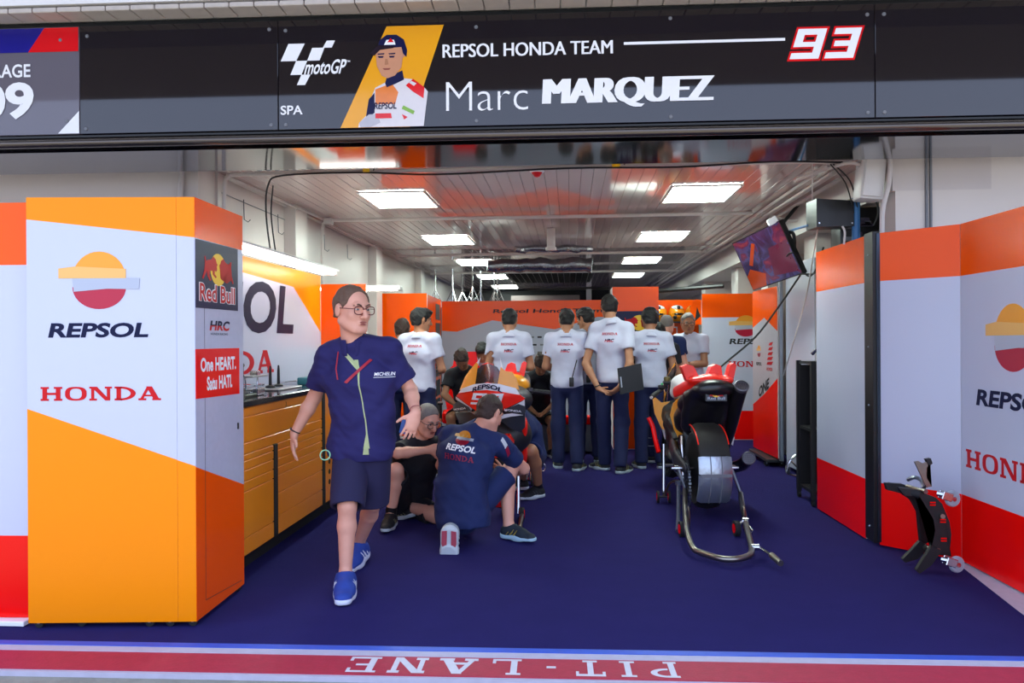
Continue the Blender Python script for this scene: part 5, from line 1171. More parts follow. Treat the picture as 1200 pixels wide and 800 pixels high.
t, sh, J = std('grey haired man in white shirt with spectacles, arms folded, at right', 808, 9.65, PI-.65, 1.735, None, hair='grey', style='short', skin='tan', seed=29, look=(-.6, .8, -.2), elR=(.235, .06, 1.14), elL=(-.235, .06, 1.12), wrR=(-.02, .24, 1.14), wrL=(.02, .25, 1.10))
glasses(t, J['head'], J['look'], J['up'], 1.0, M['black'], None)
# ankle-striped trouser cuffs of someone behind the right motorcycle
t, sh, J = std('person in navy behind the right motorcycle with two grey ankle stripes', 772, 8.95, .2, 1.60, None, shirt='black', seed=31, faces=False, anR=(.1, 0, .09), anL=(-.1, 0, .09))
for z in (.20, .29):
    for n in 'RL':
        c = J['an'+n].lerp(J['kn'+n], (z-.09)/.37); ringat(V((c.x, c.y, z)), V((0, 0, 1)), .066, .012, M['silverink'], 'ankle_stripe', t)

# --- seated people
def seated(label, px, Y, th, H, seat=.47, **k):
    p = wp(px, 400, Y); lean = k.pop('lean', .10); hz = seat+.10
    J = pose(p.x, p.y, th, H); W = J['W']
    J.update(pel=W(0, 0, hz), waist=W(0, .03+lean*.2, hz+.16), chest=W(0, .03+lean*.9, hz+.36), neck=W(0, .04+lean*1.6, hz+.53), head=W(0, .10+lean*2.3, hz+.66),
             hipR=W(.09, .03, hz-.02), hipL=W(-.09, .03, hz-.02), knR=W(.15, .45, seat+.05), knL=W(-.15, .45, seat+.05), anR=W(.14, .40, .09), anL=W(-.14, .42, .09),
             shR=W(.17, .03+lean*1.4, hz+.46), shL=W(-.17, .03+lean*1.4, hz+.46), elR=W(.23, .22+lean, hz+.22), elL=W(-.23, .22+lean, hz+.22), wrR=W(.10, .42, hz+.10), wrL=W(-.10, .42, hz+.10), shortlen=.8)
    J['look'] = J['R'] @ V(k.pop('look', (0, .7, -.7)))
    return person(label, J, h=.0105, **k), J
(_, sh, _, _), J = seated('seated person in black bowing their head between the standing men', 628, 9.7, PI+.15, 1.72, lean=.24, seat=.38, faces=False, shirt='black', legs='black', hair='brown', style='full', skin='tan', seed=33, look=(0, .45, -.9), shoes='dark')
(_, sh, _, _), J = seated('seated person slumped in the red and black racing chair', 548, 9.6, PI, 1.7, lean=.20, shirt='black', legs='black', hair='brown', skin='tan', seed=34, shoes='dark', seat=.44, look=(0, .3, -.9), faces=False)
(_, sh, _, _), J = seated('dark haired seated person beside the racing chair', 567, 10.4, PI, 1.7, lean=.04, shirt='grey', legs='black', hair='black', style='full', skin='tan', seed=35, shoes='dark', seat=.50, faces=False)
def racing_chair(x, y, label, rz=0):
    t = empty('racing_chair', (x, y, 0), rz, label, 'chair', 'racing chairs along the back wall')
    g = G(); g.box((0, 0, .40), (.52, .50, .12), None, 0, .04); g.box((-.26, -.02, .45), (.09, .46, .14), None, 1, .03); g.box((.26, -.02, .45), (.09, .46, .14), None, 1, .03); g.obj('seat', [M['black'], M['red']], t)
    g = G(); F_ = Fr((0, .30, .45), (1, 0, 0), (0, .12, 1)); g.prism([(-.24, 0), (.24, 0), (.30, .35), (.26, .55), (.17, .64), (.14, .82), (-.14, .82), (-.17, .64), (-.26, .55), (-.30, .35)], F_, -.06, .03, 0)
    g.prism([(-.16, .05), (.16, .05), (.17, .50), (.10, .62), (-.10, .62), (-.17, .50)], F_, .03, .05, 1); g.obj('backrest', [M['red'], M['black']], t)
    g = G(); g.lathe([(.03, .06), (.03, .34)], (0, 0, 0)); g.obj('gas_post', M['alu'], t)
    for i in range(5):
        a = 2*PI*i/5; g = G(); g.tube([(0, 0, .09), (.28*math.cos(a), .28*math.sin(a), .06)], .018, 6); g.lathe([(.025, -.012), (.025, .012)], (.28*math.cos(a), .28*math.sin(a), .026), (math.sin(a), -math.cos(a), 0), 10); g.obj('base_leg', M['black'], t)
    for s_ in (-1, 1):
        g = G(); g.box((s_*.33, -.02, .62), (.07, .26, .03), None, 0, .01); g.tube([(s_*.33, .02, .42), (s_*.33, .02, .61)], .015, 6); g.obj('armrest', M['black'], t)
    return t
p = wp(546, 400, 9.75); racing_chair(p.x, p.y, 'red and black racing chair behind the orange nosed motorcycle', 0.15)
p = wp(630, 400, 9.8); t = empty('bench_seat', (p.x, p.y, 0), label='low red and grey bench along the back wall', cat='bench')
g = G(); g.bb((p.x-.45, p.y-.2, .36), (p.x+.85, p.y+.05, .46), 0, .02); g.obj('seat', M['red'], t, keep_world=True)
g = G(); g.bb((p.x-.43, p.y-.16, .02), (p.x+.83, p.y+.03, .359), 0, .01); g.obj('base', M['greyp'], t, keep_world=True)
# ------------------------------------------------------------------ motorcycles
def pxF(Y, n=(0, -1, 0)):
    """upright working plane at depth Y; polygons on it are given in real metres through wq()"""
    return Fr((0, Y, 0), (1, 0, 0), (0, 0, 1))
def wq(pts, Y): return [(wp(x, y, Y).x, wp(x, y, Y).z) for x, y in pts]
def plate(par, name, px, Y, m, th=.02, warp=None, refine=.04, label=None):
    """a shaped body panel of real thickness, curved by warp"""
    g = G(); P_ = wq(px, Y); bm = bmesh.new(); F = pxF(Y)
    # ear-clip the outline so that it may be concave
    vs = [bm.verts.new(F.p(a, b, 0)) for a, b in P_]; f = bm.faces.new(vs); bmesh.ops.triangulate(bm, faces=[f])
    for _ in range(4):
        es = [e for e in bm.edges if e.calc_length() > refine]
        if not es: break
        bmesh.ops.subdivide_edges(bm, edges=es, cuts=1); bmesh.ops.triangulate(bm, faces=bm.faces[:])
    if warp:
        for v in bm.verts: v.co = warp(v.co)
    r = bmesh.ops.extrude_face_region(bm, geom=bm.faces[:])
    for v in r['geom']:
        if isinstance(v, bmesh.types.BMVert): v.co.y += th
    bm.verts.index_update(); g.add([v.co.copy() for v in bm.verts], [[v.index for v in fc.verts] for fc in bm.faces]); bm.free()
    return g.obj(name, m, par, keep_world=True, label=label, ang=50)
def wheel(par, c, ax, R, w, rim, name='wheel', tyre=None, spokes=5, rot=0.0):
    g = G(); pr = [(R*.70, -w*.42), (R*.86, -w*.5), (R*.955, -w*.36), (R, 0), (R*.955, w*.36), (R*.86, w*.5), (R*.70, w*.42), (R*.66, w*.3), (R*.66, -w*.3), (R*.70, -w*.42)]
    g.lathe(pr, c, ax, 36); t_ = g.obj(name, tyre or M['rubber'], par, keep_world=True)
    g = G(); g.lathe([(R*.60, -w*.32), (R*.70, -w*.38), (R*.70, w*.38), (R*.60, w*.32), (R*.60, -w*.32)], c, ax, 30); g.lathe([(.0, -w*.35), (.045, -w*.35), (.045, w*.35), (0, w*.35)], c, ax, 14)
    u, v_ = frame_for(ax)
    for i in range(spokes):
        a = 2*PI*i/spokes+rot; d = u*math.cos(a)+v_*math.sin(a); g.tube([V(c)+d*.03, V(c)+d*R*.62], [.02, .013], 6)
    g.obj('rim', rim, t_, keep_world=True); return t_
def shell_arc(g, c, ax, prof, a0, a1, n=14, th=.006, m=0):
    """part turn of a profile [(offset along axis, radius)] about ax; angle 0 points at the camera (-Y), 90 straight up"""
    ax = V(ax).normalized(); bk = V((0, -1, 0)); bk = (bk-ax*bk.dot(ax)).normalized(); up = V((0, 0, 1)); up = (up-ax*up.dot(ax)).normalized(); vs = []; k = len(prof)
    for s_ in (0, 1):
        for i in range(n+1):
            a = math.radians(a0+(a1-a0)*i/n); d = bk*math.cos(a)+up*math.sin(a)
            for (x, r) in prof: vs.append(V(c)+ax*x+d*(r-th*s_))
    fs = []; N = (n+1)*k
    for i in range(n):
        for j in range(k-1):
            a = i*k+j; fs.append((a, a+1, a+k+1, a+k)); fs.append((N+a, N+a+k, N+a+k+1, N+a+1))
    for i in range(n): fs.append((i*k, (i+1)*k, N+(i+1)*k, N+i*k)); fs.append((i*k+k-1, N+i*k+k-1, N+(i+1)*k+k-1, (i+1)*k+k-1))
    for j in range(k-1): fs.append((j, N+j, N+j+1, j+1)); fs.append((n*k+j, n*k+j+1, N+n*k+j+1, N+n*k+j))
    return g.add(vs, fs, m)
BK = M['black']; CF = mat('carbon black bodywork', '#161418', .35, noise=.15, scale=60, coat=.2)
GUN = mat('gunmetal', '#3c3a40', .4, metal=.6, noise=.1)
FLO = mat('fluorescent red bodywork', '#ff2410', .35, noise=.02, coat=.3)
OB = mat('orange bodywork', '#f6a010', .28, noise=.02, coat=.4); WB = mat('white bodywork', '#e6e2e6', .28, noise=.02, coat=.4)

# ---- right motorcycle, seen from behind
hd = V((-.085, 1, 0)).normalized(); rx = V((1, .085, 0)).normalized()
RC = wp(826, 552, 6.30); RC.z = .372
rb_ = empty('motorcycle', (RC.x, RC.y, 0), label='half stripped race motorcycle seen from behind, silver tyre cover, on a stand', cat='motorcycle')
W_ = lambda a, f, z: V((RC.x, RC.y, 0))+rx*a+hd*f+V((0, 0, z))
tw = wheel(rb_, RC, rx, .325, .20, M['black'], 'rear_wheel')
g = G(); pf = [(-.125, .30), (-.128, .325), (-.10, .343), (.10, .343), (.128, .325), (.125, .30)]
shell_arc(g, RC, rx, pf, -42, -1, 10); shell_arc(g, RC, rx, [(a, r+.001) for a, r in pf], 0.5, 24, 8)
for x in (-.04, .045): shell_arc(g, RC, rx, [(x-.004, .347), (x+.004, .347)], -42, 24, 16, .004, 1)
shell_arc(g, RC, rx, [(-.12, .3455), (.12, .3455)], -3, 1, 2, .004, 1)
g.obj('tyre_cover', [mat('silver tyre cover', '#aeb6bf', .28, metal=.8, noise=.12, scale=12, bump=.3, bscale=30), M['greyp']], rb_, keep_world=True, label='silver cover over the rear tyre')
g = G(); pf2 = [(-.118, .31), (-.115, .345), (-.07, .366), (.07, .366), (.115, .345), (.118, .31)]
shell_arc(g, RC, rx, pf2, 24, 88, 14, .008); g.obj('mudguard', mat('olive black mudguard', '#211f1c', .6, noise=.4, scale=30), rb_, keep_world=True)
g = G()
for s_ in (-1, 1): shell_arc(g, RC, rx, [(s_*.118-.004, .352), (s_*.118+.004, .352)], 40, 92, 10, .008)
g.obj('red_trim', FLO, rb_, keep_world=True)
# swingarm, axle, brake, chain
for s_ in (-1, 1):
    s = Sdf(RC-V((.4, .3, .3)), RC+V((.4, 1.0, .45)), .012)
    s.cone(W_(s_*.165, -.03, .37), W_(s_*.165, .30, .42), .035, .05, side=(0, 0, 1), fl=(1.3, .6)); s.cone(W_(s_*.165, .30, .42), W_(s_*.12, .62, .46), .05, .06, side=(0, 0, 1), fl=(1.4, .6)); s.mesh('swingarm', M['alu'] if s_ > 0 else GUN, rb_, inv=Matrix.Translation(-rb_.location))
g = G(); g.tube([W_(-.27, 0, .37), W_(.27, 0, .37)], .014, 10); g.tube([W_(-.245, 0, .37), W_(-.205, 0, .37)], .026, 12); g.tube([W_(.205, 0, .37), W_(.245, 0, .37)], .026, 12); g.obj('axle', M['chrome'], rb_, keep_world=True)
g = G(); g.lathe([(.03, -.004), (.115, -.004), (.115, .004), (.03, .004)], W_(.15, 0, .37), rx, 24); g.obj('brake_disc', M['chrome'], rb_, keep_world=True)
g = G(); g.box(W_(.17, -.06, .27), (.05, .07, .10), None, 0, .012); g.box(W_(.185, -.02, .33), (.03, .06, .05), None, 0, .01); g.tube([W_(.19, -.04, .30), W_(.21, -.02, .42), W_(.18, .2, .5)], .008, 6); g.obj('brake_caliper', M['alu'], rb_, keep_world=True)
g = G(); n_ = 46
for i in range(n_):
    a = 2*PI*i/n_; cc = math.cos(a); ss = math.sin(a); p = W_(-.150, -.02+.105*cc, .215+.195*ss); 
    tng = (hd*(-.105*ss)+V((0, 0, .195*cc))).normalized(); Rm = Matrix([[rx[j], tng[j], rx.cross(tng)[j]] for j in range(3)]); g.box(p, (.020 if i % 2 else .012, .017, .012), Rm)
g.obj('chain', M['alu'], rb_, keep_world=True)
g = G(); g.lathe([(.02, -.003), (.09, -.003), (.09, .003), (.02, .003)], W_(-.150, 0, .37), rx, 22)
for i in range(22):
    a = 2*PI*i/22; g.box(W_(-.15, .094*math.cos(a), .37+.094*math.sin(a)), (.006, .012, .012), Matrix.Rotation(a, 3, 'X'))
g.obj('sprocket', GUN, rb_, keep_world=True)
# tail: dark underseat body, red cover with three prongs, exhausts
TZ = lambda a, f, z: W_(a+.055, f, z)
s = Sdf(RC+V((-.5, -.2, .1)), RC+V((.5, 1.4, .95)), .012)
s.cone(TZ(.03, .02, 1.00), TZ(.02, .42, .86), .115, .13, side=rx, fl=(1.5, .75), k=.04); s.cone(TZ(.02, .42, .86), TZ(.0, .62, .70), .13, .15, side=rx, fl=(1.15, 1), k=.05)
s.cone(TZ(-.13, .18, .92), TZ(-.10, .30, .68), .055, .07, k=.05); s.cone(TZ(.15, .12, .92), TZ(.12, .25, .64), .06, .055, k=.05); s.cone(TZ(-.02, .16, .88), TZ(.0, .36, .62), .09, .10, side=rx, fl=(1.4, .6), k=.05)
s.wrinkle(.004, 30, 5); s.mesh('tail_body', CF, rb_, inv=Matrix.Translation(-rb_.location))
g = G(); Ft = Fr(TZ(.03, .02, .92), rx, V((.0, .12, 1)))
put_text(g, Ft, 'Red Bull', -.07, .005, .14, .024, 0, .02, 0, .006); bulls(g, Ft, .0, .045, .12, .04, 1, 2, .006); g.prism([(-.085, -.005), (.085, -.005), (.085, .068), (-.085, .068)], Ft, -.01, .002, 3)
g.v = [tuple(V(v)+V((0, -.085, 0))) for v in g.v]; g.obj('tail_sticker', [M['silverink'], M['redink'], M['yellowink'], CF], rb_, keep_world=True, smooth=False)
def tail_cover(par, T, w=1.0):
    """fluorescent red seat cover: saddle pad with three upright prongs"""
    for (x0, x1, xt0, xt1, z0, zt, f0) in ((-.19, -.075, -.235, -.135, 1.065, 1.205, .10), (-.035, .115, .015, .095, 1.06, 1.205, .12), (.115, .175, .155, .205, 1.06, 1.215, .06)):
        g = G(); pts = []
        F = Fr(T(0, f0, 0), rx, (0, 0, 1)); g.prism([(x0, z0), (x1, z0), (xt1, zt-.015), ((xt0+xt1)/2, zt), (xt0, zt-.02)], F, -.10, .0)
        bm_ = g.obj('prong', FLO, par, keep_world=True)
    s = Sdf(T(0, 0, 1.0)-V((.4, .3, .2)), T(0, .3, 1.0)+V((.4, .4, .3)), .010)
    s.cone(T(-.15, .10, 1.075), T(.14, .06, 1.075), .04, .04, side=hd, fl=(1.8, .8), k=.03); s.cone(T(0, .08, 1.085), T(-.02, .42, 1.03), .055, .075, side=rx, fl=(1.6, .8), k=.04)
    s.cone(T(-.14, .10, 1.05), T(-.20, .50, .95), .035, .03, side=(0, 0, 1), fl=(1.6, .7), k=.03)
    s.mesh('seat_cover', FLO, par, inv=Matrix.Translation(-par.location))
tail_cover(rb_, lambda a, f, z: TZ(a+.02, f, z))
def exhaust(par, pts, r, name='exhaust'):
    g = G(); g.tube(catmull(pts, 5), r, 16); e = g.obj(name, CF, par, keep_world=True)
    a = V(pts[0]); d = (a-V(pts[1])).normalized(); r0 = r if not isinstance(r, list) else r[0]
    g = G(); g.lathe([(r0*1.02, -.02), (r0*1.12, 0), (r0*1.12, .014), (r0*.98, .018), (r0*.96, .004), (0, .004)], a, d, 20); u, v_ = frame_for(d)
    for i in range(-3, 4):
        for j in range(-3, 4):
            if (i*i+j*j) <= 10: g.box(a+d*.006+u*i*r0*.25+v_*j*r0*.25, (r0*.10,)*3, None, 1)
    g.obj('mesh_end_cap', [mat('grey perforated metal', '#77757c', .4, metal=.7), M['dark']], e, keep_world=True)
exhaust(rb_, [wp(869, 453, 6.22), wp(864, 470, 6.35), wp(856, 500, 6.6), wp(846, 530, 6.9)], .052)
exhaust(rb_, [wp(877, 537, 6.38), wp(868, 545, 6.58), wp(852, 548, 6.9)], .050)
# frame, engine, tank, side panels
s = Sdf(RC+V((-.6, .2, -.25)), RC+V((.5, 1.7, .8)), .014)
s.cone(TZ(0, .75, .48), TZ(0, 1.05, .50), .17, .16, k=.05); s.cone(TZ(-.05, .85, .60), TZ(-.05, 1.1, .70), .14, .13, k=.05); s.cone(TZ(-.16, .66, .35), TZ(-.14, .95, .35), .05, .06, k=.03); s.wrinkle(.012, 40, 8)
s.mesh('engine', mat('dark engine castings', '#26262b', .45, metal=.4, noise=.3, scale=40), rb_, inv=Matrix.Translation(-rb_.location))
s = Sdf(RC+V((-.6, .3, .25)), RC+V((.5, 1.7, .95)), .012)
s.cone(TZ(.02, .62, .98), TZ(.03, .95, 1.00), .11, .12, side=rx, fl=(1.25, .8), k=.05); s.cone(TZ(-.06, .60, .93), TZ(-.07, .95, .92), .05, .06, k=.04); s.mesh('fuel_tank', WB, rb_, inv=Matrix.Translation(-rb_.location))
plate(rb_, 'side_panel', [(799, 464), (789, 472), (785, 486), (789, 502), (800, 524), (805, 518), (804, 500), (802, 480)], 6.95, OB, .03, lambda c: c+V((0, (c.z-.9)*.15, 0)))
plate(rb_, 'side_panel', [(798, 466), (800, 480), (808, 474), (815, 458), (812, 452), (803, 458)], 6.93, WB, .03)
plate(rb_, 'side_panel', [(797, 482), (799, 492), (806, 498), (806, 470), (802, 472)], 6.90, FLO, .02)
plate(rb_, 'side_panel', [(797, 473), (799, 469), (818, 453), (822, 455), (808, 470), (804, 486)], 6.88, FLO, .02)
plate(rb_, 'fairing', [(765, 463), (768, 485), (776, 503), (786, 508), (796, 498), (794, 480), (788, 470), (776, 472)], 7.35, OB, .04, lambda c: c+V((0, abs(c.x-.95)*.3, 0)))
plate(rb_, 'fairing', [(776, 503), (779, 514), (785, 520), (788, 508), (786, 506)], 7.33, WB, .04)
plate(rb_, 'inner_panel', [(787, 476), (791, 480), (801, 520), (800, 529), (794, 515)], 7.0, mat('bare grey composite', '#8d8177', .5, noise=.2), .02)
plate(rb_, 'side_panel', [(853, 508), (861, 512), (859, 522), (854, 518)], 6.75, WB, .02)
g = G(); g.prism([(-.05, 0), (.05, .01), (.045, .04), (.0, .055), (-.035, .04)], Fr(wp(824, 503, 6.42), rx, (0, .3, 1)), 0, .012); g.obj('white_badge', WB, rb_, keep_world=True)
g = G(); g.box(wp(812, 489, 6.62), (.06, .01, .035), None, 0, .004); g.obj('pink_badge', mat('dull pink', '#9a6468', .5), rb_, keep_world=True)
g = G(); g.tube(catmull([wp(760, 489, 7.3), wp(765, 500, 7.28), wp(768, 515, 7.25), wp(772, 530, 7.2)], 4), .022, 8); g.obj('red_hose', M['red'], rb_, keep_world=True)
# forks, front wheel, handlebars
FC = TZ(-.02, 1.42, .34); wheel(rb_, FC, rx, .30, .12, BK, 'front_wheel')
for s_ in (-1, 1):
    g = G(); g.tube([TZ(-.02+s_*.105, 1.42, .34), TZ(-.02+s_*.105, 1.12, 1.02)], [.03, .024], 12); g.obj('fork', M['chrome'] if s_ < 0 else GUN, rb_, keep_world=True)
g = G(); g.box(TZ(-.02, 1.13, 1.0), (.27, .10, .035), None, 0, .012); g.lathe([(.028, 0), (.032, .03), (.026, .045), (0, .045)], TZ(-.12, 1.12, 1.01), n=16, m=1); g.lathe([(.028, 0), (.032, .03), (0, .035)], TZ(-.03, 1.10, 1.02), n=16, m=1)
g.obj('triple_clamp', [BK, mat('dark gold anodised', '#6b5f3a', .35, metal=.8)], rb_, keep_world=True)
for s_ in (-1, 1):
    hb = G(); a = TZ(-.02+s_*.12, 1.12, .96); b = TZ(-.02+s_*.36, 1.02, .90) if s_ > 0 else wp(764, 465, 7.15); hb.tube([a, b], .016, 10); h_ = hb.obj('handlebar', BK, rb_, keep_world=True)
    g = G(); m_ = a.lerp(b, .45); g.tube([m_, b], .021, 12); g.obj('grip', M['rubber'], h_, keep_world=True)
    g = G(); g.lathe([(.012, 0), (.014, .02), (0, .022)], b, b-a, 10); g.obj('bar_end', M['frame'], h_, keep_world=True)
    g = G(); g.tube(catmull([a.lerp(b, .3)+hd*.04, a.lerp(b, .6)+hd*.09, b+hd*.08], 4), .008, 6); g.box(a.lerp(b, .32)+V((0, 0, .03)), (.05, .05, .04), None, 0, .01); g.ell(a.lerp(b, .25)+V((0, -.02, .05)), (.012, .012, .012), None, 8, 1); g.obj('lever', [BK, mat('green switch', '#2fae6a', .4)], h_, keep_world=True)
plate(rb_, 'windscreen', [(780, 462), (778, 448), (786, 434), (792, 424), (793, 434), (788, 446), (790, 455)], 7.6, mat('smoked screen', '#3a3230', .15, noise=.05), .012)
g = G(); g.tube([wp(778, 452, 7.62), wp(783, 440, 7.62), wp(791, 426, 7.60)], .008, 6); g.obj('screen_edge', M['gold'], rb_, keep_world=True)
g = G(); random.seed(5)
for i in range(16):
    p = wp(random.uniform(790, 812), random.uniform(505, 560), 6.8+random.uniform(-.1, .1)); q = p+V((random.uniform(-.08, .05), random.uniform(-.2, .2), random.uniform(-.2, .2))); g.tube(catmull([p, (p+q)/2+V((.03, 0, .03)), q], 4), random.choice([.006, .009, .013]), 6, random.choice([0, 0, 1, 2]))
for (x, y) in ((794, 540), (800, 556), (806, 530), (803, 512)): g.box(wp(x, y, 6.7), (.05, .06, .05), .3, 1, .01)
hs_ = g.obj('hoses', [BK, M['alu'], GUN], rb_, keep_world=True); hs_['kind'] = 'stuff'
g = G(); g.tube([wp(799, 520, 6.6), wp(801, 560, 6.55)], .024, 12); g.tube([wp(799, 510, 6.6), wp(799, 520, 6.6)], .03, 12); g.obj('shock_absorber', M['chrome'], rb_, keep_world=True)
g = G(); g.tube([wp(788, 535, 6.8), wp(809, 540, 6.6)], .012, 8); g.obj('foot_peg', M['alu'], rb_, keep_world=True)

plate(rb_, 'frame_spar', [(801, 498), (808, 494), (811, 515), (812, 540), (806, 562), (800, 548), (803, 525)], 6.62, M['alu'], .03)
g = G(); g.lathe([(.0, 0), (.05, .002), (.062, .012), (.062, .03), (.03, .04), (0, .04)], wp(800, 540, 6.75), (-.5, -1, 0), 18); g.obj('engine_cover', GUN, rb_, keep_world=True)
for s_, q in ((-1, wp(803, 574, 6.20)), (1, wp(868, 578, 6.20))):
    g = G(); g.tube([q, W_(s_*.215, -.02, .36)], .012, 8); g.obj('bobbin_bracket', M['alu'], rb_, keep_world=True)
# ---- stands
def caster_wheel(par, c, ax=(1, 0, 0), r=.05, w=.035):
    g = G(); g.lathe([(r*.5, -w/2), (r, -w/2), (r, w/2), (r*.5, w/2)], c, ax, 20); q = g.obj('stand_wheel', M['rubber'], par, keep_world=True)
    g = G(); g.lathe([(0, -w*.62), (r*.62, -w*.58), (r*.62, w*.58), (0, w*.62)], c, ax, 18); g.obj('hub', M['red'], q, keep_world=True)
st = empty('paddock_stand', (1.0, 5.5, 0), label='bare metal U-shaped paddock stand under the right motorcycle', cat='stand')
g = G(); pts = [wp(803, 574, 6.20), wp(803, 598, 5.75), wp(805, 622, 5.30), wp(812, 641, 5.05), wp(821, 647, 4.98), wp(849, 655, 4.84), wp(872, 653, 4.87), wp(881, 645, 5.02), wp(876, 622, 5.35), wp(871, 598, 5.80), wp(868, 578, 6.20)]
g.tube(catmull(pts, 6), .020, 12); g.obj('tube_frame', M['titan'], st, keep_world=True)
for (x, y, Y) in ((799, 626, 5.56), (863, 625, 5.60)):
    c = wp(x, y, Y); c.z = .055; caster_wheel(st, c, (1, .1, 0), .055)
    c2 = c+V((.035 if x < 830 else .04, 0, .05)); g = G(); g.tube([c, c2], .010, 8); g.ell(c2+V((.012, 0, .03)), (.014, .045, .085), None, 12); g.obj('wheel_bracket', M['titan'], st, keep_world=True)
g = G(); g.tube([wp(795, 567, 6.18), wp(795, 600, 5.9), wp(794, 622, 5.62)], .015, 8); g.lathe([(.026, 0), (.028, .03), (0, .032)], wp(795, 568, 6.18), n=14); g.obj('side_post', mat('grey painted steel', '#4d5162', .4, metal=.3), st, keep_world=True)
g = G(); g.lathe([(.03, -.02), (.03, .02)], wp(874, 611, 5.55), (1, -.4, 0), 14); g.tube([wp(874, 611, 5.53), wp(882, 622, 5.45), wp(880, 626, 5.45)], .006, 6); g.obj('clamp_knob', M['chrome'], st, keep_world=True)
g = G(); g.tube([wp(881, 641, 5.06), wp(890, 641, 5.05)], .022, 12); g.obj('socket', M['chrome'], st, keep_world=True)
g = G(); g.tube([wp(890, 641, 5.05), wp(905, 651, 4.85)], .009, 8); hq = g.obj('lever_arm', M['chrome'], st, keep_world=True)
g = G(); g.tube([wp(904, 650, 4.86), wp(915, 660, 4.72)], .018, 12)
for i in range(5): g.tube([wp(905+2*i, 651+1.8*i, 4.85-.025*i), wp(906+2*i, 652+1.8*i, 4.84-.025*i)], .020, 12)
g.obj('grip', M['titan'], hq, keep_world=True)
fs_ = empty('front_stand', (.85, 7.0, 0), label='slender front stand with red wheels left of the right motorcycle', cat='stand')
a = wp(778, 585, 6.75)
g = G(); g.tube([wp(778, 520, 6.85), wp(778, 578, 6.78)], .014, 10, 0); g.obj('upright', M['chrome'], fs_, keep_world=True)
g = G(); g.tube([wp(786, 528, 6.85), wp(792, 552, 6.75), wp(799, 562, 6.7)], .008, 8); g.tube([wp(780, 545, 6.8), wp(790, 545, 6.7)], .012, 8); g.obj('brace', M['alu'], fs_, keep_world=True)
g = G(); g.tube(catmull([wp(779, 580, 6.75), wp(785, 566, 6.7), wp(795, 563, 6.6)], 5), .010, 8); g.obj('curved_arm', M['titan'], fs_, keep_world=True)
for dx in (-.05, .045):
    c = V((wp(778, 585, 6.7).x+dx, 6.70, .056)); caster_wheel(fs_, c, (1, 0, 0), .052, .02)
g = G(); c = V((wp(778, 585, 6.7).x, 6.70, .056)); g.tube([c-V((.05, 0, 0)), c+V((.05, 0, 0))], .008, 8); g.tube([c, wp(778, 578, 6.78)], .012, 8); g.obj('wheel_axle', BK, fs_, keep_world=True)

# ---- left motorcycle, nose toward us
XN = wp(587, 460, 6.0).x
lb = empty('motorcycle', (XN, 6.6, 0), label='race motorcycle with white, red and orange nose numbered 93', cat='motorcycle')
cv = lambda c: c+V((0, 1.7*(c.x-XN)**2+.25*max(0, c.z-1.02), 0))
cvl = lambda c: c+V((0, 1.9*(c.x-XN)**2+.9*max(0, .98-c.z)*.4, 0))
Yn = 5.95
plate(lb, 'nose_side', [(534, 459), (541, 443), (547, 435), (556, 425), (558, 427), (553, 437), (555, 451), (543, 456)], Yn+.02, OB, .02, cv)
plate(lb, 'nose_side', [(583, 451), (588, 439), (586, 430), (592, 435), (600, 436), (605, 445), (608, 457), (596, 453)], Yn+.02, OB, .02, cv)
for q in ([(549, 433), (553, 430), (561, 419), (559, 427), (554, 437)], [(585, 419), (589, 432), (593, 438), (590, 440), (587, 434)]): plate(lb, 'nose_fin', q, Yn+.05, WB, .012, cv)
g = G()
def bld_px(poly, Y): return wq(poly, Y)
plate(lb, 'nose_band', [(532, 463), (537, 457), (553, 451), (570, 449), (585, 450), (604, 455), (609, 463), (589, 459), (570, 457), (550, 459)], Yn, WB, .02, cv)
plate(lb, 'nose_cone', [(528, 467), (532, 463), (550, 459), (570, 457), (589, 459), (609, 463), (615, 468), (603, 474), (590, 480), (577, 489), (566, 489), (552, 481), (540, 474)], Yn, FLO, .02, cvl)
for q in ([(527, 468), (540, 475), (550, 481), (549, 483), (537, 477), (527, 471)], [(590, 481), (603, 475), (611, 471), (614, 469), (614, 477), (607, 474), (592, 483)]): plate(lb, 'nose_edge', q, Yn-.01, WB, .02, cvl)
for q in ([(531, 473), (546, 479), (549, 484), (538, 485), (523, 487), (522, 479)], [(591, 480), (607, 474), (614, 477), (615, 484), (612, 487), (600, 485)]): plate(lb, 'winglet', q, Yn-.02, mat('dark grey winglet', '#3c3e44', .35, noise=.1), .02, cvl)
for q in ([(584, 493), (600, 487), (614, 485), (614, 503), (608, 509), (598, 504)], [(524, 489), (548, 485), (560, 492), (545, 500), (530, 502)]): plate(lb, 'air_intake', q, Yn+.02, mat('deep grey intake', '#2f3238', .3, noise=.15, coat=.3), .05, cvl)
plate(lb, 'white_lip', [(584, 487), (600, 485), (612, 488), (598, 489), (586, 492)], Yn-.02, WB, .02, cvl)
g = G(); Fn = pxF(Yn-.004)
def on(px, py): w = wp(px, py, Yn-.004); return w.x, w.z
x0, z0 = on(552, 457.5); x1, z1 = on(589, 450)
arch = lambda x, z: (x, z+.05-2.2*(x-(x0+x1)/2)**2-.045)
put_text(g, Fn, 'REPSOL', x0, z0+.008, x1-x0, .036, 0, .035, .2, 0, warp=arch)
x2, z2 = on(551, 475); x3, z3 = on(588, 461)
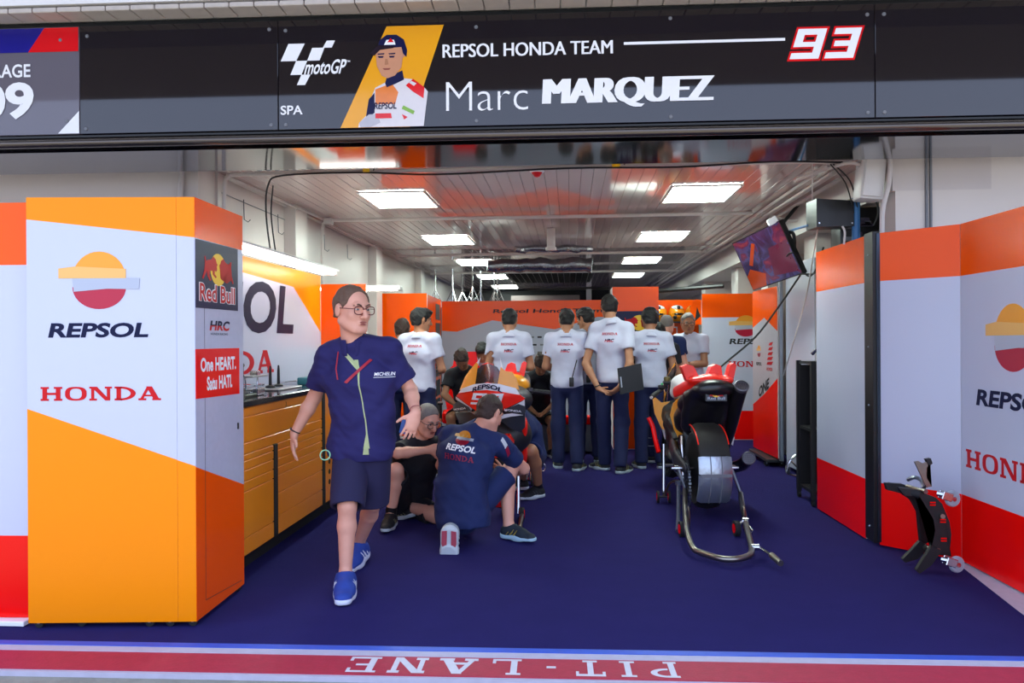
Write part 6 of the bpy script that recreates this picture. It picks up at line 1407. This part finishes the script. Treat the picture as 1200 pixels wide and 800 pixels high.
for k_, rr in enumerate((([(0, .4, .28, 1), (0, .8, 1, 1), (.72, 0, 1, 1), (0, 0, 1, .2), (0, .4, .8, .56)]), ([(.1, .8, 1, 1), (.72, 0, 1, 1), (0, 0, 1, .2), (.2, .4, .8, .58)]))):
    for (a0, b0, a1, b1) in rr: g.prism(skew([(a0, b0), (a1, b0), (a1, b1), (a0, b1)], x2+(x3-x2)*.54*k_, z2, (x3-x2)*.46, z3-z2, .35), Fn, 0, .002, 1)
put_text(g, Fn, 'HONDA', on(525, 485)[0], on(525, 485)[1], .12, .016, 1, .02, 0, .03, warp=lambda x, z: (x, z+(x-on(525, 485)[0])*.22)); put_text(g, Fn, 'HONDA', on(591, 481)[0], on(591, 481)[1], .13, .016, 1, .02, 0, .03, warp=lambda x, z: (x, z-(x-on(591, 481)[0])*.15))
g.v = [tuple(V(v)+V((0, 1.7*(v[0]-XN)**2-.006+.36*max(0, .98-v[2]), 0))) for v in g.v]
g.obj('nose_lettering', [M['navyink'], M['whiteink']], lb, smooth=False, keep_world=True)
# body behind the nose
L_ = lambda a, f, z: V((XN+a, 6.0+f, z))
s = Sdf(L_(-.5, -.1, .2), L_(.5, 2.3, 1.35), .014)
s.cone(L_(0, .16, .93), L_(0, .60, .90), .13, .17, side=(1, 0, 0), fl=(1.3, .8), k=.05); s.cone(L_(0, .45, .62), L_(0, .95, .55), .19, .17, side=(1, 0, 0), fl=(1.15, 1), k=.05); s.mesh('fairing', mat('dark carbon fairing', '#26262a', .4, noise=.1), lb, inv=Matrix.Translation(-lb.location))  # fairing body in one even dark grey
s = Sdf(L_(-.5, .2, .2), L_(.5, 2.3, 1.35), .014); s.cone(L_(.02, .72, 1.02), L_(.0, 1.05, 1.00), .12, .13, side=(1, 0, 0), fl=(1.35, .8), k=.04); s.mesh('fuel_tank', OB, lb, inv=Matrix.Translation(-lb.location))
s = Sdf(L_(-.5, .2, .15), L_(.5, 2.3, 1.35), .014)
for s_ in (-1, 1): s.cone(L_(s_*.16, .35, .72), L_(s_*.14, .55, .42), .05, .06, side=(0, 0, 1), fl=(1.5, .6), k=.05)
s.cone(L_(0, .5, .36), L_(0, 1.0, .34), .12, .10, k=.05); s.mesh('belly_fairing', FLO, lb, inv=Matrix.Translation(-lb.location))
s = Sdf(L_(-.5, .9, .2), L_(.5, 2.3, 1.35), .014); s.cone(L_(0, 1.15, .90), L_(0, 1.75, 1.02), .13, .10, side=(1, 0, 0), fl=(1.4, .8), k=.05); s.mesh('tail_body', CF, lb, inv=Matrix.Translation(-lb.location))
LT = lambda a, f, z: V((wp(594, 430, 7.6).x+a*.85, 7.55-f, z-.01))
tail_cover(lb, lambda a, f, z: LT(a, f*.6, z))
plate(lb, 'windscreen', [(553, 452), (555, 437), (562, 428), (572, 426), (582, 430), (587, 438), (584, 450), (570, 448)], Yn+.10, mat('smoked clear screen', '#6a6260', .08, trans=.75, noise=0), .006, cv)
FW = L_(0, .30, .325); wheel(lb, FW, (1, 0, 0), .30, .13, BK, 'front_wheel')
g = G(); shell_arc(g, FW, (1, 0, 0), [(-.085, .26), (-.08, .30), (-.05, .325), (.05, .325), (.08, .30), (.085, .26)], -48, -8, 8); shell_arc(g, FW, (1, 0, 0), [(-.085, .27), (-.05, .325), (.05, .325), (.085, .27)], 30, 100, 10); g.obj('front_mudguard', FLO, lb, keep_world=True)
RW = L_(0, 1.70, .35); wheel(lb, RW, (1, 0, 0), .325, .20, BK, 'rear_wheel')
for s_ in (-1, 1):
    g = G(); g.tube([L_(s_*.105, .30, .325), L_(s_*.10, .60, 1.0)], [.028, .024], 12); g.obj('fork', GUN, lb, keep_world=True)
    g = G(); g.lathe([(.05, -.003), (.16, -.003), (.16, .003), (.05, .003)], L_(s_*.075, .30, .325), (1, 0, 0), 26); g.obj('brake_disc', GUN, lb, keep_world=True)
    g = G(); a = L_(s_*.12, .62, .98); b = L_(s_*.36, .72, .95); g.tube([a, b], .018, 10); hb = g.obj('handlebar', BK, lb, keep_world=True)
    g = G(); g.tube([a.lerp(b, .4), b], .022, 12); g.obj('grip', M['rubber'], hb, keep_world=True)
    g = G(); g.tube([a.lerp(b, .3)+V((0, -.05, 0)), b+V((0, -.09, .0))], .008, 6); g.box(a.lerp(b, .3), (.06, .06, .05), None, 0, .01); g.obj('lever', GUN, hb, keep_world=True)
    g = G(); g.tube([L_(s_*.15, 1.70, .35), L_(s_*.13, 1.15, .45)], [.035, .05], 10); g.obj('swingarm', GUN, lb, keep_world=True)
ls = empty('front_stand', (-.5, 5.6, 0), label='front stand with a curved ground bar under the orange nosed motorcycle', cat='stand')
g = G(); g.tube(catmull([wp(612, 600, 6.0), wp(608, 622, 5.62), wp(600, 632, 5.46), wp(575, 637, 5.38), wp(548, 634, 5.42), wp(536, 626, 5.6), wp(535, 608, 5.95)], 6), .018, 12); g.obj('tube_frame', M['titan'], ls, keep_world=True)
for x in (-.38, -.78):
    caster_wheel(ls, V((x, 5.98, .055)), (1, 0, 0), .052); g = G(); g.tube([V((x-.03, 5.98, .055)), V((x-.035, 6.1, .33)), V((x/2-.30, 6.28, .34))], .014, 10); g.obj('upright', M['chrome'], ls, keep_world=True)
ls = empty('rear_stand', (-.3, 7.3, 0), label='small stand with red wheels behind the orange nosed motorcycle', cat='stand')
g = G(); q = wp(618, 566, 7.45); q.z = .05
g.tube([V((q.x, 7.45, .06)), V((q.x, 7.5, .42)), V((q.x-.12, 7.65, .36))], .016, 10); g.tube([V((q.x+.035, 7.45, .06)), V((q.x+.035, 7.5, .30))], .010, 8); g.tube(catmull([V((q.x+.035, 7.48, .14)), V((q.x+.16, 7.46, .14)), V((q.x+.17, 7.46, .20)), V((q.x+.12, 7.46, .24))], 4), .008, 6); g.obj('upright', M['chrome'], ls, keep_world=True)
for dx in (-.045, .045): caster_wheel(ls, V((q.x+dx, 7.44, .052)), (1, 0, 0), .05, .02)
g = G(); g.tube([V((q.x-.045, 7.44, .052)), V((q.x+.045, 7.44, .052))], .008, 8); g.obj('wheel_axle', BK, ls, keep_world=True)
# ------------------------------------------------------------------ remaining props
# black paddock stand leaning against the right-hand panels
ps = empty('paddock_stand', (2.3, 5.1, 0), label='black curved paddock stand leaning against the right-hand panel', cat='stand')
BM = mat('matt black steel', '#131013', .55, noise=.15, scale=20)
def bar_shape(px, Y, th, name='side_plate', m=BM, yo=0):
    o = plate(ps, name, px, Y, m, th); return o
nr = [(1053, 571), (1073, 574), (1097, 583), (1104, 590), (1113, 612), (1115, 626), (1113, 645), (1115, 652), (1100, 650), (1092, 640), (1096, 622), (1094, 608), (1086, 595), (1075, 582), (1060, 580)]
plate(ps, 'side_plate', nr, 4.72, BM, .035)
fr2 = [(1038, 566), (1058, 567), (1076, 574), (1088, 590), (1092, 612), (1090, 634), (1080, 640), (1078, 622), (1076, 600), (1068, 586), (1056, 578), (1040, 574)]
plate(ps, 'side_plate', fr2, 4.90, BM, .035)
for q, Y in (([(1092, 640), (1104, 645), (1092, 662), (1078, 672), (1074, 668), (1082, 655)], 4.68), ([(1078, 634), (1090, 640), (1076, 655), (1061, 659), (1058, 655), (1068, 645)], 4.86)): plate(ps, 'foot', q, Y, BM, .03)
g = G(); g.tube([wp(1040, 569, 4.94), wp(1060, 573, 4.90)], .024, 12); g.tube([wp(1058, 575, 4.76), wp(1078, 579, 4.72)], .024, 12); g.obj('grip', M['rubber'], ps, keep_world=True)
g = G(); g.tube([wp(1063, 570, 4.88), wp(1085, 576, 4.70)], .014, 10); g.tube([wp(1080, 640, 4.90), wp(1100, 645, 4.70)], .014, 10); g.tube([wp(1088, 600, 4.90), wp(1105, 605, 4.70)], .014, 10); g.obj('crossbar', M['titan'], ps, keep_world=True)
plate(ps, 'lift_hook', [(1072, 541), (1076, 540), (1082, 543), (1090, 539), (1093, 543), (1086, 549), (1086, 560), (1092, 570), (1086, 571), (1080, 558)], 4.72, M['titan'], .015)
plate(ps, 'hook_pad', [(1085, 538), (1091, 537), (1093, 543), (1089, 545)], 4.71, BM, .03)
g = G(); g.tube(catmull([wp(1064, 562, 4.86), wp(1072, 559, 4.81), wp(1080, 563, 4.80), wp(1083, 571, 4.75)], 4), .012, 8); g.obj('curved_rod', M['alu'], ps, keep_world=True)
for i, (x, y) in enumerate(((1093, 590), (1105, 610), (1106, 632))):
    w = wp(x, y, 4.70); g = G(); F_ = Fr(w, (1, 0, 0), (0, 0, 1)); g.ring([(-.016, -.011), (.016, -.011), (.016, .011), (-.016, .011)], [(-.016, -.004), (.016, -.004), (.016, .004), (-.016, .004)], F_, 0.0, .002); g.obj('red_mark', M['red'], ps, keep_world=True, smooth=False)
for i, (x, y) in enumerate(((1085, 601), (1088, 622))):
    w = wp(x, y, 4.89); g = G(); F_ = Fr(w, (1, 0, 0), (0, 0, 1)); g.ring([(-.016, -.011), (.016, -.011), (.016, .011), (-.016, .011)], [(-.016, -.004), (.016, -.004), (.016, .004), (-.016, .004)], F_, 0.0, .002); g.obj('red_mark', M['red'], ps, keep_world=True, smooth=False)
for (x, y, Y) in ((1116, 584, 4.72), (1121, 661, 4.66)):
    c = wp(x, y, Y); g = G(); g.lathe([(.012, -.016), (.042, -.014), (.048, -.006), (.048, .006), (.042, .014), (.012, .016)], c, (.25, -1, 0), 20); w = g.obj('caster_wheel', mat('grey caster', '#9da3ad', .4), ps, keep_world=True)
    g = G(); g.lathe([(0, -.02), (.014, -.02), (.014, .02), (0, .02)], c, (.25, -1, 0), 12); g.obj('hub', M['chrome'], w, keep_world=True)
    g = G(); g.tube([wp(x-18, y-6, Y+.02), wp(x-9, y-4, Y)], .016, 8); g.box(c+V((-.035, -.02, .015)), (.06, .012, .05), Matrix.Rotation(.3, 3, 'Y'), 0, .004); g.box(c+V((-.035, .025, .015)), (.06, .006, .05), Matrix.Rotation(.3, 3, 'Y'), 0, .003); g.obj('caster_fork', M['chrome'], ps, keep_world=True)

# television hanging on the right
tv = empty('television', tuple(wp(897, 300, 7.4)), label='television hung at a slant from the right ceiling edge', cat='television')
a = wp(912.5, 260, 7.0); b = wp(858.7, 286, 7.8); c_ = wp(936, 321, 7.05)
u = (a-b); Wt = u.length; u.normalize(); v_ = (a-c_); Ht = v_.dot(v_.normalized()-u*v_.normalized().dot(u)); v_ = (v_-u*v_.dot(u)); Ht = v_.length; v_.normalize()
Ft = Fr(b, u, v_); Ft = Fr(Ft.p(0, -Ht), u, v_)
if Ft.n.y > 0: Ft.n = -Ft.n
g = G(); g.prism([(-.01, -.01), (Wt+.01, -.01), (Wt+.01, Ht+.01), (-.01, Ht+.01)], Ft, -.05, -.003); g.obj('casing', M['black'], tv, keep_world=True)
def tv_mat():
    m = mat('television picture busy', '#301830', .12, noise=0, emit='#301830', es=1.0); nt = m.node_tree; b_ = nt.nodes['Principled BSDF']
    tc = nt.nodes.new('ShaderNodeTexCoord'); no = nt.nodes.new('ShaderNodeTexNoise'); no.inputs['Scale'].default_value = 4.2; no.inputs['Detail'].default_value = 6; no.inputs['Distortion'].default_value = 1.4
    rp_ = nt.nodes.new('ShaderNodeValToRGB'); cr = rp_.color_ramp; cr.elements[0].position = .36; cr.elements[0].color = lin('#10101e'); cr.elements[1].position = .70; cr.elements[1].color = lin('#a8401c')
    for p_, c_2 in ((.45, '#20304e'), (.50, '#3a4a78'), (.55, '#5a1c30'), (.62, '#7a2436')): e_ = cr.elements.new(p_); e_.color = lin(c_2)
    nt.links.new(tc.outputs['Object'], no.inputs[0]); nt.links.new(no.outputs[0], rp_.inputs[0]); nt.links.new(rp_.outputs[0], b_.inputs['Emission Color']); b_.inputs['Emission Strength'].default_value = .55; return m
g = G(); X = lambda a, b: (a*Wt, b*Ht)
g.prism([X(0, 0), X(1, 0), X(1, 1), X(0, 1)], Ft, -.002, 0, 0)
g.prism([X(.0, .0), X(.30, .0), X(.38, .22), X(.12, .40), X(.0, .28)], Ft, 0, .0006, 1)
g.prism([X(.14, .48), X(.36, .86), X(.42, .82), X(.20, .44)], Ft, 0, .0006, 1); g.prism([X(.52, .12), X(.98, .06), X(.98, .66), X(.62, .64)], Ft, 0, .0004, 2)
g.obj('picture', [tv_mat(), mat('tv orange', '#7a2c14', .12, emit='#a83a18', es=.35, noise=.3, scale=12), mat('tv red', '#3c1424', .12, emit='#6a1c34', es=.35, noise=.5, scale=12)], tv, keep_world=True, smooth=False)
g = G(); g.tube([Ft.p(Wt*.5, Ht*.6, -.05), Ft.p(Wt*.5, Ht*.9, -.25), V((2.2, 7.6, 2.70))], .018, 8); g.obj('bracket', M['black'], tv, keep_world=True)
g = G(); g.box(wp(905, 259, 7.05), (.09, .03, .06), Matrix.Rotation(-.5, 3, 'Y'), 0, .004); tag(g.obj('white_tag', M['whiteink']), 'white card clipped above the television', 'card')
g = G(); g.tube(catmull([wp(922, 272, 7.1), wp(929, 273, 7.1), wp(931, 281, 7.1), wp(931, 289, 7.1)], 4), .016, 8); tag(g.obj('black_hook', BK), 'black hooked bracket right of the television', 'bracket')
conduit('cable', [wp(920, 272, 7.6), wp(947, 264, 6.05)], .010, M['bluepole'], 'blue rope between television and projector', 'cable', sm=0)
conduit('black_cable', [wp(965, 290, 6.6), wp(955, 318, 6.9), wp(945, 322, 7.0), wp(935, 300, 7.0), wp(927, 296, 7.0), wp(922, 300, 7.1)], .008, BK, 'black cable curling right of the television', 'cable')
conduit('black_cable', [wp(937, 321, 7.0), wp(955, 320, 6.9), wp(962, 312, 6.6)], .007, BK, 'short black cable from the television\'s lower corner', 'cable')
conduit('black_cable', [wp(938, 322, 7.0), wp(912, 360, 7.2), wp(885, 395, 7.3), wp(850, 425, 7.2), wp(833, 440, 7.0)], .009, BK, 'long black cable sloping down from the television to the motorcycle', 'cable')
conduit('white_cable', [wp(959, 262, 5.95), wp(953, 300, 6.6), wp(944, 350, 7.2), wp(930, 400, 7.4), wp(918, 440, 7.8)], .006, PW, 'thin white cable hanging down the right wall', 'cable')
conduit('hanging_rod', [wp(952, 190, 6.0), wp(952, 236, 6.0)], .004, PW, 'thin rod holding the black projector', 'rod', sm=0)
# projector box, blue pole and black rack above the right-hand panel
pj = empty('projector', tuple(wp(972, 248, 6.9)), label='black box projector hung from the right ceiling edge', cat='projector')
g = G(); F_ = Fr(wp(957, 266, 5.90), V((1, .12, 0)), (0, 0, 1)); g.prism([(0, 0), (.285, .01), (.285, .20), (0, .213)], F_, -.18, 0); g.obj('housing', mat('satin black housing', '#0e0e12', .35), pj, keep_world=True)
g = G(); qv = [wp(945, 240, 6.08), wp(957, 233, 5.90), wp(957, 266, 5.90), wp(946, 264, 6.08)]; qo = [v+V((.015, 0.01, 0)) for v in qv]
g.add(qv+qo, [(0, 1, 2, 3), (7, 6, 5, 4), (0, 4, 5, 1), (1, 5, 6, 2), (2, 6, 7, 3), (3, 7, 4, 0)]); g.obj('front_glass', mat('teal lens glass', '#6d8a8c', .1, metal=.5), pj, keep_world=True)
for (a0, b0) in ((.02, .03), (.27, .03)):
    g = G(); g.lathe([(.006, 0), (.006, .004), (0, .004)], F_.p(a0, b0, 0), F_.n, 8); g.obj('screw', M['chrome'], pj, keep_world=True)
conduit('blue_pole', [wp(1003, 283, 5.97), wp(1003, 232, 5.97)], .030, M['bluepole'], 'blue pole standing behind the right-hand panel', 'pole', n=12, sm=0)
g = G(); g.tube([wp(994, 236, 5.97), wp(1018, 234, 5.97)], .018, 10); tag(g.obj('crossarm', mat('beige tube', '#b8a894', .5)), 'beige cross tube clamped to the blue pole', 'tube')
rk = empty('equipment_rack', tuple(wp(1005, 290, 6.6)), label='black equipment rack with dim electronics behind the right-hand panel', cat='rack')
g = G(); a = wp(962, 300, 5.90); b = wp(1026, 232, 6.45); g.bb((2.095, 6.14, 1.95), (2.40, 6.36, 2.43), 0, .01); g.obj('cabinet', M['black'], rk, keep_world=True)
for i in range(14):
    p = wp(random.uniform(982, 1018), random.uniform(252, 280), 6.13); g = G(); g.box(p, (random.uniform(.04, .10), .02, random.uniform(.015, .04)), None, 0, .003); g.obj('module', random.choice([M['darkgrey'], M['greyp'], mat('purple grey plastic', '#4a4050', .4)]), rk, keep_world=True)
conduit('black_cable', [wp(1012, 228, 5.97), wp(1026, 236, 5.97), wp(1029, 250, 5.97), wp(1024, 264, 6.0)], .008, BK, 'black cable looping off the top of the blue pole', 'cable')
conduit('white_cable', [wp(987, 265, 5.85), wp(990, 272, 5.85), wp(989, 286, 5.85)], .008, PW, 'short white cable below the projector', 'cable')
# black rolling rack and chrome trolley by the right wall
br = empty('rolling_rack', (2.1, 6.9, 0), label='tall black open rack standing behind the right-hand panel', cat='rack')
x0, x1, y0, y1 = 2.03, 2.30, 6.62, 7.02
for (x, y) in ((x0, y0), (x1, y0), (x0, y1), (x1, y1)):
    g = G(); g.bb((x-.018, y-.018, .06), (x+.018, y+.018, 1.22)); g.obj('upright', BM, br, keep_world=True)
for z in (.10, .62, 1.19):
    g = G(); g.bb((x0, y0, z), (x1, y1, z+.025)); g.obj('shelf', BM, br, keep_world=True)
for i in range(4):
    g = G(); g.tube([(x0+.05+i*.06, y0+.1, .66), (x0+.05+i*.06, y0+.1, 1.15)], .018, 8); g.obj('bottle', [BK, M['darkgrey']][i % 2], br, keep_world=True)
for (x, y) in ((x0, y0), (x1, y0), (x0, y1), (x1, y1)): 
    g = G(); g.lathe([(.01, -.012), (.028, -.012), (.028, .012), (.01, .012)], (x, y, .03), (1, 0, 0), 12); g.box((x, y, .052), (.02, .04, .02)); g.obj('caster', M['rubber'], br, keep_world=True)
g = G(); g.tube(catmull([(2.05, 6.7, 1.28), (2.10, 6.65, 1.33), (2.16, 6.62, 1.28), (2.20, 6.6, 1.18)], 4), .016, 8); g.lathe([(.03, 0), (.035, .05), (.02, .08), (0, .08)], (2.22, 6.75, 1.29), n=12); g.tube([(2.2, 6.75, 1.2), (2.2, 6.75, 1.3)], .03, 8); g.obj('handle', M['chrome'], br, keep_world=True)
g = G(); g.bb((x0, y1-.03, .12), (x1, y1-.01, 1.18)); g.bb((x1-.03, y0, .12), (x1-.01, y1, 1.18)); g.obj('back_panel', BM, br, keep_world=True)
g = G(); g.box((2.16, 6.8, .80), (.14, .2, .22), None, 0, .02); g.obj('grey_canister', M['greyp'], br, keep_world=True)
tr = empty('trolley', (2.2, 8.2, 0), label='chrome tube trolley beside the rolling screen', cat='trolley')
g = G(); pts = [wp(922, 552, 8.2), wp(926, 540, 8.2), wp(938, 530, 8.2), wp(948, 528, 8.0)]; g.tube(catmull(pts, 4), .014, 8); g.tube([wp(924, 556, 8.2), wp(945, 560, 7.8)], .014, 8); g.tube([wp(927, 540, 8.2), wp(946, 558, 7.9)], .010, 8); g.tube([wp(948, 528, 8.0), wp(948, 560, 7.8)], .012, 8); g.obj('tube_frame', M['chrome'], tr, keep_world=True)
for (x, Y) in ((923, 8.25), (938, 7.75)):
    c = wp(x, 560, Y); c.z = .045; g = G(); g.lathe([(.012, -.014), (.043, -.014), (.043, .014), (.012, .014)], c, (1, 0, 0), 16); g.obj('wheel', M['greyp'], tr, keep_world=True)
# light stands behind the back wall, stored on a plinth
g = G(); g.bb((-2.2, 12.75, 0), (.2, 13.9, 1.98), 0, .01); tag(g.obj('storage_container', M['black']), 'black container behind the team lettered wall carrying the tripods', 'container')
tp0 = None
for i, (px, h_) in enumerate(((510, .62), (530, .66), (536, .60), (556, .70), (561, .62), (577, .66), (583, .70))):
    if tp0 is None:
        tp0 = empty('tripod'); g = G(); g.tube([(0, 0, .08), (0, 0, .62)], .012, 6); g.tube([(0, 0, .60), (0, 0, .65)], .02, 6); g.obj('pole', M['chrome'], tp0)
        for k_ in range(3):
            a = 2*PI*k_/3+.5; g = G(); g.tube([(0, 0, .32), (.17*math.cos(a), .17*math.sin(a), 0)], .008, 6); g.tube([(0, 0, .10), (.08*math.cos(a), .08*math.sin(a), .17)], .005, 5); g.obj('leg', M['chrome'], tp0)
        q = tp0
    else: q = copy_tree(tp0)
    p = wp(px, 350, 13.0+.25*(i % 2)); q.location = (p.x, 13.0+.3*(i % 3), 1.98); q.scale = (1, 1, h_/.62); q.rotation_euler = (0, 0, i*.7)
    tag(q, 'chrome light tripod on the black container, %s of seven from the left' % ['first', 'second', 'third', 'fourth', 'fifth', 'sixth', 'seventh'][i], 'tripod', 'light tripods above the back wall')
